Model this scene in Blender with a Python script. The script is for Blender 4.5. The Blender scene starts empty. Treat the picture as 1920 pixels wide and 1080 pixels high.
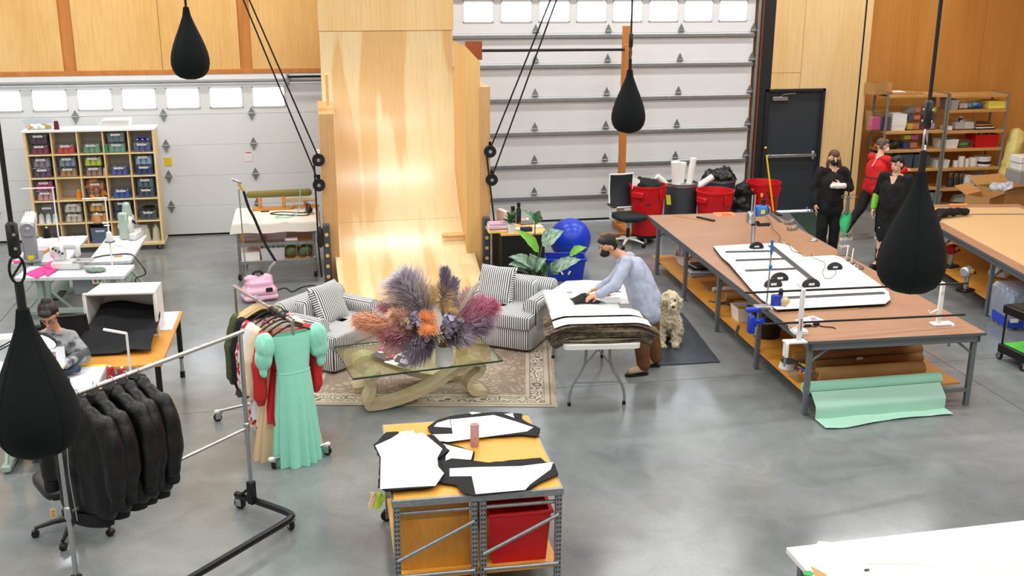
import bpy, bmesh, math, random
from mathutils import Vector, Matrix, noise as mnoise
random.seed(7)
SC = bpy.context.scene
COL = SC.collection
PI = math.pi
# ---------------------------------------------------------------- camera
F_PX, PITCH, YAW, ROLL, CAM_H = 2000.0, math.radians(16.5), math.radians(10.8), math.radians(0.2), 4.2
_w = Vector((math.sin(YAW)*math.cos(PITCH), math.cos(YAW)*math.cos(PITCH), -math.sin(PITCH)))
_r = Vector((math.cos(YAW), -math.sin(YAW), 0)); _u = _r.cross(_w)
_r, _u = _r*math.cos(ROLL)+_u*math.sin(ROLL), -_r*math.sin(ROLL)+_u*math.cos(ROLL)
_O = Vector((0, 0, CAM_H))
cam = bpy.data.cameras.new('camera'); camo = bpy.data.objects.new('camera', cam); COL.objects.link(camo)
cam.sensor_width = 36; cam.lens = F_PX/1920*36; cam.clip_start = .05; cam.clip_end = 300
camo.matrix_world = Matrix(((_r.x, _u.x, -_w.x, 0), (_r.y, _u.y, -_w.y, 0), (_r.z, _u.z, -_w.z, CAM_H), (0, 0, 0, 1)))
SC.camera = camo
# ---------------------------------------------------------------- world, lights, exposure
SC.view_settings.view_transform = 'Standard'; SC.view_settings.look = 'None'
SC.view_settings.gamma = 1; SC.view_settings.use_curve_mapping = False
SC.view_settings.exposure = 0.0
wd = bpy.data.worlds.new('overcast_sky'); SC.world = wd; wd.use_nodes = True
_bg = wd.node_tree.nodes['Background']; _bg.inputs[0].default_value = (.8, .9, 1, 1); _bg.inputs[1].default_value = 8.0
LAMP_W = 97
LAMP_POS = [(x, y) for y in (1.0, 5.0, 9.0, 13.0, 16.2) for x in (-6, -2, 2, 6, 10)]
for _i, (_x, _y) in enumerate(LAMP_POS):
    L = bpy.data.lights.new('strip_light', 'AREA'); L.shape = 'RECTANGLE'; L.size = 2.4; L.size_y = .32
    L.energy = LAMP_W; L.color = (1, .985, .96)
    o = bpy.data.objects.new('strip_light', L); COL.objects.link(o); o.location = (_x, _y, 6.22)

# ---------------------------------------------------------------- helpers
def ray(x, y): return _w+_r*((x-960)/F_PX)-_u*((y-540)/F_PX)
def G(x, y, z=0.0):
    d = ray(x, y); return _O+d*((z-CAM_H)/d.z)
def Wy(x, y, Y):
    d = ray(x, y); return _O+d*(Y/d.y)
def lin(c):
    c /= 255.0
    return c/12.92 if c <= .04045 else ((c+.055)/1.055)**2.4
def rgb(h):
    if isinstance(h, (tuple, list)): return (*h[:3], 1)
    return (lin(int(h[0:2], 16)), lin(int(h[2:4], 16)), lin(int(h[4:6], 16)), 1)
MATS = {}
def mat(name, col='808080', rough=.5, metal=0, var=None, bump=None, alpha=1, trans=0, coat=0, sheen=0, spec=.5, emit=None, col2=None, ior=1.45, stretch=(1, 1, 1), coords='Object', detail=4):
    """var=(scale, contrast) mixes col with col2 by noise; bump=(scale, strength)"""
    if name in MATS: return MATS[name]
    m = bpy.data.materials.new(name); m.use_nodes = True; MATS[name] = m
    nt = m.node_tree; N = nt.nodes; L = nt.links; b = N['Principled BSDF']
    I = b.inputs
    I['Base Color'].default_value = rgb(col); I['Roughness'].default_value = rough; I['Metallic'].default_value = metal
    I['Alpha'].default_value = alpha; I['Transmission Weight'].default_value = trans; I['Coat Weight'].default_value = coat
    I['Sheen Weight'].default_value = sheen; I['Specular IOR Level'].default_value = spec; I['IOR'].default_value = ior
    if emit: I['Emission Color'].default_value = rgb(emit[0]); I['Emission Strength'].default_value = emit[1]
    if var or bump:
        tc = N.new('ShaderNodeTexCoord'); mp = N.new('ShaderNodeMapping'); mp.inputs['Scale'].default_value = stretch
        L.new(tc.outputs[coords], mp.inputs[0])
    if var:
        nz = N.new('ShaderNodeTexNoise'); nz.inputs['Scale'].default_value = var[0]; nz.inputs['Detail'].default_value = detail
        L.new(mp.outputs[0], nz.inputs['Vector'])
        rp = N.new('ShaderNodeValToRGB'); c = var[1]
        rp.color_ramp.elements[0].position = .5-c; rp.color_ramp.elements[1].position = .5+c
        rp.color_ramp.elements[0].color = rgb(col); rp.color_ramp.elements[1].color = rgb(col2 or col)
        L.new(nz.outputs['Fac'], rp.inputs[0]); L.new(rp.outputs[0], I['Base Color'])
    if bump:
        n2 = N.new('ShaderNodeTexNoise'); n2.inputs['Scale'].default_value = bump[0]; n2.inputs['Detail'].default_value = 3
        L.new(mp.outputs[0], n2.inputs['Vector'])
        bm = N.new('ShaderNodeBump'); bm.inputs['Strength'].default_value = bump[1]; bm.inputs['Distance'].default_value = .02
        L.new(n2.outputs['Fac'], bm.inputs['Height']); L.new(bm.outputs[0], I['Normal'])
    return m
def glass(name, col='FFFFFF', tint=.85, gloss=.12, rough=.05):
    """thin clear sheet: transparent with a fresnel gloss"""
    if name in MATS: return MATS[name]
    m = bpy.data.materials.new(name); m.use_nodes = True; MATS[name] = m
    nt = m.node_tree; N = nt.nodes; L = nt.links; N.remove(N['Principled BSDF'])
    t = N.new('ShaderNodeBsdfTransparent'); c = rgb(col); t.inputs[0].default_value = c
    g = N.new('ShaderNodeBsdfGlossy' if tint > .9 else 'ShaderNodeBsdfPrincipled'); g.inputs[0].default_value = (1, 1, 1, 1) if tint > .9 else c; g.inputs['Roughness'].default_value = rough
    mx = N.new('ShaderNodeMixShader'); lw = N.new('ShaderNodeLayerWeight'); lw.inputs[0].default_value = .3
    ad = N.new('ShaderNodeMath'); ad.operation = 'MULTIPLY_ADD'; ad.inputs[1].default_value = gloss*2; ad.inputs[2].default_value = 1-tint
    L.new(lw.outputs['Fresnel'], ad.inputs[0]); L.new(ad.outputs[0], mx.inputs[0]); L.new(t.outputs[0], mx.inputs[1]); L.new(g.outputs[0], mx.inputs[2])
    L.new(mx.outputs[0], N['Material Output'].inputs[0])
    return m
def rotz(a): return Matrix.Rotation(a, 3, 'Z')
class MB:
    def __init__(s): s.v = []; s.f = []; s.m = []; s.mi = 0
    def add(s, vs, fs, M=None, t=None):
        n = len(s.v)
        for p in vs:
            p = Vector(p)
            if M is not None: p = M @ p
            if t is not None: p = p+Vector(t)
            s.v.append(p)
        for f in fs: s.f.append([i+n for i in f]); s.m.append(s.mi)
        return s
    def box(s, c, d, b=0, rot=None):
        x, y, z = (k/2 for k in d)
        if rot is not None and not isinstance(rot, Matrix): rot = rotz(rot)
        if b <= 0:
            vs = [(i*x, j*y, k*z) for k in (-1, 1) for j in (-1, 1) for i in (-1, 1)]
            fs = [(0, 2, 3, 1), (4, 5, 7, 6), (0, 1, 5, 4), (2, 6, 7, 3), (0, 4, 6, 2), (1, 3, 7, 5)]
            return s.add(vs, fs, rot, c)
        b = min(b, x*.98, y*.98, z*.98)
        vs = []; idx = {}
        for k in (-1, 1):
            for j in (-1, 1):
                for i in (-1, 1):
                    for a in range(3):
                        p = [i*(x-b), j*(y-b), k*(z-b)]; p[a] = (i*x, j*y, k*z)[a]
                        idx[(i, j, k, a)] = len(vs); vs.append(p)
        g = lambda i, j, k, a: idx[(i, j, k, a)]
        fs = []
        for q in (-1, 1):
            f = [g(q, -1, -1, 0), g(q, 1, -1, 0), g(q, 1, 1, 0), g(q, -1, 1, 0)]; fs.append(f if q > 0 else f[::-1])
            f = [g(-1, q, -1, 1), g(1, q, -1, 1), g(1, q, 1, 1), g(-1, q, 1, 1)]; fs.append(f if q < 0 else f[::-1])
            f = [g(-1, -1, q, 2), g(1, -1, q, 2), g(1, 1, q, 2), g(-1, 1, q, 2)]; fs.append(f if q > 0 else f[::-1])
        for p in (-1, 1):
            for q in (-1, 1):
                f = [g(-1, p, q, 1), g(1, p, q, 1), g(1, p, q, 2), g(-1, p, q, 2)]; fs.append(f if p*q < 0 else f[::-1])
                f = [g(p, -1, q, 0), g(p, 1, q, 0), g(p, 1, q, 2), g(p, -1, q, 2)]; fs.append(f if p*q > 0 else f[::-1])
                f = [g(p, q, -1, 0), g(p, q, 1, 0), g(p, q, 1, 1), g(p, q, -1, 1)]; fs.append(f if p*q < 0 else f[::-1])
        for i in (-1, 1):
            for j in (-1, 1):
                for k in (-1, 1):
                    f = [g(i, j, k, 0), g(i, j, k, 1), g(i, j, k, 2)]; fs.append(f if i*j*k > 0 else f[::-1])
        return s.add(vs, fs, rot, c)
    def tube(s, pts, r, n=8, closed=False, cap=True, flat=None):
        P = [Vector(p) for p in pts]; k = len(P)
        R = r if isinstance(r, (list, tuple)) else [r]*k
        base = len(s.v); up = None
        for i, p in enumerate(P):
            if closed: t = P[(i+1) % k]-P[i-1]
            else: t = P[min(i+1, k-1)]-P[max(i-1, 0)]
            if t.length < 1e-9: t = Vector((0, 0, 1))
            t.normalize()
            if up is None: up = Vector((0, 0, 1)) if abs(t.z) < .9 else Vector((0, 1, 0))
            a = t.cross(up)
            if a.length < 1e-5: a = t.cross(Vector((1, 0, 0)))
            a.normalize(); b = a.cross(t); up = b
            for q in range(n):
                th = 2*PI*q/n
                s.v.append(p+a*(R[i]*math.cos(th))+b*(R[i]*math.sin(th)*(flat or 1)))
        for i in range(k if closed else k-1):
            for q in range(n):
                A = base+i*n; B = base+((i+1) % k)*n; q2 = (q+1) % n
                s.f.append([A+q, A+q2, B+q2, B+q]); s.m.append(s.mi)
        if cap and not closed:
            s.f.append([base+q for q in range(n)][::-1]); s.m.append(s.mi)
            s.f.append([base+(k-1)*n+q for q in range(n)]); s.m.append(s.mi)
        return s
    def cyl(s, p0, p1, r0, r1=None, n=14): return s.tube([p0, p1], [r0, r0 if r1 is None else r1], n)
    def lathe(s, prof, n=24, c=(0, 0, 0), M=None):
        vs = []; fs = []
        for (r, z) in prof:
            for q in range(n):
                a = 2*PI*q/n; vs.append((r*math.cos(a), r*math.sin(a), z))
        k = len(prof)
        for i in range(k-1):
            for q in range(n):
                q2 = (q+1) % n; fs.append([i*n+q, i*n+q2, (i+1)*n+q2, (i+1)*n+q])
        fs.append([q for q in range(n)][::-1]); fs.append([(k-1)*n+q for q in range(n)])
        return s.add(vs, fs, M, c)
    def prism(s, poly, z0, z1, M=None, t=None):
        k = len(poly); vs = [(x, y, z0) for x, y in poly]+[(x, y, z1) for x, y in poly]
        fs = [list(range(k))[::-1], list(range(k, 2*k))]+[[i, (i+1) % k, k+(i+1) % k, k+i] for i in range(k)]
        return s.add(vs, fs, M, t)
    def ball(s, c, r, n=12, m=8, M=None):
        if not isinstance(r, (tuple, list)): r = (r, r, r)
        vs = [(0, 0, -r[2])]; fs = []
        for i in range(1, m):
            ph = -PI/2+PI*i/m
            for q in range(n):
                a = 2*PI*q/n; vs.append((r[0]*math.cos(ph)*math.cos(a), r[1]*math.cos(ph)*math.sin(a), r[2]*math.sin(ph)))
        vs.append((0, 0, r[2])); T = len(vs)-1
        for q in range(n):
            q2 = (q+1) % n; fs.append([0, 1+q2, 1+q]); fs.append([T, T-n+q, T-n+q2])
        for i in range(m-2):
            for q in range(n):
                q2 = (q+1) % n; a = 1+i*n; fs.append([a+q, a+q2, a+n+q2, a+n+q])
        return s.add(vs, fs, M, c)
    def cap(s, p0, p1, r0, r1=None, n=12):
        """tapered capsule"""
        r1 = r0 if r1 is None else r1
        s.cyl(p0, p1, r0, r1, n); s.ball(p0, r0, n, 8); s.ball(p1, r1, n, 8); return s
    def chain(s, pts, rs, n=12):
        for i in range(len(pts)-1): s.cap(pts[i], pts[i+1], rs[i], rs[i+1], n)
        return s
    def grid(s, fn, nu, nv, thick=0, cu=False):
        """fn(u,v)->point, u,v in 0..1; thick>0 gives a closed sheet"""
        U = nu if cu else nu+1
        vs = [Vector(fn(i/nu, j/nv)) for j in range(nv+1) for i in range(U)]
        fs = []
        for j in range(nv):
            for i in range(nu):
                i2 = (i+1) % U; fs.append([j*U+i, j*U+i2, (j+1)*U+i2, (j+1)*U+i])
        if thick:
            nn = [Vector((0, 0, 0)) for _ in vs]
            for f in fs:
                q = (vs[f[1]]-vs[f[0]]).cross(vs[f[3]]-vs[f[0]])
                for i in f: nn[i] += q
            n0 = len(vs); vs = vs+[v-(q.normalized() if q.length > 1e-12 else Vector((0, 0, 1)))*thick for v, q in zip(vs, nn)]
            fs = fs+[[i+n0 for i in f][::-1] for f in fs]
            bd = []
            if not cu:
                for j in range(nv): bd += [((j+1)*U, j*U), (j*U+nu, (j+1)*U+nu)]
            for i in range(nu): i2 = (i+1) % U; bd += [(i, i2), (nv*U+i2, nv*U+i)]
            for a, b in bd: fs.append([b, a, a+n0, b+n0])
        return s.add(vs, fs)
    def mesh(s, name, mats, ang=40):
        me = bpy.data.meshes.new(name); me.from_pydata(s.v, [], s.f)
        for m in (mats if isinstance(mats, (list, tuple)) else [mats]): me.materials.append(m)
        me.polygons.foreach_set('material_index', s.m)
        if ang:
            me.polygons.foreach_set('use_smooth', [True]*len(s.f)); me.set_sharp_from_angle(angle=math.radians(ang))
        me.update(); return me
    def build(s, name, mats, parent=None, ang=40, loc=None, rz=0):
        o = bpy.data.objects.new(name, s.mesh(name, mats, ang)); COL.objects.link(o)
        if parent is not None: o.parent = parent
        if loc is not None: o.location = loc
        if rz: o.rotation_euler.z = rz
        return o
def tag(o, label=None, cat=None, group=None, kind=None):
    if label: o['label'] = label
    if cat: o['category'] = cat
    if group: o['group'] = group
    if kind: o['kind'] = kind
    return o
def thing(name, label, cat, loc=(0, 0, 0), rz=0, group=None):
    o = bpy.data.objects.new(name, None); COL.objects.link(o); o.empty_display_size = .1
    o.location = loc; o.rotation_euler.z = rz
    return tag(o, label, cat, group)
def struct(o): o['kind'] = 'structure'; return o
def dup(src, loc=None, rz=None, label=None, group=None, parent=None):
    r = src.copy(); COL.objects.link(r)
    if parent is not None: r.parent = parent
    if loc is not None: r.location = loc
    if rz is not None: r.rotation_euler.z = rz
    if label: r['label'] = label
    if group: r['group'] = group
    for ch in list(src.children): dup(ch, parent=r)
    return r
def piece(name, me, parent, loc=(0, 0, 0), rz=0):
    o = bpy.data.objects.new(name, me); COL.objects.link(o); o.parent = parent; o.location = loc; o.rotation_euler.z = rz; return o
def blob(mb, name, mats, parent=None, vox=.012, smooth=4, disp=None, loc=None, rz=0, paint=None):
    """voxel-fuse overlapping closed shells into one continuous surface; disp=(scale,amount); paint(co)->material index"""
    o = mb.build(name, mats, parent, 0, loc, rz)
    md = o.modifiers.new('r', 'REMESH'); md.mode = 'VOXEL'; md.voxel_size = vox
    if smooth:
        sm = o.modifiers.new('s', 'SMOOTH'); sm.iterations = smooth; sm.factor = .5
    dg = bpy.context.evaluated_depsgraph_get()
    me = bpy.data.meshes.new_from_object(o.evaluated_get(dg)); o.modifiers.clear(); old = o.data; o.data = me
    me.name = name; bpy.data.meshes.remove(old)
    if disp:
        sc, am = disp[:2]; st = disp[2] if len(disp) > 2 else (1, 1, 1)
        nrm = [v.normal.copy() for v in me.vertices]
        for v, n in zip(me.vertices, nrm):
            p = Vector((v.co.x*st[0], v.co.y*st[1], v.co.z*st[2]))
            v.co += n*(mnoise.fractal(p*sc, 1, 2, 2)*am)
    me.polygons.foreach_set('use_smooth', [True]*len(me.polygons))
    me.materials.clear()
    for m in (mats if isinstance(mats, (list, tuple)) else [mats]): me.materials.append(m)
    if paint:
        for p in me.polygons: p.material_index = paint(p.center)
    me.update(); return o
def noisef(x, y, z=0, s=1): return mnoise.noise(Vector((x*s, y*s, z*s)))
def text_obj(body, size, name, m, parent=None, loc=(0, 0, 0), rot=(0, 0, 0), ext=.0005, align='CENTER'):
    cu = bpy.data.curves.new(name, 'FONT'); cu.body = body; cu.size = size; cu.extrude = ext; cu.align_x = align; cu.align_y = 'CENTER'
    o = bpy.data.objects.new(name, cu); COL.objects.link(o)
    dg = bpy.context.evaluated_depsgraph_get(); me = bpy.data.meshes.new_from_object(o.evaluated_get(dg))
    bpy.data.objects.remove(o); me.materials.clear(); me.materials.append(m)
    o = bpy.data.objects.new(name, me); COL.objects.link(o)
    if parent is not None: o.parent = parent
    o.location = loc; o.rotation_euler = rot
    return o
# shared materials
M_STEEL = mat('galvanised_steel', 'A9ADAF', .38, .75, var=(30, .3), col2='8A8F92')
M_CHROME = mat('chrome', 'C4C4C6', .32, 1)
M_BLACK = mat('black_plastic', '141414', .45)
M_BLACKMET = mat('black_metal', '17181A', .4, .4)
M_RUBBER = mat('black_rubber', '1A1A1A', .7)
M_WHITEPL = mat('white_plastic', 'EDEDEA', .4)
M_PAPER = mat('white_paper', 'F4F3F0', .8)
M_PRINT = mat('black_ink', '2A2A2A', .8)
M_CLEAR = glass('clear_plastic', 'FAFCFE', .94, .12, .18)
M_GREYMET = mat('grey_painted_steel', '6E7378', .45, .3)
def attach(o, parent):
    """make o a part of parent without moving it"""
    for k in ('label', 'category', 'group'):
        if k in o: del o[k]
    o.parent = parent
    bpy.context.view_layer.update()
    o.matrix_parent_inverse = parent.matrix_world.inverted()
    return o
def adopt(src, parent):
    for c in list(src.children): attach(c, parent)
    bpy.data.objects.remove(src)
def spow(a, e): return math.copysign(abs(a)**e, a)
def soft(mb, c, d, e=.35, n=28, m=16, M=None, sag=0):
    """superellipsoid cushion"""
    def fn(u, v):
        th = 2*PI*u-PI; ph = PI*(v-.5)*.9999
        x = spow(math.cos(ph), e)*spow(math.cos(th), e)*d[0]/2; y = spow(math.cos(ph), e)*spow(math.sin(th), e)*d[1]/2; z = spow(math.sin(ph), e)*d[2]/2
        p = Vector((x, y, z))
        if M is not None: p = M @ p
        return p+Vector(c)
    return mb.grid(fn, n, m, 0, True)
def ribbon(path, t):
    """2-D centre line -> closed outline of thickness t (list or number)"""
    L, R = [], []; k = len(path)
    for i in range(k):
        a = path[max(0, i-1)]; b = path[min(k-1, i+1)]; dx, dy = b[0]-a[0], b[1]-a[1]; l = math.hypot(dx, dy) or 1
        h = (t[i] if isinstance(t, (list, tuple)) else t)/2
        L.append((path[i][0]-dy/l*h, path[i][1]+dx/l*h)); R.append((path[i][0]+dy/l*h, path[i][1]-dx/l*h))
    return L, R
def strip(mb, path, t, y0, y1):
    """ribbon in the XZ plane extruded along Y, made of quads"""
    L, R = ribbon(path, t); k = len(path)
    vs = []
    for i in range(k): vs += [(L[i][0], y0, L[i][1]), (L[i][0], y1, L[i][1]), (R[i][0], y1, R[i][1]), (R[i][0], y0, R[i][1])]
    fs = [(0, 1, 2, 3), (4*k-1, 4*k-2, 4*k-3, 4*k-4)]
    for i in range(k-1):
        for q in range(4): a = 4*i+q; b = 4*i+(q+1) % 4; fs.append((a, a+4, b+4, b))
    return mb.add(vs, fs)
def smoothpath(p, n=6):
    """Catmull-Rom through the points (any dimension)"""
    out = []; k = len(p)
    for i in range(k-1):
        a = p[max(0, i-1)]; b = p[i]; c = p[i+1]; d = p[min(k-1, i+2)]
        for j in range(n):
            t = j/n
            out.append(tuple(.5*(2*b[q]+(c[q]-a[q])*t+(2*a[q]-5*b[q]+4*c[q]-d[q])*t*t+(-a[q]+3*b[q]-3*c[q]+d[q])*t**3) for q in range(len(b))))
    out.append(tuple(p[-1])); return out
# ================================================================ SETTING
D = 17.8
def ply(name, c1, c2, sx=1.0, sz=.15, scale=2.2, rough=.42, dist=2.5, contrast=.2):
    """plywood / veneer figure: stretched, distorted noise plus fine grain"""
    if name in MATS: return MATS[name]
    m = bpy.data.materials.new(name); m.use_nodes = True; MATS[name] = m
    N = m.node_tree.nodes; L = m.node_tree.links; b = N['Principled BSDF']; b.inputs['Roughness'].default_value = rough
    tc = N.new('ShaderNodeTexCoord'); mp = N.new('ShaderNodeMapping'); mp.inputs['Scale'].default_value = (sx, sx, sz)
    L.new(tc.outputs['Object'], mp.inputs[0])
    n1 = N.new('ShaderNodeTexNoise'); n1.inputs['Scale'].default_value = scale; n1.inputs['Detail'].default_value = 3; n1.inputs['Distortion'].default_value = dist*.2
    L.new(mp.outputs[0], n1.inputs['Vector'])
    r1 = N.new('ShaderNodeValToRGB'); e = r1.color_ramp.elements
    e[0].position = .5-contrast; e[1].position = .5+contrast; e[0].color = rgb(c1); e[1].color = rgb(c2)
    L.new(n1.outputs['Fac'], r1.inputs[0])
    m2 = N.new('ShaderNodeMapping'); m2.inputs['Scale'].default_value = (sx*60, sx*60, sz*10); L.new(tc.outputs['Object'], m2.inputs[0])
    n2 = N.new('ShaderNodeTexNoise'); n2.inputs['Scale'].default_value = 1; n2.inputs['Detail'].default_value = 2; L.new(m2.outputs[0], n2.inputs['Vector'])
    mx = N.new('ShaderNodeMix'); mx.data_type = 'RGBA'; mx.blend_type = 'MULTIPLY'
    r2 = N.new('ShaderNodeValToRGB'); r2.color_ramp.elements[0].position = .35; r2.color_ramp.elements[0].color = (.82, .8, .76, 1); r2.color_ramp.elements[1].position = .6
    L.new(n2.outputs['Fac'], r2.inputs[0]); mx.inputs[0].default_value = .5
    L.new(r1.outputs[0], mx.inputs[6]); L.new(r2.outputs[0], mx.inputs[7]); L.new(mx.outputs[2], b.inputs['Base Color'])
    return m
M_PLYW = ply('plywood_wall', 'D9A860', 'E6BD7C', .5, .25, 2.0, .4)
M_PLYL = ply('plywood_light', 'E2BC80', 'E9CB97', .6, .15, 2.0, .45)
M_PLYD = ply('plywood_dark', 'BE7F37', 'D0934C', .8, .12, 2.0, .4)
M_STUD = ply('timber_stud', 'B8702C', 'C98440', 4, .3, 3, .5)
M_OSB = ply('orange_shelf_board', 'D08A2C', 'DC9C40', 1, 1, 4, .45)
# concrete floor
def floor_mat():
    m = bpy.data.materials.new('polished_concrete'); m.use_nodes = True; N = m.node_tree.nodes; L = m.node_tree.links; b = N['Principled BSDF']
    tc = N.new('ShaderNodeTexCoord')
    def nz(s, d, dist=0):
        n = N.new('ShaderNodeTexNoise'); n.inputs['Scale'].default_value = s; n.inputs['Detail'].default_value = d; n.inputs['Distortion'].default_value = dist
        L.new(tc.outputs['Object'], n.inputs['Vector']); return n
    a = nz(.55, 6, .6); c = nz(3, 9, .9); e = nz(38, 4)
    r = N.new('ShaderNodeValToRGB'); E = r.color_ramp.elements; E[0].position = .32; E[1].position = .68; E[0].color = rgb('767B7D'); E[1].color = rgb('969B9C')
    L.new(a.outputs['Fac'], r.inputs[0])
    r2 = N.new('ShaderNodeValToRGB'); E = r2.color_ramp.elements; E[0].position = .3; E[1].position = .75; E[0].color = (.7, .7, .69, 1); E[1].color = (1, 1, 1, 1)
    L.new(c.outputs['Fac'], r2.inputs[0])
    mx = N.new('ShaderNodeMix'); mx.data_type = 'RGBA'; mx.blend_type = 'MULTIPLY'; mx.inputs[0].default_value = .75
    L.new(r.outputs[0], mx.inputs[6]); L.new(r2.outputs[0], mx.inputs[7])
    r3 = N.new('ShaderNodeValToRGB'); E = r3.color_ramp.elements; E[0].position = .3; E[1].position = .6; E[0].color = (.86, .86, .85, 1); E[1].color = (1, 1, 1, 1)
    L.new(e.outputs['Fac'], r3.inputs[0])
    m2 = N.new('ShaderNodeMix'); m2.data_type = 'RGBA'; m2.blend_type = 'MULTIPLY'; m2.inputs[0].default_value = .7
    L.new(mx.outputs[2], m2.inputs[6]); L.new(r3.outputs[0], m2.inputs[7]); L.new(m2.outputs[2], b.inputs['Base Color'])
    mr = N.new('ShaderNodeMapRange'); mr.inputs[1].default_value = .3; mr.inputs[2].default_value = .7; mr.inputs[3].default_value = .13; mr.inputs[4].default_value = .24; L.new(a.outputs['Fac'], mr.inputs[0]); L.new(mr.outputs[0], b.inputs['Roughness'])
    bm = N.new('ShaderNodeBump'); bm.inputs['Strength'].default_value = .05; bm.inputs['Distance'].default_value = .01; L.new(c.outputs['Fac'], bm.inputs['Height']); L.new(bm.outputs[0], b.inputs['Normal'])
    return m
M_FLOOR = floor_mat()
X0, X1, Y0, Y1 = -9.0, 14.0, -3.0, 18.6
fl = MB().box(((X0+X1)/2, (Y0+Y1)/2, -.11), (X1-X0, Y1-Y0, .2)).build('floor', mat('joint_dark', '3A3A39', .9), None, 0); struct(fl)
xs = [X0, -3.9, 6.9, X1]; ys = [Y0, 4.0, 10.2, Y1]
g = .004
for i in range(3):
    for j in range(3):
        MB().box(((xs[i]+xs[i+1])/2, (ys[j]+ys[j+1])/2, -.006), (xs[i+1]-xs[i]-2*g, ys[j+1]-ys[j]-2*g, .012)).build('floor_slab', M_FLOOR, fl, 0)
struct(MB().box(((X0+X1)/2, (Y0+Y1)/2, 6.6), (X1-X0, Y1-Y0, .2)).build('ceiling', mat('ceiling_white', 'A8A8A4', .8), None, 0))
M_WALLW = mat('white_wall', 'D5D4D0', .8)
struct(MB().box((X0-.1, (Y0+Y1)/2, 3.25), (.2, Y1-Y0, 6.5)).build('wall_left', M_WALLW, None, 0))
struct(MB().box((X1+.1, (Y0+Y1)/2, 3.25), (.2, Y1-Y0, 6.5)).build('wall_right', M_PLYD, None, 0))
struct(MB().box(((X0+X1)/2, Y0-.1, 3.25), (X1-X0, .2, 6.5)).build('wall_front', M_WALLW, None, 0))
M_LAMP = mat('lamp_body', 'E8E8E8', .5)
for i, (x, y) in enumerate(LAMP_POS):
    t = thing('ceiling_lamp', 'long white strip lamp hung under the ceiling', 'lamp', (x, y, 6.27), 0, 'strip lamps in rows under the ceiling')
    if i == 0:
        me = MB().box((0, 0, .02), (2.46, .36, .04), .005).mesh('housing', M_LAMP); me2 = MB().cyl((0, 0, .04), (0, 0, .23), .01).mesh('hanger', M_STEEL)
    piece('housing', me, t); piece('hanger', me2, t, (-1, 0, 0)); piece('hanger', me2, t, (1, 0, 0))
# ---- back wall : structural backing above the left door and between the openings
wb = MB()
wb.box((-3.2, D+.12, 4.6), (11.6, .12, 3.9))
wb.box((2.42, D+.12, 1.3), (.36, .12, 2.8)); wb.box((-8.9, D+.12, 1.3), (.3, .12, 2.8))
wb.box((1.45, D+.12, 1.3), (2.2, .12, 2.8))
wall_back = struct(wb.build('wall_back', M_STUD, None, 0))
def zy(x, y, Y): return Wy(x, y, Y).z
# plywood sheets over the left door, seam studs showing between them
zt = 2.70
edges = [(-8.9, -6.42), (-6.3, Wy(118, 100, D).x-.02), (Wy(140, 100, D).x, Wy(300, 80, D).x), (Wy(300, 80, D).x+.006, Wy(449, 100, D).x), (Wy(472, 100, D).x, 1.2)]
for a, b in edges:
    MB().box(((a+b)/2, D+.04, (zt+6.5)/2), (b-a, .03, 6.5-zt), .003).build('plywood_panel', M_PLYW, wall_back, 0)
tr = struct(MB().box((-3.2, D+.03, zt-.035), (11.4, .05, .07), .004).build('trim_1', M_STUD, None, 0))
struct(MB().box((-3.2, D+.035, zt-.115), (11.4, .04, .09), .004).build('trim_2', mat('white_trim', 'E4E5E5', .5), None, 0))
struct(MB().cyl((-8.9, D+.0, zt-.185), (.3, D+.0, zt-.185), .03).build('trim_3', mat('seal_grey', '8A8C8C', .5), None, 40))
# ---- left overhead door
M_DOORW = mat('door_white', 'DDDFE0', .5, bump=(90, .12)); M_DOORG = mat('backing_grey', 'C4C6C8', .6)
M_HINGE = mat('hinge_steel', '9A9EA0', .35, .8); M_PANE = glass('window_glass', 'FFFFFF', .97, .1, .02)
M_FROST = mat('window_frame_white', 'E6E8EA', .4)
def hinge_mesh(diamond):
    h = MB()
    if diamond:
        h.add([(0, 0, .11), (-.055, 0, .01), (0, 0, -.11), (.055, 0, .01), (0, -.02, .11), (-.055, -.02, .01), (0, -.02, -.11), (.055, -.02, .01)],
              [(4, 5, 6, 7), (0, 1, 5, 4), (1, 2, 6, 5), (2, 3, 7, 6), (3, 0, 4, 7)])
        h.cyl((-.06, -.025, .005), (.06, -.025, .005), .011, n=8)
    else:
        h.add([(0, 0, .12), (-.05, 0, .02), (-.045, 0, -.03), (.045, 0, -.03), (.05, 0, .02)]+[(0, -.02, .12), (-.05, -.02, .02), (-.045, -.02, -.03), (.045, -.02, -.03), (.05, -.02, .02)],
              [(5, 6, 7, 8, 9), (0, 1, 6, 5), (1, 2, 7, 6), (2, 3, 8, 7), (3, 4, 9, 8), (4, 0, 5, 9)])
        h.cyl((-.055, -.028, 0), (.055, -.028, 0), .012, n=8)
    return h.mesh('hinge', M_HINGE, 30)
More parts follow.
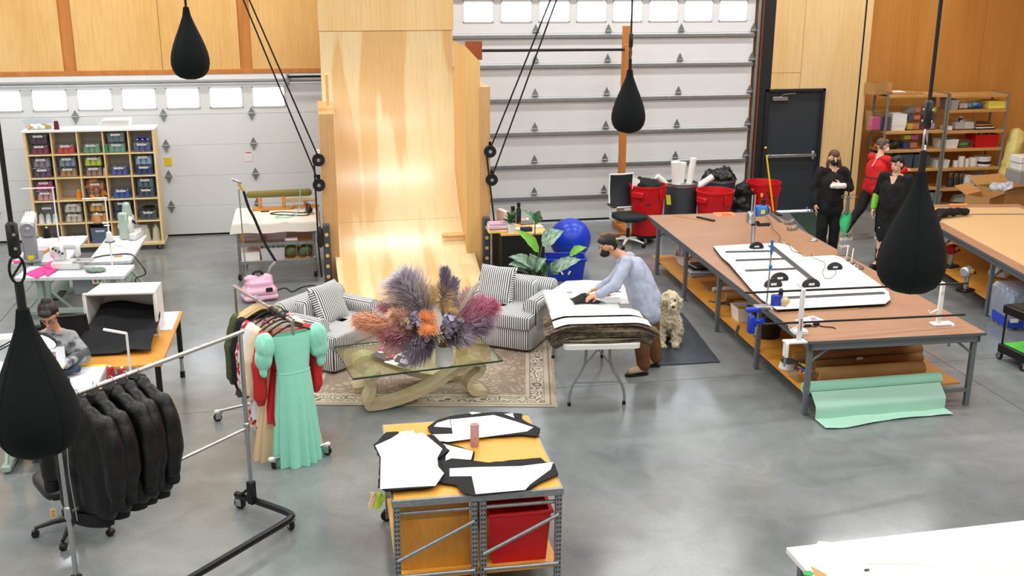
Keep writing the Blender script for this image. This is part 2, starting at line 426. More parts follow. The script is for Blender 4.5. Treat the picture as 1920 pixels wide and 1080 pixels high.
def section(parent, x0, x1, z0, z1, Y, wins=None, wz=None):
    m = MB(); g = .0015
    if not wins:
        m.box(((x0+x1)/2, Y+.02, (z0+z1)/2), (x1-x0, .04, z1-z0-2*g), .002)
        m.build('door_section', M_DOORW, parent, 0); return
    m.box(((x0+x1)/2, Y+.02, (z0+g+wz[0])/2), (x1-x0, .04, wz[0]-z0-g), .004)
    m.box(((x0+x1)/2, Y+.02, (z1-g+wz[1])/2), (x1-x0, .04, z1-wz[1]-g), .004)
    e = [x0]
    for a, b in wins: e += [a, b]
    e.append(x1)
    for k in range(0, len(e), 2): m.box(((e[k]+e[k+1])/2, Y+.02, (wz[0]+wz[1])/2), (e[k+1]-e[k], .038, wz[1]-wz[0]))
    m.build('door_section', M_DOORW, parent, 0)
    for a, b in wins:
        f = MB(); t = .022; c = (wz[0]+wz[1])/2; h = wz[1]-wz[0]
        for x in (a, b): f.box((x, Y-.004, c), (t, .02, h+t), .004)
        for z in wz: f.box(((a+b)/2, Y-.004, z), (b-a+t, .02, t), .004)
        fr = f.build('window_frame', M_FROST, parent, 0)
        MB().box(((a+b)/2, Y+.02, c), (b-a, .006, h)).build('window_pane', M_PANE, fr, 0)
YD = D+.05
d1 = struct(MB().box((-4.2, YD+.06, .012), (9.0, .05, .03)).build('door_1', M_RUBBER, None, 0))
zs = [.03, .5, 1.0, 1.5, 1.99, 2.48]
LX0, LX1 = -8.7, .34
for k in range(4): section(d1, LX0, LX1, zs[k], zs[k+1], YD)
wins = []
xw = Wy(312, 180, YD).x
for k in range(-9, 4):
    a = xw+k*.668; wins.append((a, a+.5))
wins = [w_ for w_ in wins if w_[0] > LX0+.1 and w_[1] < LX1-.05]
section(d1, LX0, LX1, 1.99, 2.48, YD, wins, (2.10, 2.41))
MB().box(((LX0+LX1)/2, YD+.055, 1.02), (LX1-LX0, .02, 2.0)).build('leak_backing', M_DOORG, d1, 0)  # added sheet, stops daylight leaking through the section seams
hm = hinge_mesh(True)
for z in zs[1:5]:
    for x in (-6.3, -4.95, -3.6, -2.27, -.9): piece('hinge', hm, d1, (x, YD-.001, z))
# yellow and paper notices on the door
tag(MB().box((0, 0, 0), (.11, .004, .13)).build('warning_sign', mat('sign_yellow', 'E8C81E', .5), None, 0, (Wy(315, 303, YD).x, YD-.006, Wy(315, 303, YD).z)), 'yellow warning card hung on the white overhead door', 'sign')
t = thing('paper_notice', 'white paper notice with red heading on the white overhead door', 'sign', (Wy(466, 293, YD).x, YD-.006, Wy(466, 293, YD).z))
MB().box((0, 0, 0), (.1, .002, .15)).build('sheet', M_PAPER, t, 0); MB().box((0, -.0015, .06), (.09, .001, .02)).build('heading', mat('print_red', 'C8505A', .7), t, 0)
for k in range(4): MB().box((0, -.0015, .02-.022*k), (.075, .001, .006)).build('text_line', mat('print_pink', 'D9A0A4', .7), t, 0)
# black spring bar above door end
t = thing('door_track_bar', 'black bar with bracket at the end of the white overhead door', 'bar', (0, 0, 0))
MB().cyl((Wy(540, 148, D-.1).x, D-.1, 2.58), (.55, D-.1, 2.58), .02).build('bar', M_BLACKMET, t)
MB().box((Wy(540, 155, D-.1).x, D-.06, 2.54), (.05, .08, .2), .008).build('bracket', M_STEEL, t)
# ---- right overhead door (taller, with struts)
RX0, RX1 = 2.3, Wy(1408, 150, YD).x
zr = [.03, .48, 1.04, 1.60, 2.17, 2.73, 3.22, 3.86]
d2 = struct(MB().box(((RX0+RX1)/2, YD+.06, .012), (RX1-RX0, .05, .03)).build('door_2', M_RUBBER, None, 0))
for k in range(6): section(d2, RX0, RX1, zr[k], zr[k+1], YD)
wp = [(869, 924), (940, 996), (1011, 1067), (1082, 1136), (1150, 1203), (1218, 1270), (1284, 1335), (1349, 1400)]
section(d2, RX0, RX1, zr[6], zr[7], YD, [(Wy(a, 20, YD).x, Wy(b, 20, YD).x) for a, b in wp], (3.41, 3.74))
for k in range(3): section(d2, RX0, RX1, 3.86+.5*k, 4.36+.5*k, YD)
struct(MB().box(((RX0+RX1)/2, D+.12, 5.95), (RX1-RX0+.6, .12, 1.2)).build('wall_back_upper', M_PLYW, None, 0))
MB().box(((RX0+RX1)/2, YD+.055, 1.66), (RX1-RX0, .02, 3.2)).build('leak_backing', M_DOORG, d2, 0); MB().box(((RX0+RX1)/2, YD+.055, 4.6), (RX1-RX0, .02, 1.5)).build('leak_backing', M_DOORG, d2, 0)  # added sheets behind the seams, keeping outside light from leaking in
hm2 = hinge_mesh(False)
for z in zr[1:8]:
    s = MB(); L_ = RX1-RX0-.02; cx = (RX0+RX1)/2
    s.box((cx, YD-.03, z-.03), (L_, .06, .012)); s.box((cx, YD-.06, z-.048), (L_, .008, .045)); s.box((cx, YD-.005, z-.055), (L_, .01, .06))
    s.build('door_strut', M_STEEL, d2, 0)
    for px in (1003, 1137, 1271, 1404): piece('hinge', hm2, d2, (Wy(px, 180, YD).x, YD-.001, z+.03))
# vertical track, jambs
tk = struct(MB().box((RX1+.06, YD-.03, 3.2), (.05, .09, 6.4), .01).build('trim_4', M_STEEL, None, 0))
struct(MB().box((RX1+.13, YD-.0, 3.2), (.04, .1, 6.4), .005).build('trim_5', mat('rust_brown', '6B3A22', .7), None, 0))
struct(MB().box((RX1+.1, D+.14, 3.2), (.5, .04, 6.4)).build('leak_block', M_STUD, None, 0))  # added backing box, blocks the light leak beside the track
M_DOORB = mat('door_slate', '2E363C', .45); M_JAMB = mat('jamb_black', '1E2124', .5)
xL = Wy(1450, 100, D).x; xDR = Wy(1548, 163, D).x; zD = 2.24; xC = Wy(1637, 30, D).x
struct(MB().box(((RX1+.15+xL)/2, D+.06, 3.2), (xL-RX1-.15, .1, 6.4)).build('trim_6', M_JAMB, None, 0))
# light plywood with the personnel door opening
wl = MB().box(((xL+xDR)/2, D+.06, (zD+6.5)/2), (xDR-xL, .1, 6.5-zD)); wl.box(((xDR+xC)/2, D+.06, 3.25), (xC-xDR, .1, 6.5))
wall_l = struct(wl.build('wall_back_door_side', M_PLYL, None, 0))
seam = mat('plywood_seam', 'A9854C', .7)
xs1 = Wy(1508, 60, D).x
MB().box((xs1, D+.009, (zD+6.4)/2), (.006, .004, 6.4-zD)).build('panel_seam', seam, wall_l, 0)
MB().box(((xL+xs1)/2, D+.009, 2.52), (xs1-xL, .004, .006)).build('panel_seam', seam, wall_l, 0)
MB().box((xC-.02, D+.3, 3.25), (.04, .4, 6.5)).build('return_panel', M_PLYL, wall_l, 0)
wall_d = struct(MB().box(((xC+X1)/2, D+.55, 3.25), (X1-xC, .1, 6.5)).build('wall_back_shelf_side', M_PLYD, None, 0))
for px in (1760, 1845): MB().box((Wy(px, 60, D+.5).x, D+.499, 3.25), (.005, .004, 6.4)).build('panel_seam', mat('plywood_seam_dark', '9A6428', .7), wall_d, 0)
# personnel door
fr = MB(); fw = .05
dl = Wy(1437, 165, D).x
for x in (dl+fw/2, xDR-fw/2): fr.box((x, D+.04, zD/2), (fw, .14, zD), .006)
fr.box(((dl+xDR)/2, D+.04, zD-fw/2), (xDR-dl, .14, fw), .006)
d3 = struct(fr.build('door_3', M_JAMB, None, 0))
lx0, lx1 = dl+fw, xDR-fw
MB().box(((lx0+lx1)/2, D+.07, (zD-fw)/2+.02), (lx1-lx0-.008, .045, zD-fw-.03), .004).build('door_leaf', M_DOORB, d3, 0)
MB().box(((lx0+lx1)/2, D+.03, .01), (lx1-lx0, .16, .02), .004).build('threshold', mat('aluminium', 'C9CBCB', .35, .7), d3, 0)
pb = MB().box(((lx0+lx1)/2+.02, D-.01, 1.05), (lx1-lx0-.1, .05, .06), .01).build('panic_bar', M_STEEL, d3)
MB().box((lx1-.09, D-.0, 1.05), (.06, .08, .16), .015).build('bar_end', M_STEEL, pb); MB().box((lx0+.08, D-.005, 1.05), (.08, .07, .07), .012).build('bar_end', M_STEEL, pb)
cl = MB().box((lx0+.22, D+.0, zD-.17), (.28, .07, .07), .008).build('door_closer', M_STEEL, d3)
MB().tube([(lx0+.24, D, zD-.13), (lx0+.26, D-.04, zD-.09), (lx0+.5, D-.02, zD-.08)], .01, 6).build('closer_arm', M_STEEL, cl)
MB().cyl((lx1-.1, D+.04, .08), (lx1-.1, D-.04, .03), .012, n=8).build('door_stop', M_STEEL, d3)
# ================================================================ WARPED WALL (curved plywood ramp)
def ramp_mat():
    m = bpy.data.materials.new('ramp_plywood'); m.use_nodes = True; N = m.node_tree.nodes; L = m.node_tree.links; b = N['Principled BSDF']
    b.inputs['Roughness'].default_value = .27; b.inputs['Coat Weight'].default_value = .25; b.inputs['Coat Roughness'].default_value = .18
    tc = N.new('ShaderNodeTexCoord'); mp = N.new('ShaderNodeMapping'); mp.inputs['Scale'].default_value = (1.35, .1, .16); L.new(tc.outputs['Object'], mp.inputs[0])
    n = N.new('ShaderNodeTexNoise'); n.inputs['Scale'].default_value = 2.6; n.inputs['Detail'].default_value = 1.5; n.inputs['Distortion'].default_value = .35; L.new(mp.outputs[0], n.inputs['Vector'])
    r = N.new('ShaderNodeValToRGB'); e = r.color_ramp.elements; e[0].position = .46; e[0].color = rgb('EAD3A4'); e[1].position = .56; e[1].color = rgb('DDB67C')
    q = e.new(.535); q.color = rgb('E5C592'); L.new(n.outputs['Fac'], r.inputs[0])
    m2 = N.new('ShaderNodeMapping'); m2.inputs['Scale'].default_value = (70, 2, 3); L.new(tc.outputs['Object'], m2.inputs[0])
    n2 = N.new('ShaderNodeTexNoise'); n2.inputs['Scale'].default_value = 1; L.new(m2.outputs[0], n2.inputs['Vector'])
    r2 = N.new('ShaderNodeValToRGB'); r2.color_ramp.elements[0].position = .3; r2.color_ramp.elements[0].color = (.8, .76, .7, 1); r2.color_ramp.elements[1].position = .6; L.new(n2.outputs['Fac'], r2.inputs[0])
    mx = N.new('ShaderNodeMix'); mx.data_type = 'RGBA'; mx.blend_type = 'MULTIPLY'; mx.inputs[0].default_value = .45
    L.new(r.outputs[0], mx.inputs[6]); L.new(r2.outputs[0], mx.inputs[7])
    # scuffs and screw marks
    vo = N.new('ShaderNodeTexVoronoi'); vo.inputs['Scale'].default_value = 9; L.new(tc.outputs['Object'], vo.inputs['Vector'])
    r3 = N.new('ShaderNodeValToRGB'); r3.color_ramp.elements[0].position = .03; r3.color_ramp.elements[0].color = (.35, .25, .16, 1); r3.color_ramp.elements[1].position = .075; L.new(vo.outputs['Distance'], r3.inputs[0])
    m3 = N.new('ShaderNodeMix'); m3.data_type = 'RGBA'; m3.blend_type = 'MULTIPLY'; m3.inputs[0].default_value = .55
    L.new(mx.outputs[2], m3.inputs[6]); L.new(r3.outputs[0], m3.inputs[7]); L.new(m3.outputs[2], b.inputs['Base Color'])
    return m
M_RAMP = ramp_mat(); M_PLYT = ply('plywood_tan', 'C99A62', 'D2A670', .8, .2, 2, .5); M_PLYS = ply('plywood_side', 'E0B069', 'E6BC7C', 1.2, .15, 2, .5)
RB, RR = 13.35, 2.95
def prof(s):
    """arc-length along the ramp -> (Y,z)"""
    q = RR*PI/2
    if s < q: return (RB+RR*math.sin(s/RR), RR*(1-math.cos(s/RR))+.03)
    return (RB+RR, RR+.03+s-q)
wx0, wx1 = .30, 2.28
ramp = thing('curved_climbing_ramp', 'tall curved plywood climbing ramp with glossy surface rising behind the sofas', 'ramp', (0, 14, 0), math.radians(-2)*-1)
ramp.rotation_euler.z = math.radians(2)
def sheet(s0, s1, x0, x1, off, m, name='ramp_sheet'):
    n = max(2, int((s1-s0)/.09))
    def fn(u, v):
        s = s0+(s1-s0)*v; y, z = prof(s); a = min(s/RR, PI/2); return (x0+(x1-x0)*u, y-14-off*math.sin(a), z+off*math.cos(a))
    MB().grid(fn, 1, n, .018).build(name, m, ramp, 50)
q = RR*PI/2; sA = 2.05; zS = Wy(750, 57, RB+RR).z; sB = q+zS-RR-.03; g = .002
sheet(0.02, sA-g, wx0, wx1, 0, M_RAMP); sheet(sA+g, sB-g, wx0, wx1, 0, M_RAMP)
sheet(sB, q+2.6, wx0-.01, wx1+.01, .02, M_PLYL)
# framing under the sheets: plywood ribs
for x in (wx0+.02, (wx0+wx1)/2, wx1-.02):
    poly = [(prof(.05+(q+2.3)*k/24)[0]-14+.02, max(0, prof(.05+(q+2.3)*k/24)[1]-.02)) for k in range(25)]+[(RB+RR+.3-14, RR+2.5), (RB+RR+.3-14, 0)]
    M = Matrix(((0, 0, 1), (1, 0, 0), (0, 1, 0)))
    MB().prism(poly, x-.012, x+.012, M).build('ramp_rib', M_PLYT, ramp, 0)
# side pillars
YP = 14.7
def pil(px0, px1, py, depth, m, Y=YP, slope=0, zb=0.0):
    a = Wy(px0, 300, Y).x; b = Wy(px1, 300, Y).x; z = Wy((px0+px1)/2, py, Y).z
    mb = MB(); zl = Wy(px0, py-slope, Y).z if slope else z; zr_ = z if not slope else Wy(px1, py, Y).z
    mb.add([(a, Y, zb), (b, Y, zb), (b, Y, zr_), (a, Y, zl), (a, Y+depth, zb), (b, Y+depth, zb), (b, Y+depth, zr_), (a, Y+depth, zl)],
           [(0, 1, 2, 3), (1, 5, 6, 2), (5, 4, 7, 6), (4, 0, 3, 7), (3, 2, 6, 7), (0, 4, 5, 1)])
    return mb
ps = thing('ramp_side_tower', 'stepped plywood tower attached beside the ramp near the blue ball', 'tower', (0, 0, 0))
pil(874, 901, 116, 1.2, M_PLYS, YP, 30).build('side_panel', M_PLYS, ps, 0); pil(900.5, 919, 163, 1.1, M_PLYT, YP-.02).build('side_panel', M_PLYT, ps, 0)
MB().box((Wy(882, 90, 15.6).x, 15.3, Wy(882, 92, 15.6).z-.0), (.24, .04, .26)).build('cap_board', mat('cap_brown', '8A4A22', .5), ps, 0)
pt = thing('ramp_side_tower', 'narrow tan plywood tower beside the ramp next to the ironing table', 'tower', (0, 0, 0))
pil(602, 629, 214, 1.6, M_PLYT, YP).build('side_panel', M_PLYT, pt, 0)
MB().box((Wy(616, 160, YP+.3).x-.02, YP+.5, Wy(616, 170, YP+.3).z), (.04, .3, .42)).build('cap_board', M_PLYS, pt, 0)
adopt(ps, ramp); adopt(pt, ramp)
# perforated steel posts with timber plugs
M_POST = mat('post_steel', '4E5355', .5, .5)
for px, yt, lab in ((615, 420, 'dark steel post with plugged holes beside the ironing table'), (912, 407, 'dark steel post with plugged holes beside the black desk')):
    Y = YP-.09; t = thing('steel_post', lab, 'post', (Wy(px, 500, Y).x, Y, 0)); zt_ = Wy(px, yt, Y).z
    MB().box((0, 0, zt_/2), (.1, .1, zt_), .012).build('post', M_POST, t)
    for k in range(9):
        z = zt_-.14-.15*k
        if z > .05: MB().cyl((.0, -.049, z), (.0, -.054, z), .026, n=12).build('timber_plug', M_PLYS, t)
# block of timber resting on the ramp
pb_ = None
for k in range(200):
    s = .3+k*.01; y, z = prof(s)
    d = Vector((1.65, y, z)); dd = d-_O
    py = 540-F_PX*(dd.dot(_u)/dd.dot(_w))
    if py < 447: pb_ = (s, y, z); break
t = MB(); a = pb_[0]/RR
t.box((0, 0, 0), (.34, .07, .045), .004)
o = t.build('timber_block', M_PLYS, None, 0, (Wy(851, 445, pb_[1]).x, pb_[1]-.035*math.sin(a), pb_[2]+.03*math.cos(a)+.012)); o.rotation_euler = (a, 0, math.radians(2))
tag(o, 'short loose timber offcut resting on the curved ramp', 'block')
# pulleys and ropes
def rope(pts, r, name, lab, cat='rope', group=None, parent=None):
    o = MB().tube(pts, r, 7).build(name, M_BLACK, parent)
    return tag(o, lab, cat, group) if parent is None else o
def ext(a, b, z):
    a = Vector(a); b = Vector(b); k = (z-a.z)/(b.z-a.z); return a+(b-a)*k
for side, pls, tops, low, lab in ((-1, ((597, 300), (598, 347)), ((455, 0), (466, 0)), (603, 520), 'beside the ironing table'), (1, ((919, 284), (922, 337)), ((1033, 0), (1044, 0)), (934, 470), 'beside the tower near the blue ball')):
    Y = YP-.05
    for k, (px, py) in enumerate(pls):
        p = Wy(px, py, Y); t = thing('rope_pulley', ('upper' if k == 0 else 'lower')+' black rope pulley '+lab, 'pulley', p)
        mb = MB().lathe([(.05, -.025), (.085, -.025), (.06, 0), (.085, .025), (.05, .025)], 20, M=Matrix.Rotation(PI/2, 3, 'X')); mb.build('wheel', M_BLACK, t)
        MB().cyl((0, -.03, 0), (0, .05, 0), .025).build('axle', M_CHROME, t); MB().box((0, .04, .03), (.05, .02, .22), .01).build('bracket', M_WHITEPL if k == 0 and side < 0 else M_BLACKMET, t)
        tp = Wy(tops[1-k][0], 0, Y-.5) if side < 0 else Wy(tops[k][0], 0, Y-.5)
        o = rope([p+Vector((0, -.03, .05)), ext(p, tp, 6.4)], .011, 'pulley_rope', 'black rope running up from the '+('upper' if k == 0 else 'lower')+' pulley '+lab)
    a = Wy(*pls[0], Y); b = Wy(low[0]-(6 if side < 0 else 8), low[1]-60, Y); c = Wy(*low, Y)
    rope([a+Vector((-.06*1, -.03, 0)), b, c], .013, 'hanging_rope', 'slack black rope hanging below the pulleys '+lab)
    if side < 0:
        p = Wy(600, 430, Y-.04); tag(MB().lathe([(.012, -.2), (.03, -.18), (.05, -.12), (.045, .0), (.03, .06), (.012, .1)], 14).build('rope_weight', M_BLACK, None, 40, p-Vector((0, .03, .05))), 'black rope grip hanging by the ironing table', 'grip')
# horizontal pole to timber upright in front of the right overhead door
yu = Wy(1142, 437, 17).y; gp = G(1162, 428); 
t = thing('timber_upright', 'tall timber upright standing on feet before the striped overhead door', 'post', (gp.x, gp.y, 0))
zt_ = Wy(1174, 48, gp.y).z
MB().box((0, 0, zt_/2+.0), (.11, .09, zt_), .004).build('upright', M_STUD, t, 0)
MB().box((0, -.09, Wy(1172, 120, gp.y-.1).z), (.1, .08, .62), .004).build('cleat', M_STUD, t, 0)
MB().box((0, -.3, .045), (.14, 1.1, .09), .006).build('foot', M_STUD, t, 0); MB().box((-.1, -.75, .05), (.9, .09, .1), .006).build('foot', M_STUD, t, 0)
tag(MB().cyl(Wy(885, 95, 15.55), (gp.x, gp.y-.075, Wy(1176, 93, gp.y-.08).z), .022).build('black_pole', M_BLACK), 'black horizontal pole from ramp tower to timber upright', 'pole')
# ---------------------------------------------------------------- teardrop punching bags
M_BAG = mat('bag_canvas', '0C1012', .8, bump=(160, .25), spec=.25)
BR = .21; BH = .78
bp = [(.001, 0), (.06, .004), (.12, .022), (.165, .055), (.195, .105), (.21, .17), (.208, .23), (.195, .3), (.17, .38), (.135, .47), (.1, .55), (.068, .63), (.045, .69), (.035, .75), (.03, .78), (.001, .785)]
bag_me = MB().lathe(bp, 40).mesh('bag', M_BAG, 60)
seam_me = MB()
for k in range(4):
    a = k*PI/2+.4; seam_me.tube([((r+.0006)*math.cos(a), (r+.0006)*math.sin(a), z) for r, z in bp[1:-1]], .002, 4)
seam_me = seam_me.mesh('seam', M_BAG)
def bag(px, py, wpx, lab, hw):
    d = 2*BR*F_PX/wpx; c = _O+ray(px, py)*d
    t = thing('teardrop_punching_bag', lab, 'punching bag', (c.x, c.y, c.z-.18), random.random()*6)
    piece('bag', bag_me, t); piece('seam', seam_me, t)
    z = .78
    if hw == 0:
        MB().cyl((0, 0, z), (0, 0, z+.12), .014).build('strap', M_BLACK, t)
        MB().tube([(.03*math.cos(a), 0, z+.15+.03*math.sin(a)) for a in [k*PI/6 for k in range(12)]], .006, 6, True).build('ring', M_BLACKMET, t); z += .18
    else:
        MB().tube([(0, 0, z-.03), (0, 0, z+.13)], .022, 8).build('strap', M_BLACK, t); z += .13
        ring = [(.035*math.cos(a), 0, .07+.07*math.sin(a)) for a in [k*PI/8 for k in range(16)]]
        c_ = MB().tube([(x, y, z+q_) for x, y, q_ in ring], .007, 6, True).build('carabiner', M_BLACKMET if hw != 2 else M_CHROME, t)
        MB().tube([(-.03, 0, z+.03), (.03, 0, z+.11)], .006, 6).build('gate', M_BLACKMET, c_)
        z += .13
        MB().box((0, 0, z+.09), (.055, .05, .19), .02).build('swivel', M_BLACK, t)
        for zz in (.05, .12): MB().cyl((0, -.03, z+zz), (0, .03, z+zz), .008, n=8).build('rivet', M_CHROME, t)
        z += .18
    top = 6.45-(c.z-.18)
    MB().cyl((0, 0, z-.02), (0, 0, top), .012).build('rope', M_BLACK, t)
bag(357, 118, 71, 'black teardrop punching bag hanging in front of the plywood wall', 0)
bag(1178, 222, 63, 'black teardrop punching bag hanging before the ribbed overhead door and timber upright', 1)
bag(1708, 497, 124, 'black teardrop punching bag hanging over the end of the brown cutting table', 2)
bag(70, 790, 155, 'black teardrop punching bag hanging beside the rail of black jackets', 1)
# rope with green bag by the women
pr = G(1568, 470); pr = Vector((pr.x-.35, pr.y-.9, 0))
# ================================================================ LOUNGE
def stripe_mat():
    m = bpy.data.materials.new('ticking_stripe'); m.use_nodes = True; N = m.node_tree.nodes; L = m.node_tree.links; b = N['Principled BSDF']; b.inputs['Roughness'].default_value = .85
    tc = N.new('ShaderNodeTexCoord'); sx = N.new('ShaderNodeSeparateXYZ'); L.new(tc.outputs['Object'], sx.inputs[0])
    sn = N.new('ShaderNodeSeparateXYZ'); L.new(tc.outputs['Normal'], sn.inputs[0])
    def mth(op, a, b_=None, v=None):
        n = N.new('ShaderNodeMath'); n.operation = op; L.new(a, n.inputs[0])
        if b_ is not None: L.new(b_, n.inputs[1])
        if v is not None: n.inputs[1].default_value = v
        return n.outputs[0]
    side = mth('GREATER_THAN', mth('ABSOLUTE', sn.outputs[0]), v=.72)
    mx = N.new('ShaderNodeMix'); L.new(side, mx.inputs[0]); L.new(sx.outputs[0], mx.inputs[2]); L.new(sx.outputs[1], mx.inputs[3])
    f = mth('FRACT', mth('MULTIPLY', mx.outputs[0], v=1/.026))
    g_ = mth('LESS_THAN', f, v=.42)
    mc = N.new('ShaderNodeMix'); mc.data_type = 'RGBA'; L.new(g_, mc.inputs[0]); mc.inputs[6].default_value = rgb('E2E3E2'); mc.inputs[7].default_value = rgb('2B2D31')
    L.new(mc.outputs[2], b.inputs['Base Color']); return m
M_TICK = stripe_mat()
# ---- rug
def rug_mat():
    m = bpy.data.materials.new('persian_rug'); m.use_nodes = True; N = m.node_tree.nodes; L = m.node_tree.links; b = N['Principled BSDF']; b.inputs['Roughness'].default_value = .95
    tc = N.new('ShaderNodeTexCoord'); sp = N.new('ShaderNodeSeparateXYZ'); L.new(tc.outputs['Object'], sp.inputs[0])
    def mth(op, a, v=None, b_=None):
        n = N.new('ShaderNodeMath'); n.operation = op; L.new(a, n.inputs[0])
        if b_ is not None: L.new(b_, n.inputs[1])
        if v is not None: n.inputs[1].default_value = v
        return n.outputs[0]
    # distance to the rug's edge
    dx = mth('SUBTRACT', mth('MULTIPLY', mth('ABSOLUTE', sp.outputs[0]), -1), -RUG_L/2); dy = mth('SUBTRACT', mth('MULTIPLY', mth('ABSOLUTE', sp.outputs[1]), -1), -RUG_W/2)
    d = mth('MINIMUM', dx, None, dy)
    rb = N.new('ShaderNodeValToRGB'); rb.color_ramp.interpolation = 'CONSTANT'; e = rb.color_ramp.elements
    e[0].position = 0; e[0].color = rgb('BFB29C'); e[1].position = .03; e[1].color = rgb('8A8074')
    for p_, c in ((.045, 'C4B8A4'), (.09, '9A9084'), (.10, 'CFC5B2'), (.24, '8C8276'), (.252, 'C9BDA8'), (.29, '9E9284'), (.3, 'B7A795')): q = e.new(p_); q.color = rgb(c)
    L.new(d, rb.inputs[0])
    # border scroll motif
    vo = N.new('ShaderNodeTexVoronoi'); vo.inputs['Scale'].default_value = 8.5; L.new(tc.outputs['Object'], vo.inputs['Vector'])
    wv = mth('SINE', mth('MULTIPLY', vo.outputs['Distance'], 22))
    mk = mth('GREATER_THAN', wv, .35)
    inb = mth('MULTIPLY', mth('GREATER_THAN', d, .1), None, mth('LESS_THAN', d, .24)); mk2 = mth('MULTIPLY', mk, None, inb)
    mc = N.new('ShaderNodeMix'); mc.data_type = 'RGBA'; L.new(mk2, mc.inputs[0]); L.new(rb.outputs[0], mc.inputs[6]); mc.inputs[7].default_value = rgb('77706A')
    # field: faded all-over motif
    v2 = N.new('ShaderNodeTexVoronoi'); v2.inputs['Scale'].default_value = 9; v2.feature = 'DISTANCE_TO_EDGE'; L.new(tc.outputs['Object'], v2.inputs['Vector'])
    f2 = mth('GREATER_THAN', mth('SINE', mth('MULTIPLY', v2.outputs['Distance'], 20)), .2); f2 = mth('MULTIPLY', f2, None, mth('GREATER_THAN', d, .3)); f2 = mth('MULTIPLY', f2, .6)
    m2 = N.new('ShaderNodeMix'); m2.data_type = 'RGBA'; L.new(f2, m2.inputs[0]); L.new(mc.outputs[2], m2.inputs[6]); m2.inputs[7].default_value = rgb('7B6A60')
    nz = N.new('ShaderNodeTexNoise'); nz.inputs['Scale'].default_value = 2.2; L.new(tc.outputs['Object'], nz.inputs['Vector'])
    rz_ = N.new('ShaderNodeValToRGB'); rz_.color_ramp.elements[0].color = (.72, .66, .62, 1); rz_.color_ramp.elements[0].position = .35; rz_.color_ramp.elements[1].position = .65; L.new(nz.outputs['Fac'], rz_.inputs[0])
    m3 = N.new('ShaderNodeMix'); m3.data_type = 'RGBA'; m3.blend_type = 'MULTIPLY'; m3.inputs[0].default_value = .8; L.new(m2.outputs[2], m3.inputs[6]); L.new(rz_.outputs[0], m3.inputs[7])
    L.new(m3.outputs[2], b.inputs['Base Color']); return m
RUG_L, RUG_W = 2.75, 2.2
ra = math.radians(-11.5); ru = Vector((math.cos(ra), math.sin(ra), 0)); rv = Vector((-math.sin(ra), math.cos(ra), 0))
rc = Vector((2.32, 9.69, 0))-ru*(RUG_L/2+.03)+rv*(RUG_W/2)
rug = thing('patterned_rug', 'faded beige Persian style rug with fringe under the glass coffee table', 'rug', (rc.x, rc.y, 0), ra)
MB().box((0, 0, .006), (RUG_L, RUG_W, .011), .003).build('rug_pile', rug_mat(), rug, 0)
fr = MB(); 
for sx_ in (-1, 1):
    for k in range(150):
        y = -RUG_W/2+RUG_W*k/149; l = random.uniform(.03, .06); w_ = .005
        fr.add([(sx_*RUG_L/2, y-w_, .002), (sx_*RUG_L/2, y+w_, .002), (sx_*(RUG_L/2+l), y+random.uniform(-.012, .012), .002), (sx_*RUG_L/2, y-w_, .007), (sx_*RUG_L/2, y+w_, .007)], [(0, 1, 2), (3, 2, 4), (0, 2, 3), (1, 4, 2)])
f_ = fr.build('fringe', mat('rug_fringe', 'D8CBB2', .95), rug, 0); f_['kind'] = 'stuff'
# ---- sofas
def sofa(name, lab, c, rz, W, Dp):
    t = thing(name, lab, 'armchair', (c[0], c[1], .012), rz); hw = W/2; hd = Dp/2; aw = .19
    b = MB(); soft(b, (0, .0, .165), (W-.03, Dp-.04, .29), .16, 40, 14); b.build('base', M_TICK, t, 60)
    s = MB(); soft(s, (0, -.13, .36), (W-2*aw+.02, Dp-.3, .17), .22, 40, 14); soft(s, (0, -hd+.1, .36), (W-.04, .22, .17), .25, 40, 14); s.build('seat_cushion', M_TICK, t, 60)
    for sx_ in (-1, 1):
        a = MB(); soft(a, (sx_*(hw-aw/2), .06, .36), (aw-.02, Dp-.26, .34), .25, 28, 12)
        def arm(u, v, sx_=sx_):
            th = 2*PI*u; e_ = min(1, (1-abs(2*v-1))*14)**.5; r = .105*e_
            return (sx_*(hw-.09)+r*math.cos(th), -hd+.19+(Dp-.28)*v, .50+.85*r*math.sin(th))
        a.grid(arm, 18, 24, 0, True); a.build('arm', M_TICK, t, 60)
    k = MB(); soft(k, (0, hd-.12, .38), (W-.02, .22, .5), .25, 40, 14)
    def roll(u, v):
        th = 2*PI*u; e_ = min(1, (1-abs(2*v-1))*16)**.5; r = .115*e_
        return (-hw+.0+W*v, hd-.12+r*math.cos(th), .59+r*math.sin(th)*.95)
    k.grid(roll, 18, 40, 0, True); k.build('back', M_TICK, t, 60)
    cu = MB(); soft(cu, (0, hd-.27, .53), (W-2*aw, .2, .36), .35, 34, 14, None); cu.build('back_cushion', M_TICK, t, 60)
    for x in (-hw+.1, hw-.1):
        for y in (-hd+.1, hd-.1): MB().cyl((x, y, 0), (x, y, .06), .025).build('foot', M_BLACK, t)
    return t
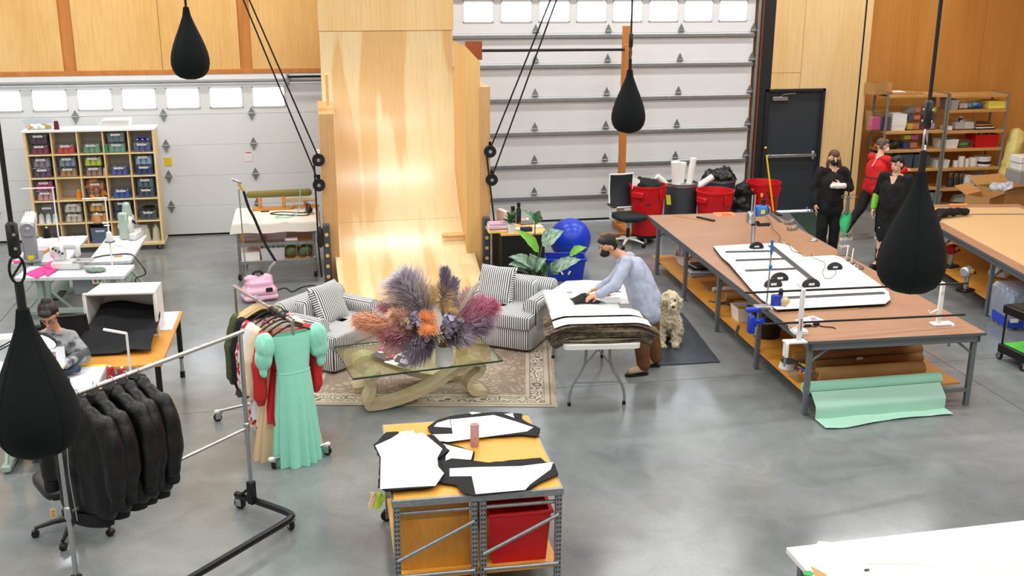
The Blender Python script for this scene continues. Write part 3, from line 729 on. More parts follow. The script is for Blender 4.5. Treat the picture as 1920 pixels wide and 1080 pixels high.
def pillow(lab, sofa_c, rz, off, tilt, yaw=0):
    M = Matrix.Rotation(tilt, 3, 'X')
    p = MB()
    def fn(u, v):
        x = 2*u-1; y = 2*v-1; return None
    n = 18
    def side(sg):
        def f(u, v):
            x = 2*u-1; y = 2*v-1; h = ((1-x**4)*(1-y**4))**.5*.085
            k = 1-.06*(1-abs(x))*(abs(y)**3)-.0; k2 = 1-.06*(1-abs(y))*(abs(x)**3)
            return (x*.235*k2, y*.235*k, sg*h)
        return f
    p.grid(side(1), n, n); p.grid(lambda u, v: side(-1)(1-u, v), n, n)
    o = p.build('throw_pillow', M_TICK, None, 80)
    c, s = math.cos(rz), math.sin(rz)
    o.location = (sofa_c[0]+off[0]*c-off[1]*s, sofa_c[1]+off[0]*s+off[1]*c, off[2]); o.rotation_euler = (PI/2-tilt, 0, rz+yaw)
    tag(o, lab, 'pillow'); return o
LS = (.16, 11.6); LR = math.radians(48); AC = (2.2, 11.86); AR = math.radians(-34)
sofa('striped_armchair', 'wide striped armchair with pillow beside the hanging dresses', LS, LR, 1.06, .92)
sofa('striped_armchair', 'wide striped armchair with pillow before the potted plant and black desk', AC, AR, 1.0, .92)
pillow('square striped pillow on armchair beside the hanging dresses', LS, LR, (-.02, .04, .63), .42)
pillow('square striped pillow on armchair in front of the black desk', AC, AR, (-.16, .06, .63), .38)
# ---- coffee table
M_TRAV = mat('travertine', 'D0BF9E', .45, var=(9, .25), col2='BBA780', bump=(40, .08), stretch=(1, 1, 2.5))
CT = (.98, 10.34); CR = math.radians(9)
ct = thing('coffee_table', 'glass topped coffee table on two curled stone ribbon legs', 'table', (CT[0], CT[1], .012), CR)
pth = smoothpath([(-.46, .385), (-.555, .33), (-.545, .22), (-.60, .1), (-.585, .03), (-.45, .032), (-.2, .075), (.05, .16), (.25, .265), (.4, .345), (.52, .375), (.60, .33), (.575, .255), (.495, .205), (.455, .13), (.5, .05), (.64, .032)], 5)
pth = [(x, max(z, .031)) for x, z in pth]
for rz_, y in ((0, -.26), (PI, -.24)):
    o = strip(MB(), pth, .062, y-.1, y+.1).build('ribbon_leg', M_TRAV, ct, 35); o.rotation_euler.z = rz_
M_TABGL = glass('table_glass', 'EEF7F0', .97, .16, .02)
MB().box((0, 0, .414), (1.53, .97, .018), .003).build('glass_top', M_TABGL, ct, 0)
ed = MB(); ed.box((0, -.486, .414), (1.535, .004, .018)); ed.box((0, .486, .414), (1.535, .004, .018)); ed.box((-.767, 0, .414), (.004, .97, .018)); ed.box((.767, 0, .414), (.004, .97, .018))
ed.build('glass_edge', mat('glass_edge_green', '2E4A3E', .2), ct, 0)
ZG = .012+.424
# ---- magazines
def flat_quad(name, pts, z, th, m, parent=None):
    """thin sheet whose corners are given in pixels on height z"""
    P = [G(x, y, z) for x, y in pts]; c = sum(P, Vector())/len(P)
    o = MB().prism([(p.x-c.x, p.y-c.y) for p in P], 0, th).build(name, m, parent, 0, (c.x, c.y, z)); return o
mg = thing('open_magazine', 'open white magazine with black photograph and bold headline on the glass table', 'magazine', (0, 0, 0))
def mz(name, pts, dz, m): o = flat_quad(name, pts, ZG+dz, .001, m); attach(o, mg); return o
q1 = lambda x, y: (680+x/13.5, 630+y/13.5)
mz('pages', [q1(*p) for p in ((530, 660), (920, 450), (1420, 650), (1060, 820))], .001, M_PAPER); mz('pages', [q1(*p) for p in ((920, 450), (1230, 310), (1720, 480), (1420, 650))], .001, mat('page_lilac', 'DCDCE8', .7))
mz('photograph', [q1(*p) for p in ((790, 640), (890, 475), (1380, 650), (1060, 810), (850, 740), (940, 690))], .0022, mat('photo_dark', '3B3C42', .5)); mz('photograph_figure', [q1(*p) for p in ((950, 600), (1020, 560), (1160, 600), (1170, 700), (1110, 720), (950, 670))], .0034, mat('photo_light', 'CFCFD2', .6))
# headline bars follow the photograph's illegible bold lettering
for (x0, y0), (x1, y1) in (((990, 455), (1110, 425)), ((1130, 460), (1290, 425)), ((1070, 500), (1180, 480)), ((1190, 540), (1290, 520)), ((1290, 575), (1540, 465))):
    a = G(*q1(x0, y0), ZG); b = G(*q1(x1, y1), ZG); d_ = (b-a); n_ = max(2, int(d_.length/.016)); dr = d_.normalized(); pr_ = Vector((-dr.y, dr.x, 0))
    mb = MB()
    for k in range(n_):
        c = a+d_*((k+.5)/n_); mb.box((c.x, c.y, ZG+.0026), (.010, random.choice((.022, .026)), .0004), 0, math.atan2(dr.y, dr.x))
    o = mb.build('headline', M_PRINT, None, 0); attach(o, mg)
m2 = thing('magazine', 'brown and dark grey magazine with pink marks on the glass table', 'magazine', (0, 0, 0))
def mz2(name, pts, dz, m): o = flat_quad(name, [q1(*p) for p in pts], ZG+dz, .003, m); attach(o, m2); return o
mz2('cover', [(190, 490), (370, 390), (830, 590), (620, 640)], .001, mat('cover_grey', '55565A', .5)); mz2('page', [(380, 320), (870, 190), (1120, 340), (680, 500)], .005, mat('page_brown', '7A5A4C', .6))
for pts, c in (([(420, 310), (520, 280), (555, 345), (440, 350)], 'F04FA0'), ([(720, 500), (820, 470), (800, 520), (730, 545)], 'F04FA0'), ([(580, 545), (640, 510), (690, 545), (620, 580)], 'E86A3A'), ([(380, 400), (480, 385), (540, 430), (430, 440)], 'EDEDED')):
    mz2('mark', pts, .009, mat('mark_'+c, c, .6))
# ---- vase and dried flowers
vz = G(833, 683, ZG); V0 = Vector((vz.x, vz.y, ZG))
tag(MB().lathe([(.001, 0), (.085, 0), (.092, .006), (.092, .205), (.084, .205), (.082, .02), (.001, .018)], 36).build('white_vase', M_WHITEPL, None, 40, V0), 'white cylinder vase of dried flowers on the glass coffee table', 'vase')
MOUTH = V0+Vector((0, 0, .2))
def along(px, py, dy):
    """point seen at the pixel, dy behind/before the vase"""
    return Wy(px, py, V0.y+dy)
def pale(h, k=.2): return tuple(min(.9, c*1.25+(.7-c)*k*.5) for c in rgb(h)[:3])
def fluff(mb, spine, R, n, length, lean=.75, droop=.25, wid=.004, rnd=random):
    """thin tapering filaments growing along a spine; R(t) gives the spread"""
    k = len(spine)-1
    for _ in range(n):
        t = rnd.random(); i = min(int(t*k), k-1); f = t*k-i; p = spine[i].lerp(spine[i+1], f); d = (spine[i+1]-spine[i]).normalized()
        o_ = Vector((rnd.gauss(0, 1), rnd.gauss(0, 1), rnd.gauss(0, 1))); o_ -= d*o_.dot(d); o_.normalize()
        l = length*rnd.uniform(.6, 1.2)*R(t)
        a = p; m_ = p+(d*lean+o_*(1-lean)*1.6)*l*.6; b = p+(d*lean+o_*(1-lean)*1.4)*l; b.z -= droop*l*rnd.random()
        w_ = o_.cross(d)*wid
        n0 = len(mb.v); mb.v += [a-w_*.6, a+w_*.6, m_+w_, m_-w_, b]; mb.f += [[n0, n0+1, n0+2, n0+3], [n0+3, n0+2, n0+4]]; mb.m += [mb.mi]*2
def plume(lab, col, col2, tip, dy, base=None, spread=1.0, n=520, length=.16, start=.3, lean=.7, bend=0, droop=.25, wid=.0035):
    T = along(*tip, dy); S = MOUTH+Vector((random.uniform(-.05, .05), random.uniform(-.05, .05), -.02))
    mid = S.lerp(T, .5)+Vector((0, 0, .06+bend)); pts = [S.lerp(mid, t).lerp(mid.lerp(T, t), t) for t in [k/14 for k in range(15)]]
    o = thing('dried_plume', lab, 'dried flower', MOUTH, 0, 'dried flowers in the white vase')
    pts = [p-MOUTH for p in pts]
    MB().tube(pts[:10], .004, 5).build('stem', mat('dry_stem', 'A08858', .8), o)
    mb = MB(); i0 = int(start*14); sp = pts[i0:]
    spread *= 1.22; lean -= .1
    rr = lambda t: spread*(.35+1.1*math.sin(PI*min(1, .12+t*.85))**.8)
    fluff(mb, sp, rr, n, length, lean, droop, wid); mb.mi = 1; fluff(mb, sp, rr, n//2, length, lean, droop, wid)
    mb.build('plume', [mat('plume_'+col, pale(col), .9, sheen=.4), mat('plume_'+col2, pale(col2), .9, sheen=.4)], o, 0)
    return o
plume('peach orange pampas plume reaching towards the striped armchair by the dresses', 'D99468', 'E3AE8C', (672, 601), -.1, n=900, spread=1.25, length=.15, lean=.78, start=.34)
plume('salmon pampas plume with paler tips beside the orange tuft', 'DDA386', 'E8C2AA', (735, 588), -.18, n=600, spread=1.0, length=.13)
plume('rose pink pampas plume drooping low over the table glass', 'B35F78', 'C98299', (725, 628), -.15, n=700, spread=1.1, bend=-.03)
plume('rose pink pampas plume tucked behind the peach plume', 'C0707F', 'D98F98', (715, 572), .15, n=500, spread=.9)
plume('pale lavender grey pampas plume, the widest, leaning to the hanging dresses', 'A69AA6', 'BEB4B8', (748, 522), .08, n=1100, spread=1.55, length=.17, lean=.62, start=.38)
plume('pale violet pampas plume tip standing behind the lavender grey plume', 'A397B4', 'BBB2C6', (757, 513), .14, n=500, spread=1.0, start=.45)
plume('dark violet upright plume, the tallest of the bouquet', '6E6078', '8A7D92', (834, 507), .05, n=800, spread=.9, length=.15, lean=.82, start=.3)
plume('dark violet plume standing beside the tallest plume', '7A6C86', '93879C', (852, 525), .12, n=500, spread=.8, lean=.8)
plume('cream white slender plume pointing to the striped armchair by the desk', 'D9C8B8', 'E9DDD0', (896, 532), .1, n=420, spread=.55, lean=.86)
plume('blush pink plume beside the slender cream plume', 'D9B0A8', 'E6C8C0', (880, 545), .16, n=450, spread=.75)
plume('magenta pink plume reaching to the striped armchair by the desk', 'B8577A', 'CC7C98', (926, 571), -.02, n=750, spread=1.05, start=.34)
plume('magenta pink plume standing behind its longer twin', 'C06885', 'D58CA2', (907, 560), .1, n=500, spread=.8, start=.4)
plume('mauve plume fanning low beside the magenta plumes', '8E6E86', 'A98CA0', (915, 605), -.12, n=600, spread=1.0, bend=-.04)
plume('dusky mauve plume hanging low beside the vase', '5E4C5E', '776678', (775, 655), -.28, n=650, spread=1.0, bend=-.02, droop=.5)
plume('dusky purple plume spilling over the vase rim', '6A5868', '857486', (868, 628), -.25, n=450, spread=.9, bend=-.03)
def tuft(lab, col, col2, px, dy, r, n=700, name='dried_tuft', ln=.05, wid=.0028):
    c = along(*px, dy)-MOUTH; o = thing(name, lab, 'dried flower', MOUTH, 0, 'dried flowers in the white vase')
    MB().tube([(0, 0, -.02), tuple(c*.5+Vector((0, 0, .02))), tuple(c)], .004, 5).build('stem', mat('dry_stem', 'A08858', .8), o)
    mb = MB()
    for k in range(n):
        d = Vector((random.gauss(0, 1), random.gauss(0, 1), random.gauss(0, 1))).normalized(); p = c+Vector((d.x*r[0], d.y*r[0], d.z*r[1]))*random.uniform(.55, 1); q_ = p+(d+Vector((random.gauss(0, .5), random.gauss(0, .5), random.gauss(0, .5)))).normalized()*ln
        w_ = d.orthogonal().normalized()*wid; n0 = len(mb.v); mb.v += [p-w_, p+w_, q_]; mb.f.append([n0, n0+1, n0+2]); mb.m.append(k % 2)
    if ln < .06: mb.ball(c, (r[0]*.75, r[0]*.75, r[1]*.75), 12, 8)
    mb.build('tuft', [mat('tuft_'+col, pale(col), .9), mat('tuft_'+col2, pale(col2), .9)], o, 0)
tuft('orange fluffy tuft above the purple petals at the heart of the bouquet', 'C9783C', 'DB8C4C', (800, 595), -.2, (.075, .055))
tuft('rounded orange fluffy tuft over the vase', 'D98446', 'E39A60', (803, 617), -.27, (.085, .06))
tuft('golden wiry seed head beside the lavender plume', 'A88648', 'BC9C60', (800, 553), .05, (.1, .1), 800, 'seed_head', .07, .0014)
tuft('golden wiry seed head beside the tallest violet plume', 'A07C40', 'B8945A', (828, 557), .0, (.115, .12), 1000, 'seed_head', .08, .0014)
tuft('golden seed head low among the violet petals', 'B08E4E', 'C2A366', (845, 582), -.08, (.05, .04), 350, 'seed_head', .05, .0016)
def petals(lab, col, px, dy, r, n=26):
    c = along(*px, dy)-MOUTH; o = thing('dried_bloom', lab, 'dried flower', MOUTH, 0, 'dried flowers in the white vase'); MB().tube([(0, 0, -.02), tuple(c)], .004, 5).build('stem', mat('dry_stem', 'A08858', .8), o)
    pm = MB(); pm.grid(lambda u, v: ((2*u-1)*.03*math.sin(PI*(.12+v*.8)), v*.055, .012*math.sin(3*u+2*v)+.01*(2*u-1)**2), 4, 4); me = pm.mesh('petal', mat('petal_'+col, pale(col), .85), 60)
    for k in range(n):
        d = Vector((random.gauss(0, 1), random.gauss(0, 1)-.4, random.gauss(0, 1))).normalized(); q_ = piece('petal', me, o, c+d*r*random.uniform(.4, 1)); q_.rotation_euler = (random.uniform(-1.4, 1.4), random.uniform(-1.4, 1.4), random.uniform(0, 6.28))
petals('grey violet papery bloom beside the orange tufts', '8B8094', (778, 600), -.2, .06); petals('dark plum papery bloom under the orange tufts', '4F414E', (812, 635), -.26, .075, 32)
petals('pale lilac papery bloom beside the golden seed head', 'A39AB4', (838, 600), -.15, .06); petals('deep plum papery bloom over the vase mouth', '54465A', (842, 622), -.24, .08, 34)
petals('brown grey papery bloom by the magenta plumes', '6B5F6B', (862, 612), -.18, .065); petals('cream papery leaves beside the salmon plume', 'B7A890', (762, 607), -.16, .06, 22)
# ================================================================ PACKING BENCH
def rect(p, z):  # four pixel corners (near-left, near-right, far-right, far-left) -> centre, length, width, angle
    A, B, C_, D_ = [G(x, y, z) for x, y in p]
    c = (A+B+C_+D_)/4; u = ((B-A)+(C_-D_))/2; v = ((D_-A)+(C_-B))/2
    return c, u.length, v.length, math.atan2(u.y, u.x)
BZ = .82
bc, bl, bw, br = rect([(723, 940), (1046, 915), (1003, 777), (725, 795)], BZ)
bench = thing('packing_bench', 'galvanised shelving workbench with orange board top covered in black fabric', 'workbench', (bc.x, bc.y, 0), br)
M_BTOP = ply('bench_board', 'DE9F3A', 'E6AC4C', 1, 1, 3, .4)
def slotted(h, w_=.045, d_=.04):
    m = MB(); m.box((0, 0, h/2), (w_, d_, h), .003); m.mi = 1
    for k in range(int(h/.035)):
        m.box((-.009, -d_/2, .03+k*.035), (.011, .003, .014)); m.box((.011, -d_/2, .03+k*.035), (.011, .003, .014))
    return m.mesh('post', [M_STEEL, mat('slot_dark', '2E3133', .7)], 0)
MB().box((0, 0, BZ-.012), (bl-.03, bw-.03, .024), .003).build('board_top', M_BTOP, bench, 0)
for y in (-bw/2+.015, bw/2-.015): MB().box((0, y, BZ-.03), (bl, .03, .055), .004).build('top_rail', M_STEEL, bench, 0)
for x in (-bl/2+.012, bl/2-.012): MB().box((x, 0, BZ-.03), (.024, bw-.05, .055), .004).build('top_rail', M_STEEL, bench, 0)
pm = slotted(BZ-.05-.1)
hx, hy = bl/2-.03, bw/2-.03
for x in (-hx, -.03, .03, hx):
    for y in (-hy, hy): piece('post', pm, bench, (x, y, .1), PI if y > 0 else 0)
for y in (-hy, hy):
    for x0, x1 in ((-hx, -.03), (.03, hx)):
        MB().cyl((x0, y-.028*math.copysign(1, -y)*-1, BZ-.13), (x1, y-.028*math.copysign(1, -y)*-1, BZ-.13), .014).build('cross_bar', M_STEEL, bench)
        MB().cyl((x0, y+.028*math.copysign(1, y), .36), (x1, y+.028*math.copysign(1, y), .62), .014).build('diagonal_brace', M_STEEL, bench)
        MB().cyl((x0, y+.028*math.copysign(1, y), .24), (x1, y+.028*math.copysign(1, y), .24), .014).build('cross_bar', M_STEEL, bench)
MB().box((0, 0, .2), (bl-.04, bw-.06, .02), .003).build('lower_shelf', M_BTOP, bench, 0)
MB().box((-bl/4, -bw/2+.14, .46), (bl/2-.1, .016, .5), .003).build('divider_board', M_OSB, bench, 0)
def caster(parent, x, y, r=.045, top=.1):
    c = MB(); c.box((0, 0, top-.006), (.05, .05, .012)); 
    for s_ in (-.02, .02): c.box((s_, -.01, top*.62), (.004, .045, top*.7))
    o = c.build('caster', M_STEEL, parent, 0, (x, y, 0), random.random()*6)
    MB().lathe([(.01, -.013), (r, -.013), (r+.003, -.008), (r+.003, .008), (r, .013), (.01, .013)], 18, (0, -.015, r+.003), Matrix.Rotation(PI/2, 3, 'Y')).build('wheel', M_RUBBER, o)
    return o
for x in (-hx, hx):
    for y in (-hy, hy): caster(bench, x, y)
# red box on lower shelf, white sheet
def bl2w(x, y, z=0): 
    c, s = math.cos(br), math.sin(br); return Vector((bc.x+x*c-y*s, bc.y+x*s+y*c, z))
M_RED = mat('red_plastic', 'C8141C', .4)
def openbox(mb, w_, d_, h, t=.012, taper=.0):
    """open container with tapering walls"""
    a, b = w_/2-taper, d_/2-taper; A, B = w_/2, d_/2
    o = [(-a, -b, 0), (a, -b, 0), (a, b, 0), (-a, b, 0), (-A, -B, h), (A, -B, h), (A, B, h), (-A, B, h)]
    i = [(-a+t, -b+t, t), (a-t, -b+t, t), (a-t, b-t, t), (-a+t, b-t, t), (-A+t, -B+t, h), (A-t, -B+t, h), (A-t, B-t, h), (-A+t, B-t, h)]
    f = [(0, 3, 2, 1)]+[(k, (k+1) % 4, 4+(k+1) % 4, 4+k) for k in range(4)]+[(8, 9, 10, 11)]+[(8+(k+1) % 4, 8+k, 12+k, 12+(k+1) % 4) for k in range(4)]+[(4+k, 4+(k+1) % 4, 12+(k+1) % 4, 12+k) for k in range(4)]
    return mb.add(o+i, f)
t = thing('red_tote', 'large open red bin on the lower shelf of the packing bench', 'bin', bl2w(.3, -.05, .211), br)
openbox(MB(), .44, 1.0, .4, .012, .03).build('bin', M_RED, t, 0)
rim = MB(); 
for x in (-.225, .225): rim.box((x, 0, .392), (.022, 1.03, .02), .004)
for y in (-.505, .505): rim.box((0, y, .392), (.47, .022, .02), .004)
rim.build('rim', M_RED, t, 0)
tag(MB().box((0, 0, .17), (.012, .5, .34), .002).build('white_board', M_PAPER, None, 0, bl2w(.055, .2, .211), br), 'white sheet of card standing beside the red bin', 'card')
# ---- fabric cut pieces and paper patterns on the bench
M_BFAB = mat('black_fabric', '17171A', .85, bump=(80, .4)); M_PAT = mat('pattern_paper', 'F2F0EC', .75); M_PATC = mat('pattern_card', 'F0E6D6', .75)
bq = lambda x, y: (680+x/3.375, 760+y/3.375)
def layer(parent, name, pts, z, th, m, jag=0, wob=.004, conv=bq):
    P = []
    for k, p in enumerate(pts):
        a = G(*conv(*p), z); P.append(a)
    Q = []
    for k in range(len(P)):
        a, b = P[k], P[(k+1) % len(P)]; n = max(1, int((b-a).length/.05))
        for j in range(n):
            q = a.lerp(b, j/n)
            if jag: q = q+Vector((random.uniform(-jag, jag), random.uniform(-jag, jag), 0))
            Q.append((q.x, q.y))
    c = (sum(q[0] for q in Q)/len(Q), sum(q[1] for q in Q)/len(Q))
    o = MB().prism([(q[0]-c[0], q[1]-c[1]) for q in Q], 0, th).build(name, m, None, 0, (c[0], c[1], z)); attach(o, parent); return o
ZB = BZ+.001
def fstack(lab, blk, wht, n=4, th=.006, pm_=None, extra=()):
    t = thing('fabric_stack', lab, 'fabric', (0, 0, 0))
    for k in range(n): layer(t, 'fabric_ply', [(x+random.uniform(-6, 6), y+random.uniform(-4, 4)) for x, y in blk], ZB+k*th, th*.8, M_BFAB, .006)
    z = ZB+n*th
    for k, w_ in enumerate(wht): layer(t, 'paper_pattern', w_, z+.0012*k, .001, pm_ or M_PAT)
    for k, (e_, m_) in enumerate(extra): layer(t, 'paper_pattern', e_, z+.0012*(len(wht)+k), .001, m_)
    return t
f1 = fstack('stack of black fabric pieces under a long white pattern behind the pink speaker', [(412, 140), (480, 95), (600, 65), (870, 48), (1005, 55), (1010, 95), (1130, 150), (1110, 195), (1000, 190), (640, 210), (560, 235), (445, 215), (440, 185)],
   [[(440, 185), (570, 180), (555, 90), (830, 62), (960, 100), (1080, 140), (1040, 165), (540, 232), (445, 222)], [(450, 135), (470, 112), (550, 88), (560, 142)]], 4, extra=(([(675, 45), (700, 42), (750, 48), (690, 58)], M_PAT), ([(895, 55), (950, 50), (960, 80)], M_PAT)))
f2 = fstack('tall heap of white patterns over black fabric hanging at the bench corner', [(75, 255), (150, 175), (215, 170), (250, 205), (390, 195), (450, 190), (545, 290), (470, 340), (510, 430), (500, 480), (440, 515), (150, 545), (105, 520), (110, 330)],
   [[(80, 255), (180, 210), (250, 165), (320, 158), (335, 180), (380, 172), (505, 275), (470, 335), (475, 385), (515, 430), (460, 510), (110, 530), (115, 330)]], 7, .006,
   extra=(([(180, 300), (300, 230), (470, 290), (480, 420), (370, 470), (170, 430)], M_PATC), ([(115, 430), (240, 425), (280, 470), (380, 480), (440, 508), (115, 530)], M_PAT)))
f3 = fstack('stack of black fabric pieces under a white pattern along the bench front', [(505, 380), (560, 340), (700, 355), (800, 368), (1120, 338), (1160, 365), (1215, 380), (1235, 440), (1180, 460), (1060, 525), (950, 550), (695, 578), (630, 545), (590, 510), (505, 495)],
   [[(550, 400), (690, 392), (1000, 385), (1205, 360), (1190, 405), (1060, 500), (1030, 535), (715, 562), (690, 448), (550, 450)]], 4)
f4 = fstack('small white pattern on black fabric between the larger stacks', [(480, 235), (600, 260), (705, 295), (690, 350), (530, 375), (470, 380), (475, 330), (545, 290)], [[(490, 240), (700, 290), (685, 345), (565, 335), (525, 350), (525, 320), (550, 290)]], 3)
# writing on the patterns (hand-written notes, illegible in the photo: fine strokes)
def scribble(parent, pts, z, rows, h=.012, m=None, conv=bq):
    a = G(*conv(*pts[0]), z); b = G(*conv(*pts[1]), z); d = (b-a); dr = d.normalized(); up = Vector((-dr.y, dr.x, 0)); mb = MB()
    for r in range(rows):
        x = 0
        while x < d.length:
            l = random.uniform(.004, .012); p = a+dr*x-up*(h*2*r); q = p+dr*l*random.uniform(.2, 1)+up*random.uniform(-h, h)
            n_ = (q-p).cross(Vector((0, 0, 1))).normalized()*.0008
            k = len(mb.v); mb.v += [p-n_, p+n_, q+n_, q-n_]; mb.f.append([k, k+1, k+2, k+3]); mb.m.append(0); x += l*.8 if random.random() > .12 else .03
    o = mb.build('handwriting', m or mat('pencil', '9A9AA2', .8), None, 0); attach(o, parent); o['kind'] = 'stuff'
scribble(f1, ((690, 140), (830, 128)), ZB+.0276, 2); scribble(f3, ((815, 450), (1010, 438)), ZB+.0276, 2)
# light cloth hanging at the bench corner
for c, x, w_ in (('B9E04A', 125, 28), ('E8C9A0', 85, 30)):
    p = G(*bq(x, 560), BZ-.02); q = Vector((p.x-.02, p.y, BZ-.02))
    mb = MB(); mb.grid(lambda u, v: (q.x+(u-.5)*.05+.012*math.sin(6*v+u*4), q.y+.01*math.cos(5*u+3*v), BZ-.005-.13*v*(1-.4*u)), 5, 6, .002)
    tag(mb.build('fabric_scrap', mat('scrap_'+c, c, .8), None, 60), ('lime green' if c[0] == 'B' else 'cream')+' fabric scrap hanging over the bench corner', 'fabric')
# pink speaker
sp = G(890, 836, BZ); t = thing('speaker', 'small pink cylindrical speaker standing on the orange bench top', 'speaker', (sp.x, sp.y, BZ))
MB().lathe([(.001, 0), (.03, 0), (.033, .006), (.033, .165), (.03, .175), (.02, .176), (.001, .172)], 28).build('body', mat('speaker_pink', 'C79A96', .7, bump=(600, .3)), t)
MB().lathe([(.02, .177), (.033, .172), (.033, .168)], 28).build('ring', mat('speaker_ring', 'A87E7C', .6), t); MB().box((0, -.033, .075), (.012, .004, .016), .002).build('badge', mat('badge_red', 'E03040', .4, emit=('E03040', .4)), t)
# ================================================================ FOLDING TABLE WITH CAMOUFLAGE STACKS
def w2(c, a, x, y, z=0): return Vector((c.x+x*math.cos(a)-y*math.sin(a), c.y+x*math.sin(a)+y*math.cos(a), z))
FZ = .735
fc, fl_, fw_, fa = rect([(1054, 648), (1206, 645), (1178, 538), (1052, 541)], FZ)
fl_ = .76; fw_ = 1.9
fA = G(1130, 647, FZ); fdir = Vector((-math.sin(fa), math.cos(fa), 0)); fc = fA+fdir*(fw_/2)
ft = thing('folding_table', 'white folding table with grey wishbone legs carrying camouflage fabric stacks', 'table', (fc.x, fc.y, 0), fa)
def rrect(w_, d_, r, n=5):
    out = []
    for cx, cy, a0 in ((w_/2-r, d_/2-r, 0), (-w_/2+r, d_/2-r, PI/2), (-w_/2+r, -d_/2+r, PI), (w_/2-r, -d_/2+r, 1.5*PI)):
        for k in range(n+1): a = a0+PI/2*k/n; out.append((cx+r*math.cos(a), cy+r*math.sin(a)))
    return out
M_TW = mat('table_white', 'E6E5E0', .5)
MB().prism(rrect(fl_, fw_, .06), FZ-.045, FZ).build('table_top', M_TW, ft, 30)
M_LEGG = mat('leg_grey', '8E9296', .4, .3)
for sy_ in (-1, 1):
    y = sy_*(fw_/2-.26)
    for sx_ in (-1, 1):
        pth = smoothpath([(sx_*.12, y, FZ-.05), (sx_*.12, y, .55), (sx_*.14, y, .42), (sx_*.25, y, .22), (sx_*.28, y, .1), (sx_*.28, y, .03)], 4)
        MB().tube(pth, .0145, 10).build('leg', M_LEGG, ft); MB().cyl((sx_*.28, y, 0), (sx_*.28, y, .04), .018).build('foot_cap', M_BLACK, ft)
        MB().tube([(sx_*.115, y, .45), (0, y+sy_*-.0, .6), ], .008, 6).build('brace', M_LEGG, ft)
    MB().cyl((-.22, y, .25), (.22, y, .25), .011).build('crossbar', M_LEGG, ft); MB().tube([(0, y, .6), (0, y-sy_*.3, FZ-.05)], .008, 6).build('brace', M_LEGG, ft)
def camo_mat():
    m = mat('camouflage_fabric', '5A4B3A', .9, var=(14, .06), col2='3B352A', bump=(90, .3), detail=2); return m
M_CAMO = camo_mat(); M_CAMO2 = mat('camouflage_edge', '756450', .9, var=(22, .08), col2='453C30'); M_KHAKI = mat('grey_lining', '8F8975', .85)
def drape(lab, y0, dep, n, th, W=.98, xo=0, paper=True, z0=FZ, papW=1.0):
    t = thing('camouflage_stack', lab, 'fabric', (w2(fc, fa, xo, y0, 0)), fa)
    for k in range(n):
        w_ = W+.02*k-random.uniform(0, .03); base = z0+.002+k*th; flat = .33
        def prof_(x, base=base, k=k):
            e = max(0, abs(x)-flat+.02*k*0); return base-1.5*e*e*(1-.35*k/n)-.15*e
        j = random.uniform(-.015, .015)
        def fn(u, v, w_=w_, j=j): x = (u-.5)*w_+j; return (x, (v-.5)*dep+.02*math.sin(7*u+k)+j, prof_(x)+.003*math.sin(13*u+k))
        MB().grid(fn, 22, 1, th*.8).build('fabric_ply', M_KHAKI if k % 5 == 2 else (M_CAMO if k % 2 else M_CAMO2), t, 40)
    if paper:
        base = z0+.004+n*th
        def fn(u, v): x = (u-.5)*W*papW; e = max(0, abs(x)-.33); return (x, (v-.5)*dep*.97, base-1.1*e*e-.12*e)
        MB().grid(fn, 22, 1, .002).build('paper_pattern', M_PAPER, t, 40)
    return t
drape('taller stack of camouflage strips with white pattern, at the table end', -fw_/2+.16, .2, 11, .018, .95, .01)
drape('lower stack of camouflage strips with white pattern behind the taller stack', -fw_/2+.56, .22, 9, .017, .93, .02)
# papers and tools on the folding table
ZF = FZ+.001
fq = lambda x, y: (1020+x/3.858, 500+y/3.858)
pp = thing('pattern_sheets', 'large white pattern sheets spread on the folding table beside the man', 'paper', (0, 0, 0))
layer(pp, 'paper_sheet', [(45, 178), (160, 105), (300, 98), (440, 105), (580, 130), (615, 268), (400, 268), (240, 262), (85, 285)], ZF, .002, M_PAPER, 0, conv=fq)
layer(pp, 'paper_sheet', [(95, 195), (140, 170), (235, 165), (240, 255), (110, 262)], ZF+.003, .001, mat('paper_pale_grey', 'E6E6EA', .8), 0, conv=fq)  # smaller sheet in a slightly greyer white
for pts in ([(165, 184), (203, 183), (203, 188), (165, 189)], [(508, 180), (558, 178), (558, 183), (508, 185)]): layer(pp, 'notch_mark', pts, ZF+.005, .0006, M_PRINT, 0, conv=fq)
tag(layer(pp, 'x', [(402, 232), (545, 228), (550, 265), (405, 266)], ZF+.004, .012, mat('ruler_clear', 'C8CCD0', .25), 0, conv=fq), None); pp.children[-1].name = 'clear_ruler'
bk = thing('black_cloth_piece', 'crumpled black cloth piece held by the man over the white sheets', 'fabric', (0, 0, 0))
A = G(*fq(310, 235), ZF+.02)
o = MB().grid(lambda u, v: (A.x+(u-.5)*.34, A.y+(v-.5)*.26+.02*math.sin(5*u), ZF+.012+.07*max(0, math.sin(PI*u*1.3)*math.sin(PI*v))+.015*math.sin(9*u+4*v)), 14, 10, .004).build('cloth', M_BFAB, bk, 60)
pn = thing('marker_pen', 'red and white marker pen lying on the white sheets', 'pen', (0, 0, 0)); a = G(*fq(448, 212), ZF+.012); b = G(*fq(478, 206), ZF+.012); c_ = G(*fq(520, 198), ZF+.012)
MB().cyl(a, b, .008, n=8).build('cap', M_RED, pn); MB().cyl(b, c_, .0065, n=8).build('barrel', M_WHITEPL, pn)
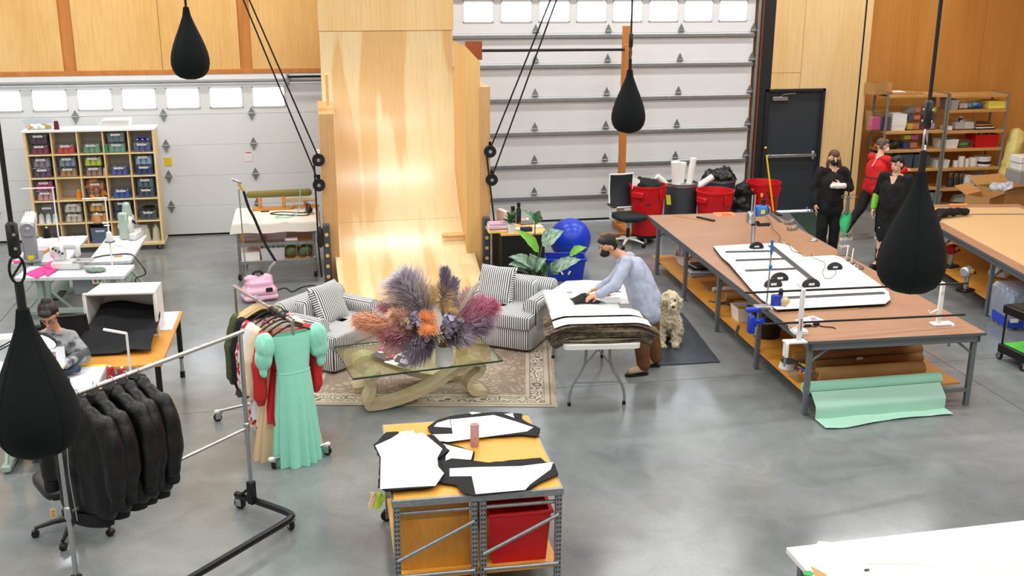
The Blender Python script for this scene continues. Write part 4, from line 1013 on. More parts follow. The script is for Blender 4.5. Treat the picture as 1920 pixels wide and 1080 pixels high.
# rubber mat on the floor
P4 = [G(*p) for p in ((1240, 686), (1350, 680), (1279, 588), (1215, 590))]
cx = sum(p.x for p in P4)/4; cy_ = sum(p.y for p in P4)/4
tag(MB().prism([(p.x-cx, p.y-cy_) for p in P4], 0.0, .012).build('floor_mat', mat('mat_rubber', '2B333C', .35, var=(5, .25), col2='3E4852', bump=(60, .1)), None, 0, (cx, cy_, 0.0005)), 'dark rubber mat on the concrete beneath the dog', 'mat')

# ================================================================ LONG CUTTING TABLE
CZ = .80
tc_, tl_, tw_, ta = rect([(1477, 645), (1795, 623), (1477, 397), (1242, 402)], CZ)
M_TTOP = mat('brown_table_top', 'AE8469', .36, var=(3, .3), col2='A2775B', bump=(200, .05)); M_TLEG = mat('table_leg_steel', '72777B', .45, .4)
tbl = thing('cutting_table', 'long brown topped cutting table with steel legs and lower shelf', 'table', (tc_.x, tc_.y, 0), ta)
nb = 4
for k in range(nb):
    L_ = tw_/nb; MB().box((0, -tw_/2+L_*(k+.5), CZ-.012), (tl_, L_-.004, .024), .003).build('top_panel', M_TTOP, tbl, 0)
ed = MB()
for x in (-tl_/2-.002, tl_/2+.002): ed.box((x, 0, CZ-.013), (.008, tw_+.01, .028))
for y in (-tw_/2-.002, tw_/2+.002): ed.box((0, y, CZ-.013), (tl_, .008, .028))
ed.build('edge_strip', mat('edge_grey', '5A5E60', .5), tbl, 0)
for x in (-tl_/2+.05, tl_/2-.05): MB().box((x, 0, CZ-.065), (.04, tw_-.06, .08), .004).build('apron', M_TLEG, tbl, 0)
for y in (-tw_/2+.05, tw_/2-.05): MB().box((0, y, CZ-.065), (tl_-.06, .04, .08), .004).build('apron', M_TLEG, tbl, 0)
ly = [-tw_/2+.09+(tw_-.45)*k/4 for k in range(5)]
legm = MB().box((0, 0, (CZ-.1)/2), (.05, .05, CZ-.1), .004).mesh('leg', M_TLEG, 0)
for y in ly:
    for sx_ in (-1, 1):
        o = piece('leg', legm, tbl, (sx_*(tl_/2-.06), y, 0))
        MB().tube([(sx_*(tl_/2-.06), y, .55), (sx_*(tl_/2-.26), y, CZ-.1)], .014, 6).build('corner_brace', M_TLEG, tbl); MB().cyl((sx_*(tl_/2-.025), y, .06), (sx_*(tl_/2-.035), y, .06), .008, n=8).build('bolt', M_CHROME, tbl)
    MB().box((0, y, .17), (tl_-.14, .04, .04)).build('shelf_bearer', M_TLEG, tbl, 0)
SZ = .205
for k in range(nb):
    L_ = (tw_-.24)/nb; MB().box((0, -tw_/2+.19+L_*(k+.5), SZ-.009), (tl_-.16, L_-.006, .018), .002).build('shelf_board', M_OSB, tbl, 0)
def TT(px, py, z=CZ): return G(px, py, z)
# fabric lay under the white marker paper
tq = lambda x, y: (1240+x/4.155, 380+y/4.155)
mk = thing('fabric_lay', 'thick lay of black fabric under white marker paper on the cutting table', 'fabric', (0, 0, 0))
out1 = [(405, 345), (640, 330), (960, 318), (1010, 345), (1110, 428), (1340, 415), (1400, 430), (1700, 640), (1770, 700), (1785, 760), (1745, 792), (900, 838), (780, 760), (700, 680), (530, 480), (470, 430)]
for k in range(6): layer(mk, 'fabric_ply', [(x-1+random.uniform(-3, 3), y+2) for x, y in out1], CZ+.001+k*.005, .0045, M_BFAB if k % 3 else mat('lay_brown', '6A5A48', .9), .003, conv=tq)
LZ = CZ+.032
layer(mk, 'marker_paper', [(x, y-5) for x, y in out1], LZ, .0015, M_PAPER, 0, conv=tq)
LZ += .002
# faint marker lines
for a, b in (((430, 352), (900, 330)), ((560, 470), (1000, 440)), ((640, 570), (1250, 540)), ((720, 660), (1500, 600)), ((1000, 330), (1480, 760)), ((1240, 440), (1650, 690))):
    A_, B_ = TT(*tq(*a), LZ), TT(*tq(*b), LZ); d = (B_-A_); o = MB().box((0, 0, 0), (d.length, .0025, .0004), 0, math.atan2(d.y, d.x)).build('marker_line', mat('marker_line_grey', 'B9BCC4', .8), None, 0, (A_+B_)/2+Vector((0, 0, .0003))); attach(o, mk)
M_BAR = mat('weight_bar_grey', '5E6266', .45, .5)
def bar(name, lab, a, b, w_, h=.012, m=M_BAR, z=None, handle=True, conv=tq, cat='weight bar'):
    z = LZ if z is None else z
    A_, B_ = TT(*conv(*a), z), TT(*conv(*b), z); d = B_-A_; t = thing(name, lab, cat, (A_+B_)/2, math.atan2(d.y, d.x))
    MB().box((0, 0, h/2), (d.length, w_, h), .002).build('bar', m, t, 0); MB().box((0, 0, h+.001), (d.length*.98, w_*.25, .002)).build('slot', mat('slot_grey', '3D4144', .5), t, 0)
    if handle: MB().tube(smoothpath([(-.05, 0, h), (-.045, 0, h+.022), (0, 0, h+.026), (.045, 0, h+.022), (.05, 0, h)], 3), .003, 6).build('handle', M_CHROME, t)
    return t
bar('weight_bar', 'short steel weight bar beside the black handled clamp, first of three parallel bars', (500, 387), (875, 380), .05); bar('weight_bar', 'short steel weight bar, the middle one of three parallel bars', (580, 453), (970, 440), .05)
bar('weight_bar', 'short steel weight bar beside the blue handled cutter pole, third of three', (655, 533), (1045, 517), .05)
bar('long_ruler', 'long grey steel ruler laid across the three short weight bars', (850, 335), (1190, 612), .08, .006, M_BAR, None, False)
bar('weight_bar', 'long steel weight bar lying under the upper black pole', (905, 748), (1735, 706), .06)
bar('end_rail', 'white and black guide rail along the end of the marker paper', (850, 832), (1760, 775), .05, .02, mat('rail_white', 'E2E2E2', .4), CZ+.002, False)
M_WT = mat('handle_black', '1B1C1E', .35)
def weight(lab, px, sz=.17, ang=0):
    p = TT(*tq(*px), LZ); t = thing('cloth_weight', lab, 'weight', p, ang)
    arch = [(sz/2*math.cos(a), sz*.36*math.sin(a)) for a in [PI*k/14 for k in range(15)]]; inner = [(sz*.2*math.cos(a), sz*.12+sz*.12*math.sin(a)) for a in [PI-PI*k/8 for k in range(9)]]
    mb = MB(); n = 15
    M = Matrix(((1, 0, 0), (0, 0, -1), (0, 1, 0)))
    vs = []; 
    pth = [(sz/2*.9*math.cos(a), sz*.3*math.sin(a)+.006) for a in [PI*k/14 for k in range(15)]]
    strip(mb, pth, [.05*sz/.17*(.7+.5*math.sin(PI*k/14)) for k in range(15)], -.014, .014); mb.box((0, 0, .01), (sz, .05, .02), .006)
    mb.build('body', M_WT, t, 40); MB().box((0, -.0145, sz*.17), (sz*.36, .002, sz*.14), .001).build('grip_inset', mat('grip_light', 'D8D8D8', .5), t, 0)
weight('black arched cloth weight at the foot of the knife machine', (740, 358)); weight('black arched cloth weight beside the cutter pole, behind its twin', (920, 607), .19); weight('black arched cloth weight beside the cutter pole, touching the pole', (870, 655), .19)
weight('black arched cloth weight at the end of the long grey ruler', (1165, 655), .19); weight('black arched cloth weight with looped cord near the metal clips', (1350, 520), .17)
def cord(name, lab, pts, z, r=.004, conv=tq, m=None, cat='cable', lift=0):
    P = [TT(*conv(*p), z)+Vector((0, 0, r)) for p in pts]; P = smoothpath([tuple(p) for p in P], 5)
    return tag(MB().tube(P, r, 6).build(name, m or M_BLACK), lab, cat)
cord('thin_cord', 'thin black cord looped beside the arched weight near the clips', [(1170, 395), (1175, 425), (1230, 450), (1275, 470), (1270, 510), (1255, 540), (1275, 590), (1320, 590), (1360, 550), (1350, 520)], LZ, .003)
cord('power_cable', 'black power cable trailing from the knife machine over the marker paper', [(800, 90), (850, 150), (870, 210), (925, 265), (920, 310), (990, 330), (1020, 375), (1090, 400)], LZ, .004)
# straight knife cutting machine
kp = TT(1412, 462); kt = thing('cutting_machine', 'upright straight knife cutting machine with blue motor on the cutting table', 'machine', (kp.x, kp.y, CZ), .2)
M_ALU = mat('cast_aluminium', 'B4B8BA', .35, .8); M_BLUE = mat('motor_blue', '2B6FC4', .4)
MB().prism(rrect(.22, .13, .05), 0, .014).build('base_plate', M_ALU, kt, 30); MB().box((0, .03, .17), (.03, .05, .32), .006).build('standard', M_ALU, kt); MB().box((-.005, -.03, .17), (.004, .02, .3)).build('blade', M_CHROME, kt, 0)
MB().box((-.04, .03, .38), (.1, .1, .16), .02).build('gearbox', M_ALU, kt); mo = MB().lathe([(.001, 0), (.06, .004), (.075, .02), (.078, .1), (.07, .14), (.04, .16), (.001, .162)], 24, (.02, .03, .46), Matrix.Rotation(PI/2, 3, 'Y')).build('motor', M_BLUE, kt)
cg = MB()
for k in range(10): a = 2*PI*k/10; cg.tube([(.17+.02, .03+.07*math.cos(a), .46+.07*math.sin(a)), (.215, .03+.05*math.cos(a), .46+.05*math.sin(a))], .006, 5)
cg.lathe([(.02, 0), (.06, 0), (.06, .012), (.02, .012)], 20, (.2, .03, .46), Matrix.Rotation(PI/2, 3, 'Y')); cg.build('fan_guard', M_ALU, mo)
MB().box((.08, -.05, .46), (.06, .004, .05)).build('yellow_label', mat('label_yellow', 'F0D020', .5), mo, 0)
for x in (-.06, -.02): MB().cyl((x, .0, .3), (x, .0, .68), .011).build('guide_post', M_ALU, kt)
MB().box((.02, .02, .3), (.12, .06, .05), .012).build('handle_mount', M_BLACK, kt); MB().cap((.06, 0, .28), (.2, -.02, .28), .022, .026).build('handle', M_BLACK, kt); MB().cyl((.13, .03, .54), (.14, .03, .6), .03).build('capacitor', M_BLACK, kt)
MB().tube(smoothpath([(.14, .03, .6), (.17, .03, .7), (.23, .02, .62)], 5), .007, 6).build('plug_lead', M_BLACK, kt); MB().box((.1, .03, .66), (.03, .03, .05), .008).build('orange_plug', mat('plug_orange', 'F09020', .4), kt)
# white uprights with black poles
M_STW = mat('stand_white', 'ECECEA', .4)
for k, (pb_px, pt_px, lab, sx_) in enumerate((((1478, 648), (1480, 545), 'white clamp stand lettered in red at the corner of the cutting table', 1), ((1783, 612), (1797, 530), 'white clamp stand on the table corner next to the hanging bag', -1))):
    b = TT(*pb_px); a_ = Vector((b.x+(.14 if k == 0 else -.1), b.y+.07, CZ+.011)); zt_ = Wy(*pt_px, a_.y).z
    t = thing('clamp_stand', lab, 'stand', a_, ta)
    MB().box((0, 0, (zt_-CZ)/2), (.045, .035, zt_-CZ), .006).build('upright', M_STW, t); MB().box((-.04*sx_, -.0, .0), (.22, .1, .02), .004).build('foot_plate', M_STW, t); MB().box((-.135*sx_, -.02, -.07), (.03, .08, .15), .006).build('clamp', M_STW, t)
    MB().cyl((-.135*sx_, -.02, -.24), (-.135*sx_, -.02, -.1), .012).build('clamp_screw', M_STEEL, t); MB().tube([(0, .0, .16), (-.09, .02, .11), (-.1, .03, .14)], .009, 6).build('hook', M_STW, t); MB().tube([(0, 0, zt_-CZ), (-.05, .01, zt_-CZ+.03), (-.05, .01, zt_-CZ+.05)], .008, 6).build('hook', M_STW, t)
    if k == 0:
        for j in range(7): MB().box((.0, -.0185, .12+.017*j), (.018, .001, .011)).build('red_letter', mat('letter_red', 'A03038', .5), t, 0)
yl = (TT(1500, 640).y+TT(1700, 625).y)/2
def pole(lab, a, b, Y, r=.011):
    A_ = Wy(*a, Y); B_ = Wy(*b, Y+.18); tag(MB().cyl(A_, B_, r).build('black_rod', M_BLACK), lab, 'rod')
ys_ = TT(1478, 648).y+.06
pole('upper black rod across the white clamp stands', (1398, 549), (1815, 531), ys_-.03); pole('lower black rod across the white clamp stands', (1430, 608), (1809, 590), ys_-.02)
# end cutter with blue handle pole
eb = TT(1440, 578); et = thing('end_cutter', 'track cutter with tall blue handled pole, blue motor and beige knob', 'cutter', (eb.x, eb.y, CZ), ta)
ez = Wy(1442, 453, eb.y).z-CZ
MB().cyl((-.02, 0, .03), (.0, .02, ez-.12), .009).build('pole', M_CHROME, et); MB().cap((.0, .02, ez-.14), (.0, .02, ez), .013, .015).build('grip', M_BLUE, et); MB().box((.0, .015, ez-.28), (.03, .03, .05), .006).build('collar', M_BLUE, et)
MB().box((.08, -.01, .09), (.1, .07, .12), .01).build('motor_box', mat('box_blue', '2238A8', .4), et); MB().ball((.16, -.06, .09), (.05, .05, .045)).build('knob', mat('knob_beige', 'C6B98C', .5), et); MB().cap((.13, 0, .14), (.13, .0, .19), .025).build('motor', M_BLACK, et)
MB().box((.06, .05, .16), (.06, .02, .02), .005).build('yellow_tab', mat('label_yellow', 'F0D020', .5), et); MB().box((.02, .0, .02), (.34, .1, .03), .005).build('carriage', M_ALU, et)
eb2 = TT(1412, 578); et2 = thing('rail_clamp', 'bright blue clamp gripping the edge of the cutting table', 'clamp', (eb2.x, eb2.y-.05, CZ), ta)
MB().box((-.02, 0, .0), (.16, .07, .05), .012).build('jaw', mat('clamp_blue', '1E3EC0', .35), et2); MB().box((-.03, 0, -.16), (.07, .08, .2), .015).build('body', MATS['clamp_blue'], et2); MB().box((.05, 0, -.13), (.14, .06, .05), .012).build('jaw', MATS['clamp_blue'], et2); MB().cyl((.02, 0, -.28), (.02, 0, -.2), .03).build('screw_knob', M_ALU, et2)
# loose things on the far half of the table
qd = lambda x, y: (1220+x/6, 260+y/6)
bar('angle_ruler', 'orange angled measuring stick lying on the brown table', (255, 868), (690, 940), .03, .006, mat('stick_orange', 'E09A30', .5), CZ, False, qd, 'ruler'); bar('table_brush', 'black brush lying beside the orange measuring stick', (525, 888), (715, 932), .05, .02, M_BLACK, CZ, False, qd, 'brush')
os_ = thing('orange_sheet', 'orange printed sheet lying at the far edge of the brown table', 'paper', (0, 0, 0)); layer(os_, 'sheet', [(700, 830), (920, 825), (965, 868), (750, 880)], CZ+.001, .001, mat('sheet_orange', 'F08A50', .6), 0, conv=qd); layer(os_, 'print_block', [(790, 845), (880, 842), (930, 865), (810, 870)], CZ+.0025, .0006, mat('sheet_print', 'C05A38', .6), 0, conv=qd)
bar('set_square', 'grey steel square blade lying near the far edge of the brown table', (1320, 820), (1470, 945), .07, .004, mat('blade_grey', '6C7074', .4, .6), CZ, False, qd, 'square'); bar('chalk_block', 'small black block beside the grey steel square', (1395, 830), (1455, 870), .06, .02, M_BLACK, CZ, False, qd, 'block')
for lab, px in (('steel cloth clamp with wire handles beside the grey square', (1545, 965)), ('steel cloth clamp lying alone near the table edge', (1575, 1030))):
    p = TT(*qd(*px)); t = thing('cloth_clamp', lab, 'clamp', p, .3)
    MB().box((-.03, 0, .025), (.03, .08, .05), .004).build('jaw', M_STEEL, t); MB().box((.05, 0, .02), (.12, .05, .012), .003).build('plate', M_CHROME, t); MB().tube(smoothpath([(.0, -.02, .05), (.08, -.03, .06), (.12, 0, .05), (.08, .03, .06), (0, .02, .05)], 4), .004, 6).build('wire', M_CHROME, t)
p = TT(1524, 452); t = thing('wire_coil', 'small coil of silver wire lying on the brown table', 'coil', p)
mb = MB(); mb.tube([(.06*math.cos(a)*(1+.1*math.sin(3*a)), .045*math.sin(a), .012+.004*k) for k in range(3) for a in [2*PI*j/14 for j in range(14)]], .006, 6); mb.build('coil', M_CHROME, t)
# row of metal clips with white sticks and the grey box
pg = TT(1582, 478); t = thing('grey_box', 'grey metal box with slim rod at the edge of the cutting table', 'box', (pg.x, pg.y, CZ), ta)
MB().box((0, 0, .06), (.13, .1, .12), .006).build('body', mat('box_grey', 'A6A8A8', .45, .4), t); MB().cyl((-.03, 0, .12), (-.03, 0, .34), .006).build('rod', M_STEEL, t)
for k, (x, y, st) in enumerate(((1440, 455, 1), (1480, 480, 1), (1520, 505, 0), (1545, 520, 0))):
    p = TT(*tq(x, y)); t = thing('metal_clip', ('steel spring clip with white stick beside the grey box', 'steel spring clip with white stick beside the plain clips', 'plain steel spring clip next to the sticks', 'plain steel spring clip at the end of the clip row')[k], 'clip', (p.x, p.y, CZ), ta+.3)
    MB().box((0, 0, .012), (.12, .03, .024), .004).build('base', M_STEEL, t); MB().tube([(-.05, 0, .02), (-.02, 0, .05), (.05, 0, .03)], .005, 6).build('spring', M_CHROME, t)
    if st: MB().cyl((.0, 0, .02), (.01, 0, .2), .007).build('stick', M_WHITEPL, t)
# near end: notes, cable, small box, thin lath
nt_ = thing('note_sheet', 'white sheet with pink note on the end of the cutting table', 'paper', (0, 0, 0)); layer(nt_, 'sheet', [(1035, 915), (1180, 880), (1270, 915), (1150, 950)], CZ+.001, .001, M_PAPER, 0, conv=tq); layer(nt_, 'pink_note', [(1155, 900), (1190, 892), (1218, 912), (1175, 918)], CZ+.0025, .0008, mat('note_pink', 'F07A9A', .6), 0, conv=tq)
cord('power_cable', 'black power cable with plug coiled beside the note sheet', [(890, 905), (940, 930), (990, 985), (1100, 975), (1130, 960), (1200, 970), (1230, 945), (1190, 950), (1260, 970), (1330, 975), (1355, 985)], CZ, .006)
for px in ((1140, 968), (1205, 955)): 
    p = TT(*tq(*px)); o = MB().box((0, 0, .015), (.07, .03, .03), .01).build('plug', M_BLACK, None, 40, p); tag(o, 'black plug of the cable on the cutting table, '+('near the white box' if px[0] < 1200 else 'beside the pink note'), 'plug')
p = TT(*tq(1075, 1018)); tag(MB().box((0, 0, .02), (.14, .11, .04), .005).build('small_box', M_WHITEPL, None, 40, p, ta), 'small white box on the table end beside the clamp stand', 'box')
bar('timber_lath', 'thin timber lath lying beside the white guide rail', (930, 862), (1530, 828), .02, .01, mat('lath', 'C89A5A', .6), CZ, False, tq, 'lath')
# ---- things on the lower shelf of the cutting table
uq = lambda x, y: (1380+x/3.857, 540+y/3.857)
M_KRAFT = mat('kraft_paper', 'C29A66', .7, var=(3, .3), col2='B08752'); M_KRAFTD = mat('kraft_dark', '9A6E42', .7); M_MINT = mat('mint_paper', '9ED8BE', .6, var=(2, .3), col2='93CDB4')
def roll(lab, a, b, r, m, z=SZ, name='paper_roll', cat='roll', conv=uq, hollow=True, core=None):
    A_ = G(*conv(*a), z+r); B_ = G(*conv(*b), z+r); t = thing(name, lab, cat, A_)
    d = B_-A_; q = d.to_track_quat('Z', 'Y').to_matrix(); L_ = d.length
    MB().lathe([(r*.35, 0), (r*.97, 0), (r, .006), (r, L_-.006), (r*.97, L_), (r*.35, L_), (r*.33, L_-.02), (r*.33, .02)], 28, (0, 0, 0), q).build('roll', m, t); 
    MB().lathe([(r*.22, -.004), (r*.34, -.004), (r*.34, L_+.004), (r*.22, L_+.004)], 16, (0, 0, 0), q).build('core', core or M_KRAFTD, t)
    return t, A_, B_
mt, mA, mB = roll('mint green paper roll with a loose end hanging to the floor', (490, 725), (1470, 650), .062, M_MINT)
du = (mB-mA); L_ = du.length; du = du.normalized(); dn = Vector((du.y, -du.x, 0))
def hang(u, v):
    p = mA+du*(L_*(.03+.95*u)); s = v*1.0
    drop = min(s/.5, 1); z = mA.z-.02-(mA.z-.025)*drop if s < .5 else .012+.008*abs(math.sin(9*u+2))
    out = .066+.13*min(1, drop*2.2)+(s-.5 if s > .5 else 0)*(.35+.1*math.sin(5*u+1))
    return p+dn*(out+.012*math.sin(11*u)*v)+Vector((0, 0, z-mA.z))
MB().grid(lambda u, v: hang(u, v)-mA, 24, 14, .001).build('hanging_sheet', mat('mint_sheet', 'A9D6C2', .55), mt, 60)
roll('tan kraft paper roll lying behind the mint roll', (590, 625), (1350, 575), .07, M_KRAFT); roll('dark brown paper roll behind the tan kraft roll', (560, 560), (1340, 500), .05, M_KRAFTD); roll('brown paper roll at the rear of the shelf stack', (420, 505), (1330, 440), .065, M_KRAFTD, SZ+.02)
tag(MB().box((0, 0, 0), (.07, .001, .03)).build('roll_label', M_PAPER, None, 0, G(1612, 672, SZ+.11)), 'white paper label stuck on the dark brown roll', 'label')
p = G(*uq(430, 670), SZ)+Vector((.12, .05, 0)); t = thing('parts_bin', 'clear plastic bin of coloured hand tools on the lower shelf', 'bin', p, ta+.1)
openbox(MB(), .3, .24, .13, .006, .02).build('bin', M_CLEAR, t, 0)
for k in range(9):
    c = ('E8C020', 'E07828', '2A4AA8', 'E8C020', '202020')[k % 5]; tt = thing('hand_tool', {'E8C020': 'yellow', 'E07828': 'orange', '2A4AA8': 'blue', '202020': 'black'}[c]+' handled hand tool in the clear parts bin', 'tool', (p.x+random.uniform(-.08, .08), p.y+random.uniform(-.06, .06), SZ+.04+.01*k), random.random()*3, 'hand tools in the clear parts bin')
    MB().cap((-.05, 0, 0), (.02, 0, .01), .014, .012).build('handle', mat('tool_'+c, c, .5), tt); MB().cyl((.02, 0, .01), (.07, 0, .015), .006).build('shaft', M_STEEL, tt)
p = G(*uq(300, 590), SZ)+Vector((.1, 0, 0)); t = thing('dish_stack', 'stack of white dishes with dark top on the lower shelf', 'stack', p)
for k in range(5): MB().lathe([(.001, .0), (.07, 0), (.085, .02), (.08, .022), (.001, .012)], 20, (0.004*k, 0, .018*k)).build('dish', M_WHITEPL if k < 4 else mat('dish_dark', '44484A', .6), t)
p = G(*tq(600, 920), SZ)+Vector((.14, .05, 0)); t = thing('parts_bin', 'open white bin of red and yellow tools on the lower shelf', 'bin', p, ta)
mb = openbox(MB(), .36, .26, .17, .008, .02); mb.build('bin', M_WHITEPL, t, 0)
for k, (c, x, z) in enumerate((('D8A020', -.08, .13), ('A82028', .03, .1), ('202020', .06, .12), ('A82028', .1, .1))):
    tt = thing('hand_tool', ('yellow power tool', 'long red plier', 'black handled cutter', 'short red plier')[k]+' in the open white bin', 'tool', (p.x+x, p.y+.02*k, SZ+z), k); MB().cap((-.06, 0, 0), (.05, 0, .02), .02 if k else .035, .012).build('handle', mat('tool_'+c, c, .5), tt); MB().cap((.05, 0, .02), (.1, 0, .01), .01).build('jaw', M_STEEL, tt)
p = G(*tq(740, 1040), SZ); t = thing('black_bin', 'round black bin on the lower shelf beside the white bin', 'bin', (p.x+.12, p.y, SZ)); MB().lathe([(.001, 0), (.15, 0), (.19, .3), (.175, .3), (.14, .02), (.001, .02)], 28).build('bin', M_BLACK, t)
for k, (px, c, lab) in enumerate((((130, 408), '3A3E44', 'dark capped spray can at the shelf end'), ((168, 410), '4A6AA8', 'blue and white spray can at the shelf end'))):
    p = G(*tq(*px), SZ); t = thing('spray_can', lab, 'can', p); MB().lathe([(.001, 0), (.033, 0), (.033, .19), (.02, .205), (.001, .205)], 20).build('can', mat('can_body%d' % k, 'D8DADC' if k == 0 else 'B9C6E0', .3, .3), t); MB().lathe([(.001, .2), (.026, .2), (.026, .25), (.001, .255)], 16).build('cap', mat('can_cap'+c, c, .4), t)
p = G(*tq(85, 412), SZ)+Vector((.06, 0, 0)); t = thing('pump_bottle', 'small bottle with yellow cap and thin tube on the shelf end', 'bottle', p); MB().lathe([(.001, 0), (.025, 0), (.025, .06), (.012, .08), (.001, .08)], 16).build('bottle', M_ALU, t); MB().cyl((0, 0, .08), (0, 0, .1), .01).build('cap', mat('label_yellow', 'F0D020', .5), t); MB().cyl((0, 0, .1), (0, 0, .2), .003, n=6).build('tube', M_WHITEPL, t)
for k in range(6):
    p = G(*tq(295+3*k, 560-22*k if k < 4 else 500), SZ+.02*k); t = MB().box((0, 0, .012), (.34-.02*k, .22, .022), .004).build('folded_bag', mat('bagstack%d' % (k % 3), ('8E9092', 'D8D8D8', '2A2B2D')[k % 3], .5), None, 40, (p.x+.0, p.y, SZ+.024*k), ta+random.uniform(-.2, .2))
    tag(t, ('grey', 'white', 'black')[k % 3]+' folded poly bag in the pile on the lower shelf'+(', upper half' if k > 2 else ', lower half'), 'bag')
o = thing('paper_bundle', 'loose white paper heap beside the spray cans', 'paper', (0, 0, 0)); layer(o, 'sheet', [(105, 420), (180, 430), (225, 470), (180, 500), (130, 470)], SZ+.002, .01, M_PAPER, .01, conv=tq)
o = thing('kraft_offcut', 'brown kraft offcut lying flat on the lower shelf', 'paper', (0, 0, 0)); layer(o, 'sheet', [(300, 615), (420, 610), (450, 680), (370, 690)], SZ+.002, .004, M_KRAFTD, .0, conv=tq)
roll('white paper roll end poking out on the lower shelf', (400, 675), (640, 665), .028, M_WHITEPL, conv=tq); roll('tan tube rolled beside the white paper roll', (500, 730), (680, 725), .045, M_KRAFT, conv=tq)
for k, (a, b, lab) in enumerate((((370, 770), (530, 800), 'long dark steel bar lying on the lower shelf'), ((430, 790), (560, 770), 'short dark steel bar across the long one'), ((575, 1040), (600, 960), 'grey steel angle standing beside the white bin'))): bar('steel_bar', lab, a, b, .03, .012, M_BAR, SZ+.002+.013*(k == 1), False, tq, 'bar')

# ================================================================ SECOND CUTTING TABLE (right)
sa = ta; A0 = G(1754, 423, CZ); A1 = G(1920, 514, CZ); sa = math.atan2(A1.y-A0.y, A1.x-A0.x)+PI/2
ey = Vector((-math.sin(sa), math.cos(sa), 0)); ex = Vector((math.cos(sa), math.sin(sa), 0))
far = A0+ey*((G(1800, 383, CZ)-A0).dot(ey)); SL = 5.2; SW = 1.9
sc_ = far-ey*(SL/2)+ex*(SW/2)
st = thing('cutting_table', 'second cutting table under the tan paper, beside the storage rack', 'table', (sc_.x, sc_.y, 0), sa)
for k in range(4): MB().box((0, -SL/2+SL/4*(k+.5), CZ-.012), (SW, SL/4-.004, .024), .003).build('top_panel', M_TTOP, st, 0)
for x in (-SW/2+.05, SW/2-.05): MB().box((x, 0, CZ-.065), (.04, SL-.06, .08), .004).build('apron', M_TLEG, st, 0)
MB().box((-SW/2-.002, 0, CZ-.013), (.008, SL, .03)).build('edge_strip', MATS['edge_grey'], st, 0)
p = G(1848, 592); yl0 = (Vector((p.x, p.y, 0))-Vector((sc_.x, sc_.y, 0))).dot(ey)
for y in (yl0-1.6, yl0, yl0+1.55):
    for sx_ in (-1, 1):
        if abs(y) < SL/2: piece('leg', legm, st, (sx_*(SW/2-.06), y, 0)); MB().tube([(sx_*(SW/2-.06), y, .5), (sx_*(SW/2-.3), y, CZ-.1)], .014, 6).build('corner_brace', M_TLEG, st)
for k in range(2): L_ = (SL/2-yl0)/2; MB().box((0, yl0+L_*(k+.5), SZ-.009), (SW-.16, L_-.006, .018), .002).build('shelf_board', M_OSB, st, 0)
o = MB().box((.03, -.05, CZ+.0015), (SW-.3, SL-.4, .003)).build('tan_paper', None or mat('tan_paper', 'D2AE7E', .6, var=(2, .3), col2='CBA674'), None, 0); o.location = (sc_.x, sc_.y, 0); o.rotation_euler.z = sa; tag(o, 'large sheet of tan paper covering the second cutting table', 'paper')
def sw(x, y, z): return w2(sc_, sa, x, y, z)
a_ = G(1805, 402, CZ); b_ = G(1920, 396, CZ); d = b_-a_
tag(MB().box((0, 0, .006), (1.3, .02, .012), .002).build('metal_ruler', M_STEEL, None, 0, sw(.25, SL/2-.75, CZ+.004), sa), 'long metal ruler lying across the tan paper', 'ruler')
p = G(1775, 410, CZ); o = blob(MB().cap((-.2, 0, .06), (.05, .03, .07), .07, .06).cap((.05, .03, .07), (.28, .08, .06), .06, .05).cap((-.2, 0, .05), (-.3, -.12, .02), .06, .04).cap((-.3, -.12, .02), (-.34, -.2, -.08), .05, .04), 'folded_jacket', M_BFAB, None, .015, 3, (9, .02), (p.x+.12, p.y+.05, CZ+.012), 0); tag(o, 'black garment lying bundled on the corner of the second cutting table', 'garment')
os2 = thing('orange_sheet', 'orange sheet at the far edge of the second cutting table', 'paper', (0, 0, 0)); layer(os2, 'sheet', [(745, 1005), (890, 1003), (880, 1018), (750, 1020)], CZ+.005, .001, MATS['sheet_orange'], 0, conv=lambda x, y: (1600+x/4.153, 140+y/4.153))
# under it: machines, bags, bottles
def grinder(lab, px, col, z=SZ):
    p = G(*px, z); t = thing('cutting_machine', lab, 'machine', (p.x, p.y, z), .4); MB().prism(rrect(.24, .16, .04), 0, .02).build('base_plate', M_BLACKMET, t, 30); MB().box((0, 0, .12), (.04, .06, .2), .008).build('stand', M_ALU, t)
    MB().lathe([(.001, 0), (.05, 0), (.07, .02), (.07, .12), (.05, .15), (.001, .155)], 22, (-.09, 0, .26), Matrix.Rotation(PI/2, 3, 'Y')).build('motor', mat('motor_'+col, col, .4, .5), t); MB().cap((.07, 0, .24), (.16, 0, .22), .03, .02).build('handle', M_BLACK, t); MB().box((-.0, -.068, .28), (.06, .01, .05), .003).build('plate', MATS['label_yellow'] if 'label_yellow' in MATS else M_CHROME, t)
grinder('silver cutting machine motor with yellow plate under the second table', (1810, 545), 'B8BABC'); grinder('red cutting machine motor under the second table', (1782, 500), 'B02028', SZ)
p = G(1862, 560, 0); o = blob(MB().ball((0, 0, .22), (.18, .17, .22)).ball((.03, 0, .42), (.1, .1, .12)).ball((-.08, -.03, .1), (.15, .14, .12)), 'plastic_bag', mat('bag_white', 'E6E8EA', .3), None, .02, 2, (7, .05), (p.x+.35, p.y+.3, SZ)); tag(o, 'white plastic bag on the shelf under the second table', 'bag')
p = G(1892, 606); t = thing('bottle_pack', 'shrink wrapped pack of clear water bottles on the floor by the table', 'pack', (p.x+.02, p.y-.02, 0), sa)
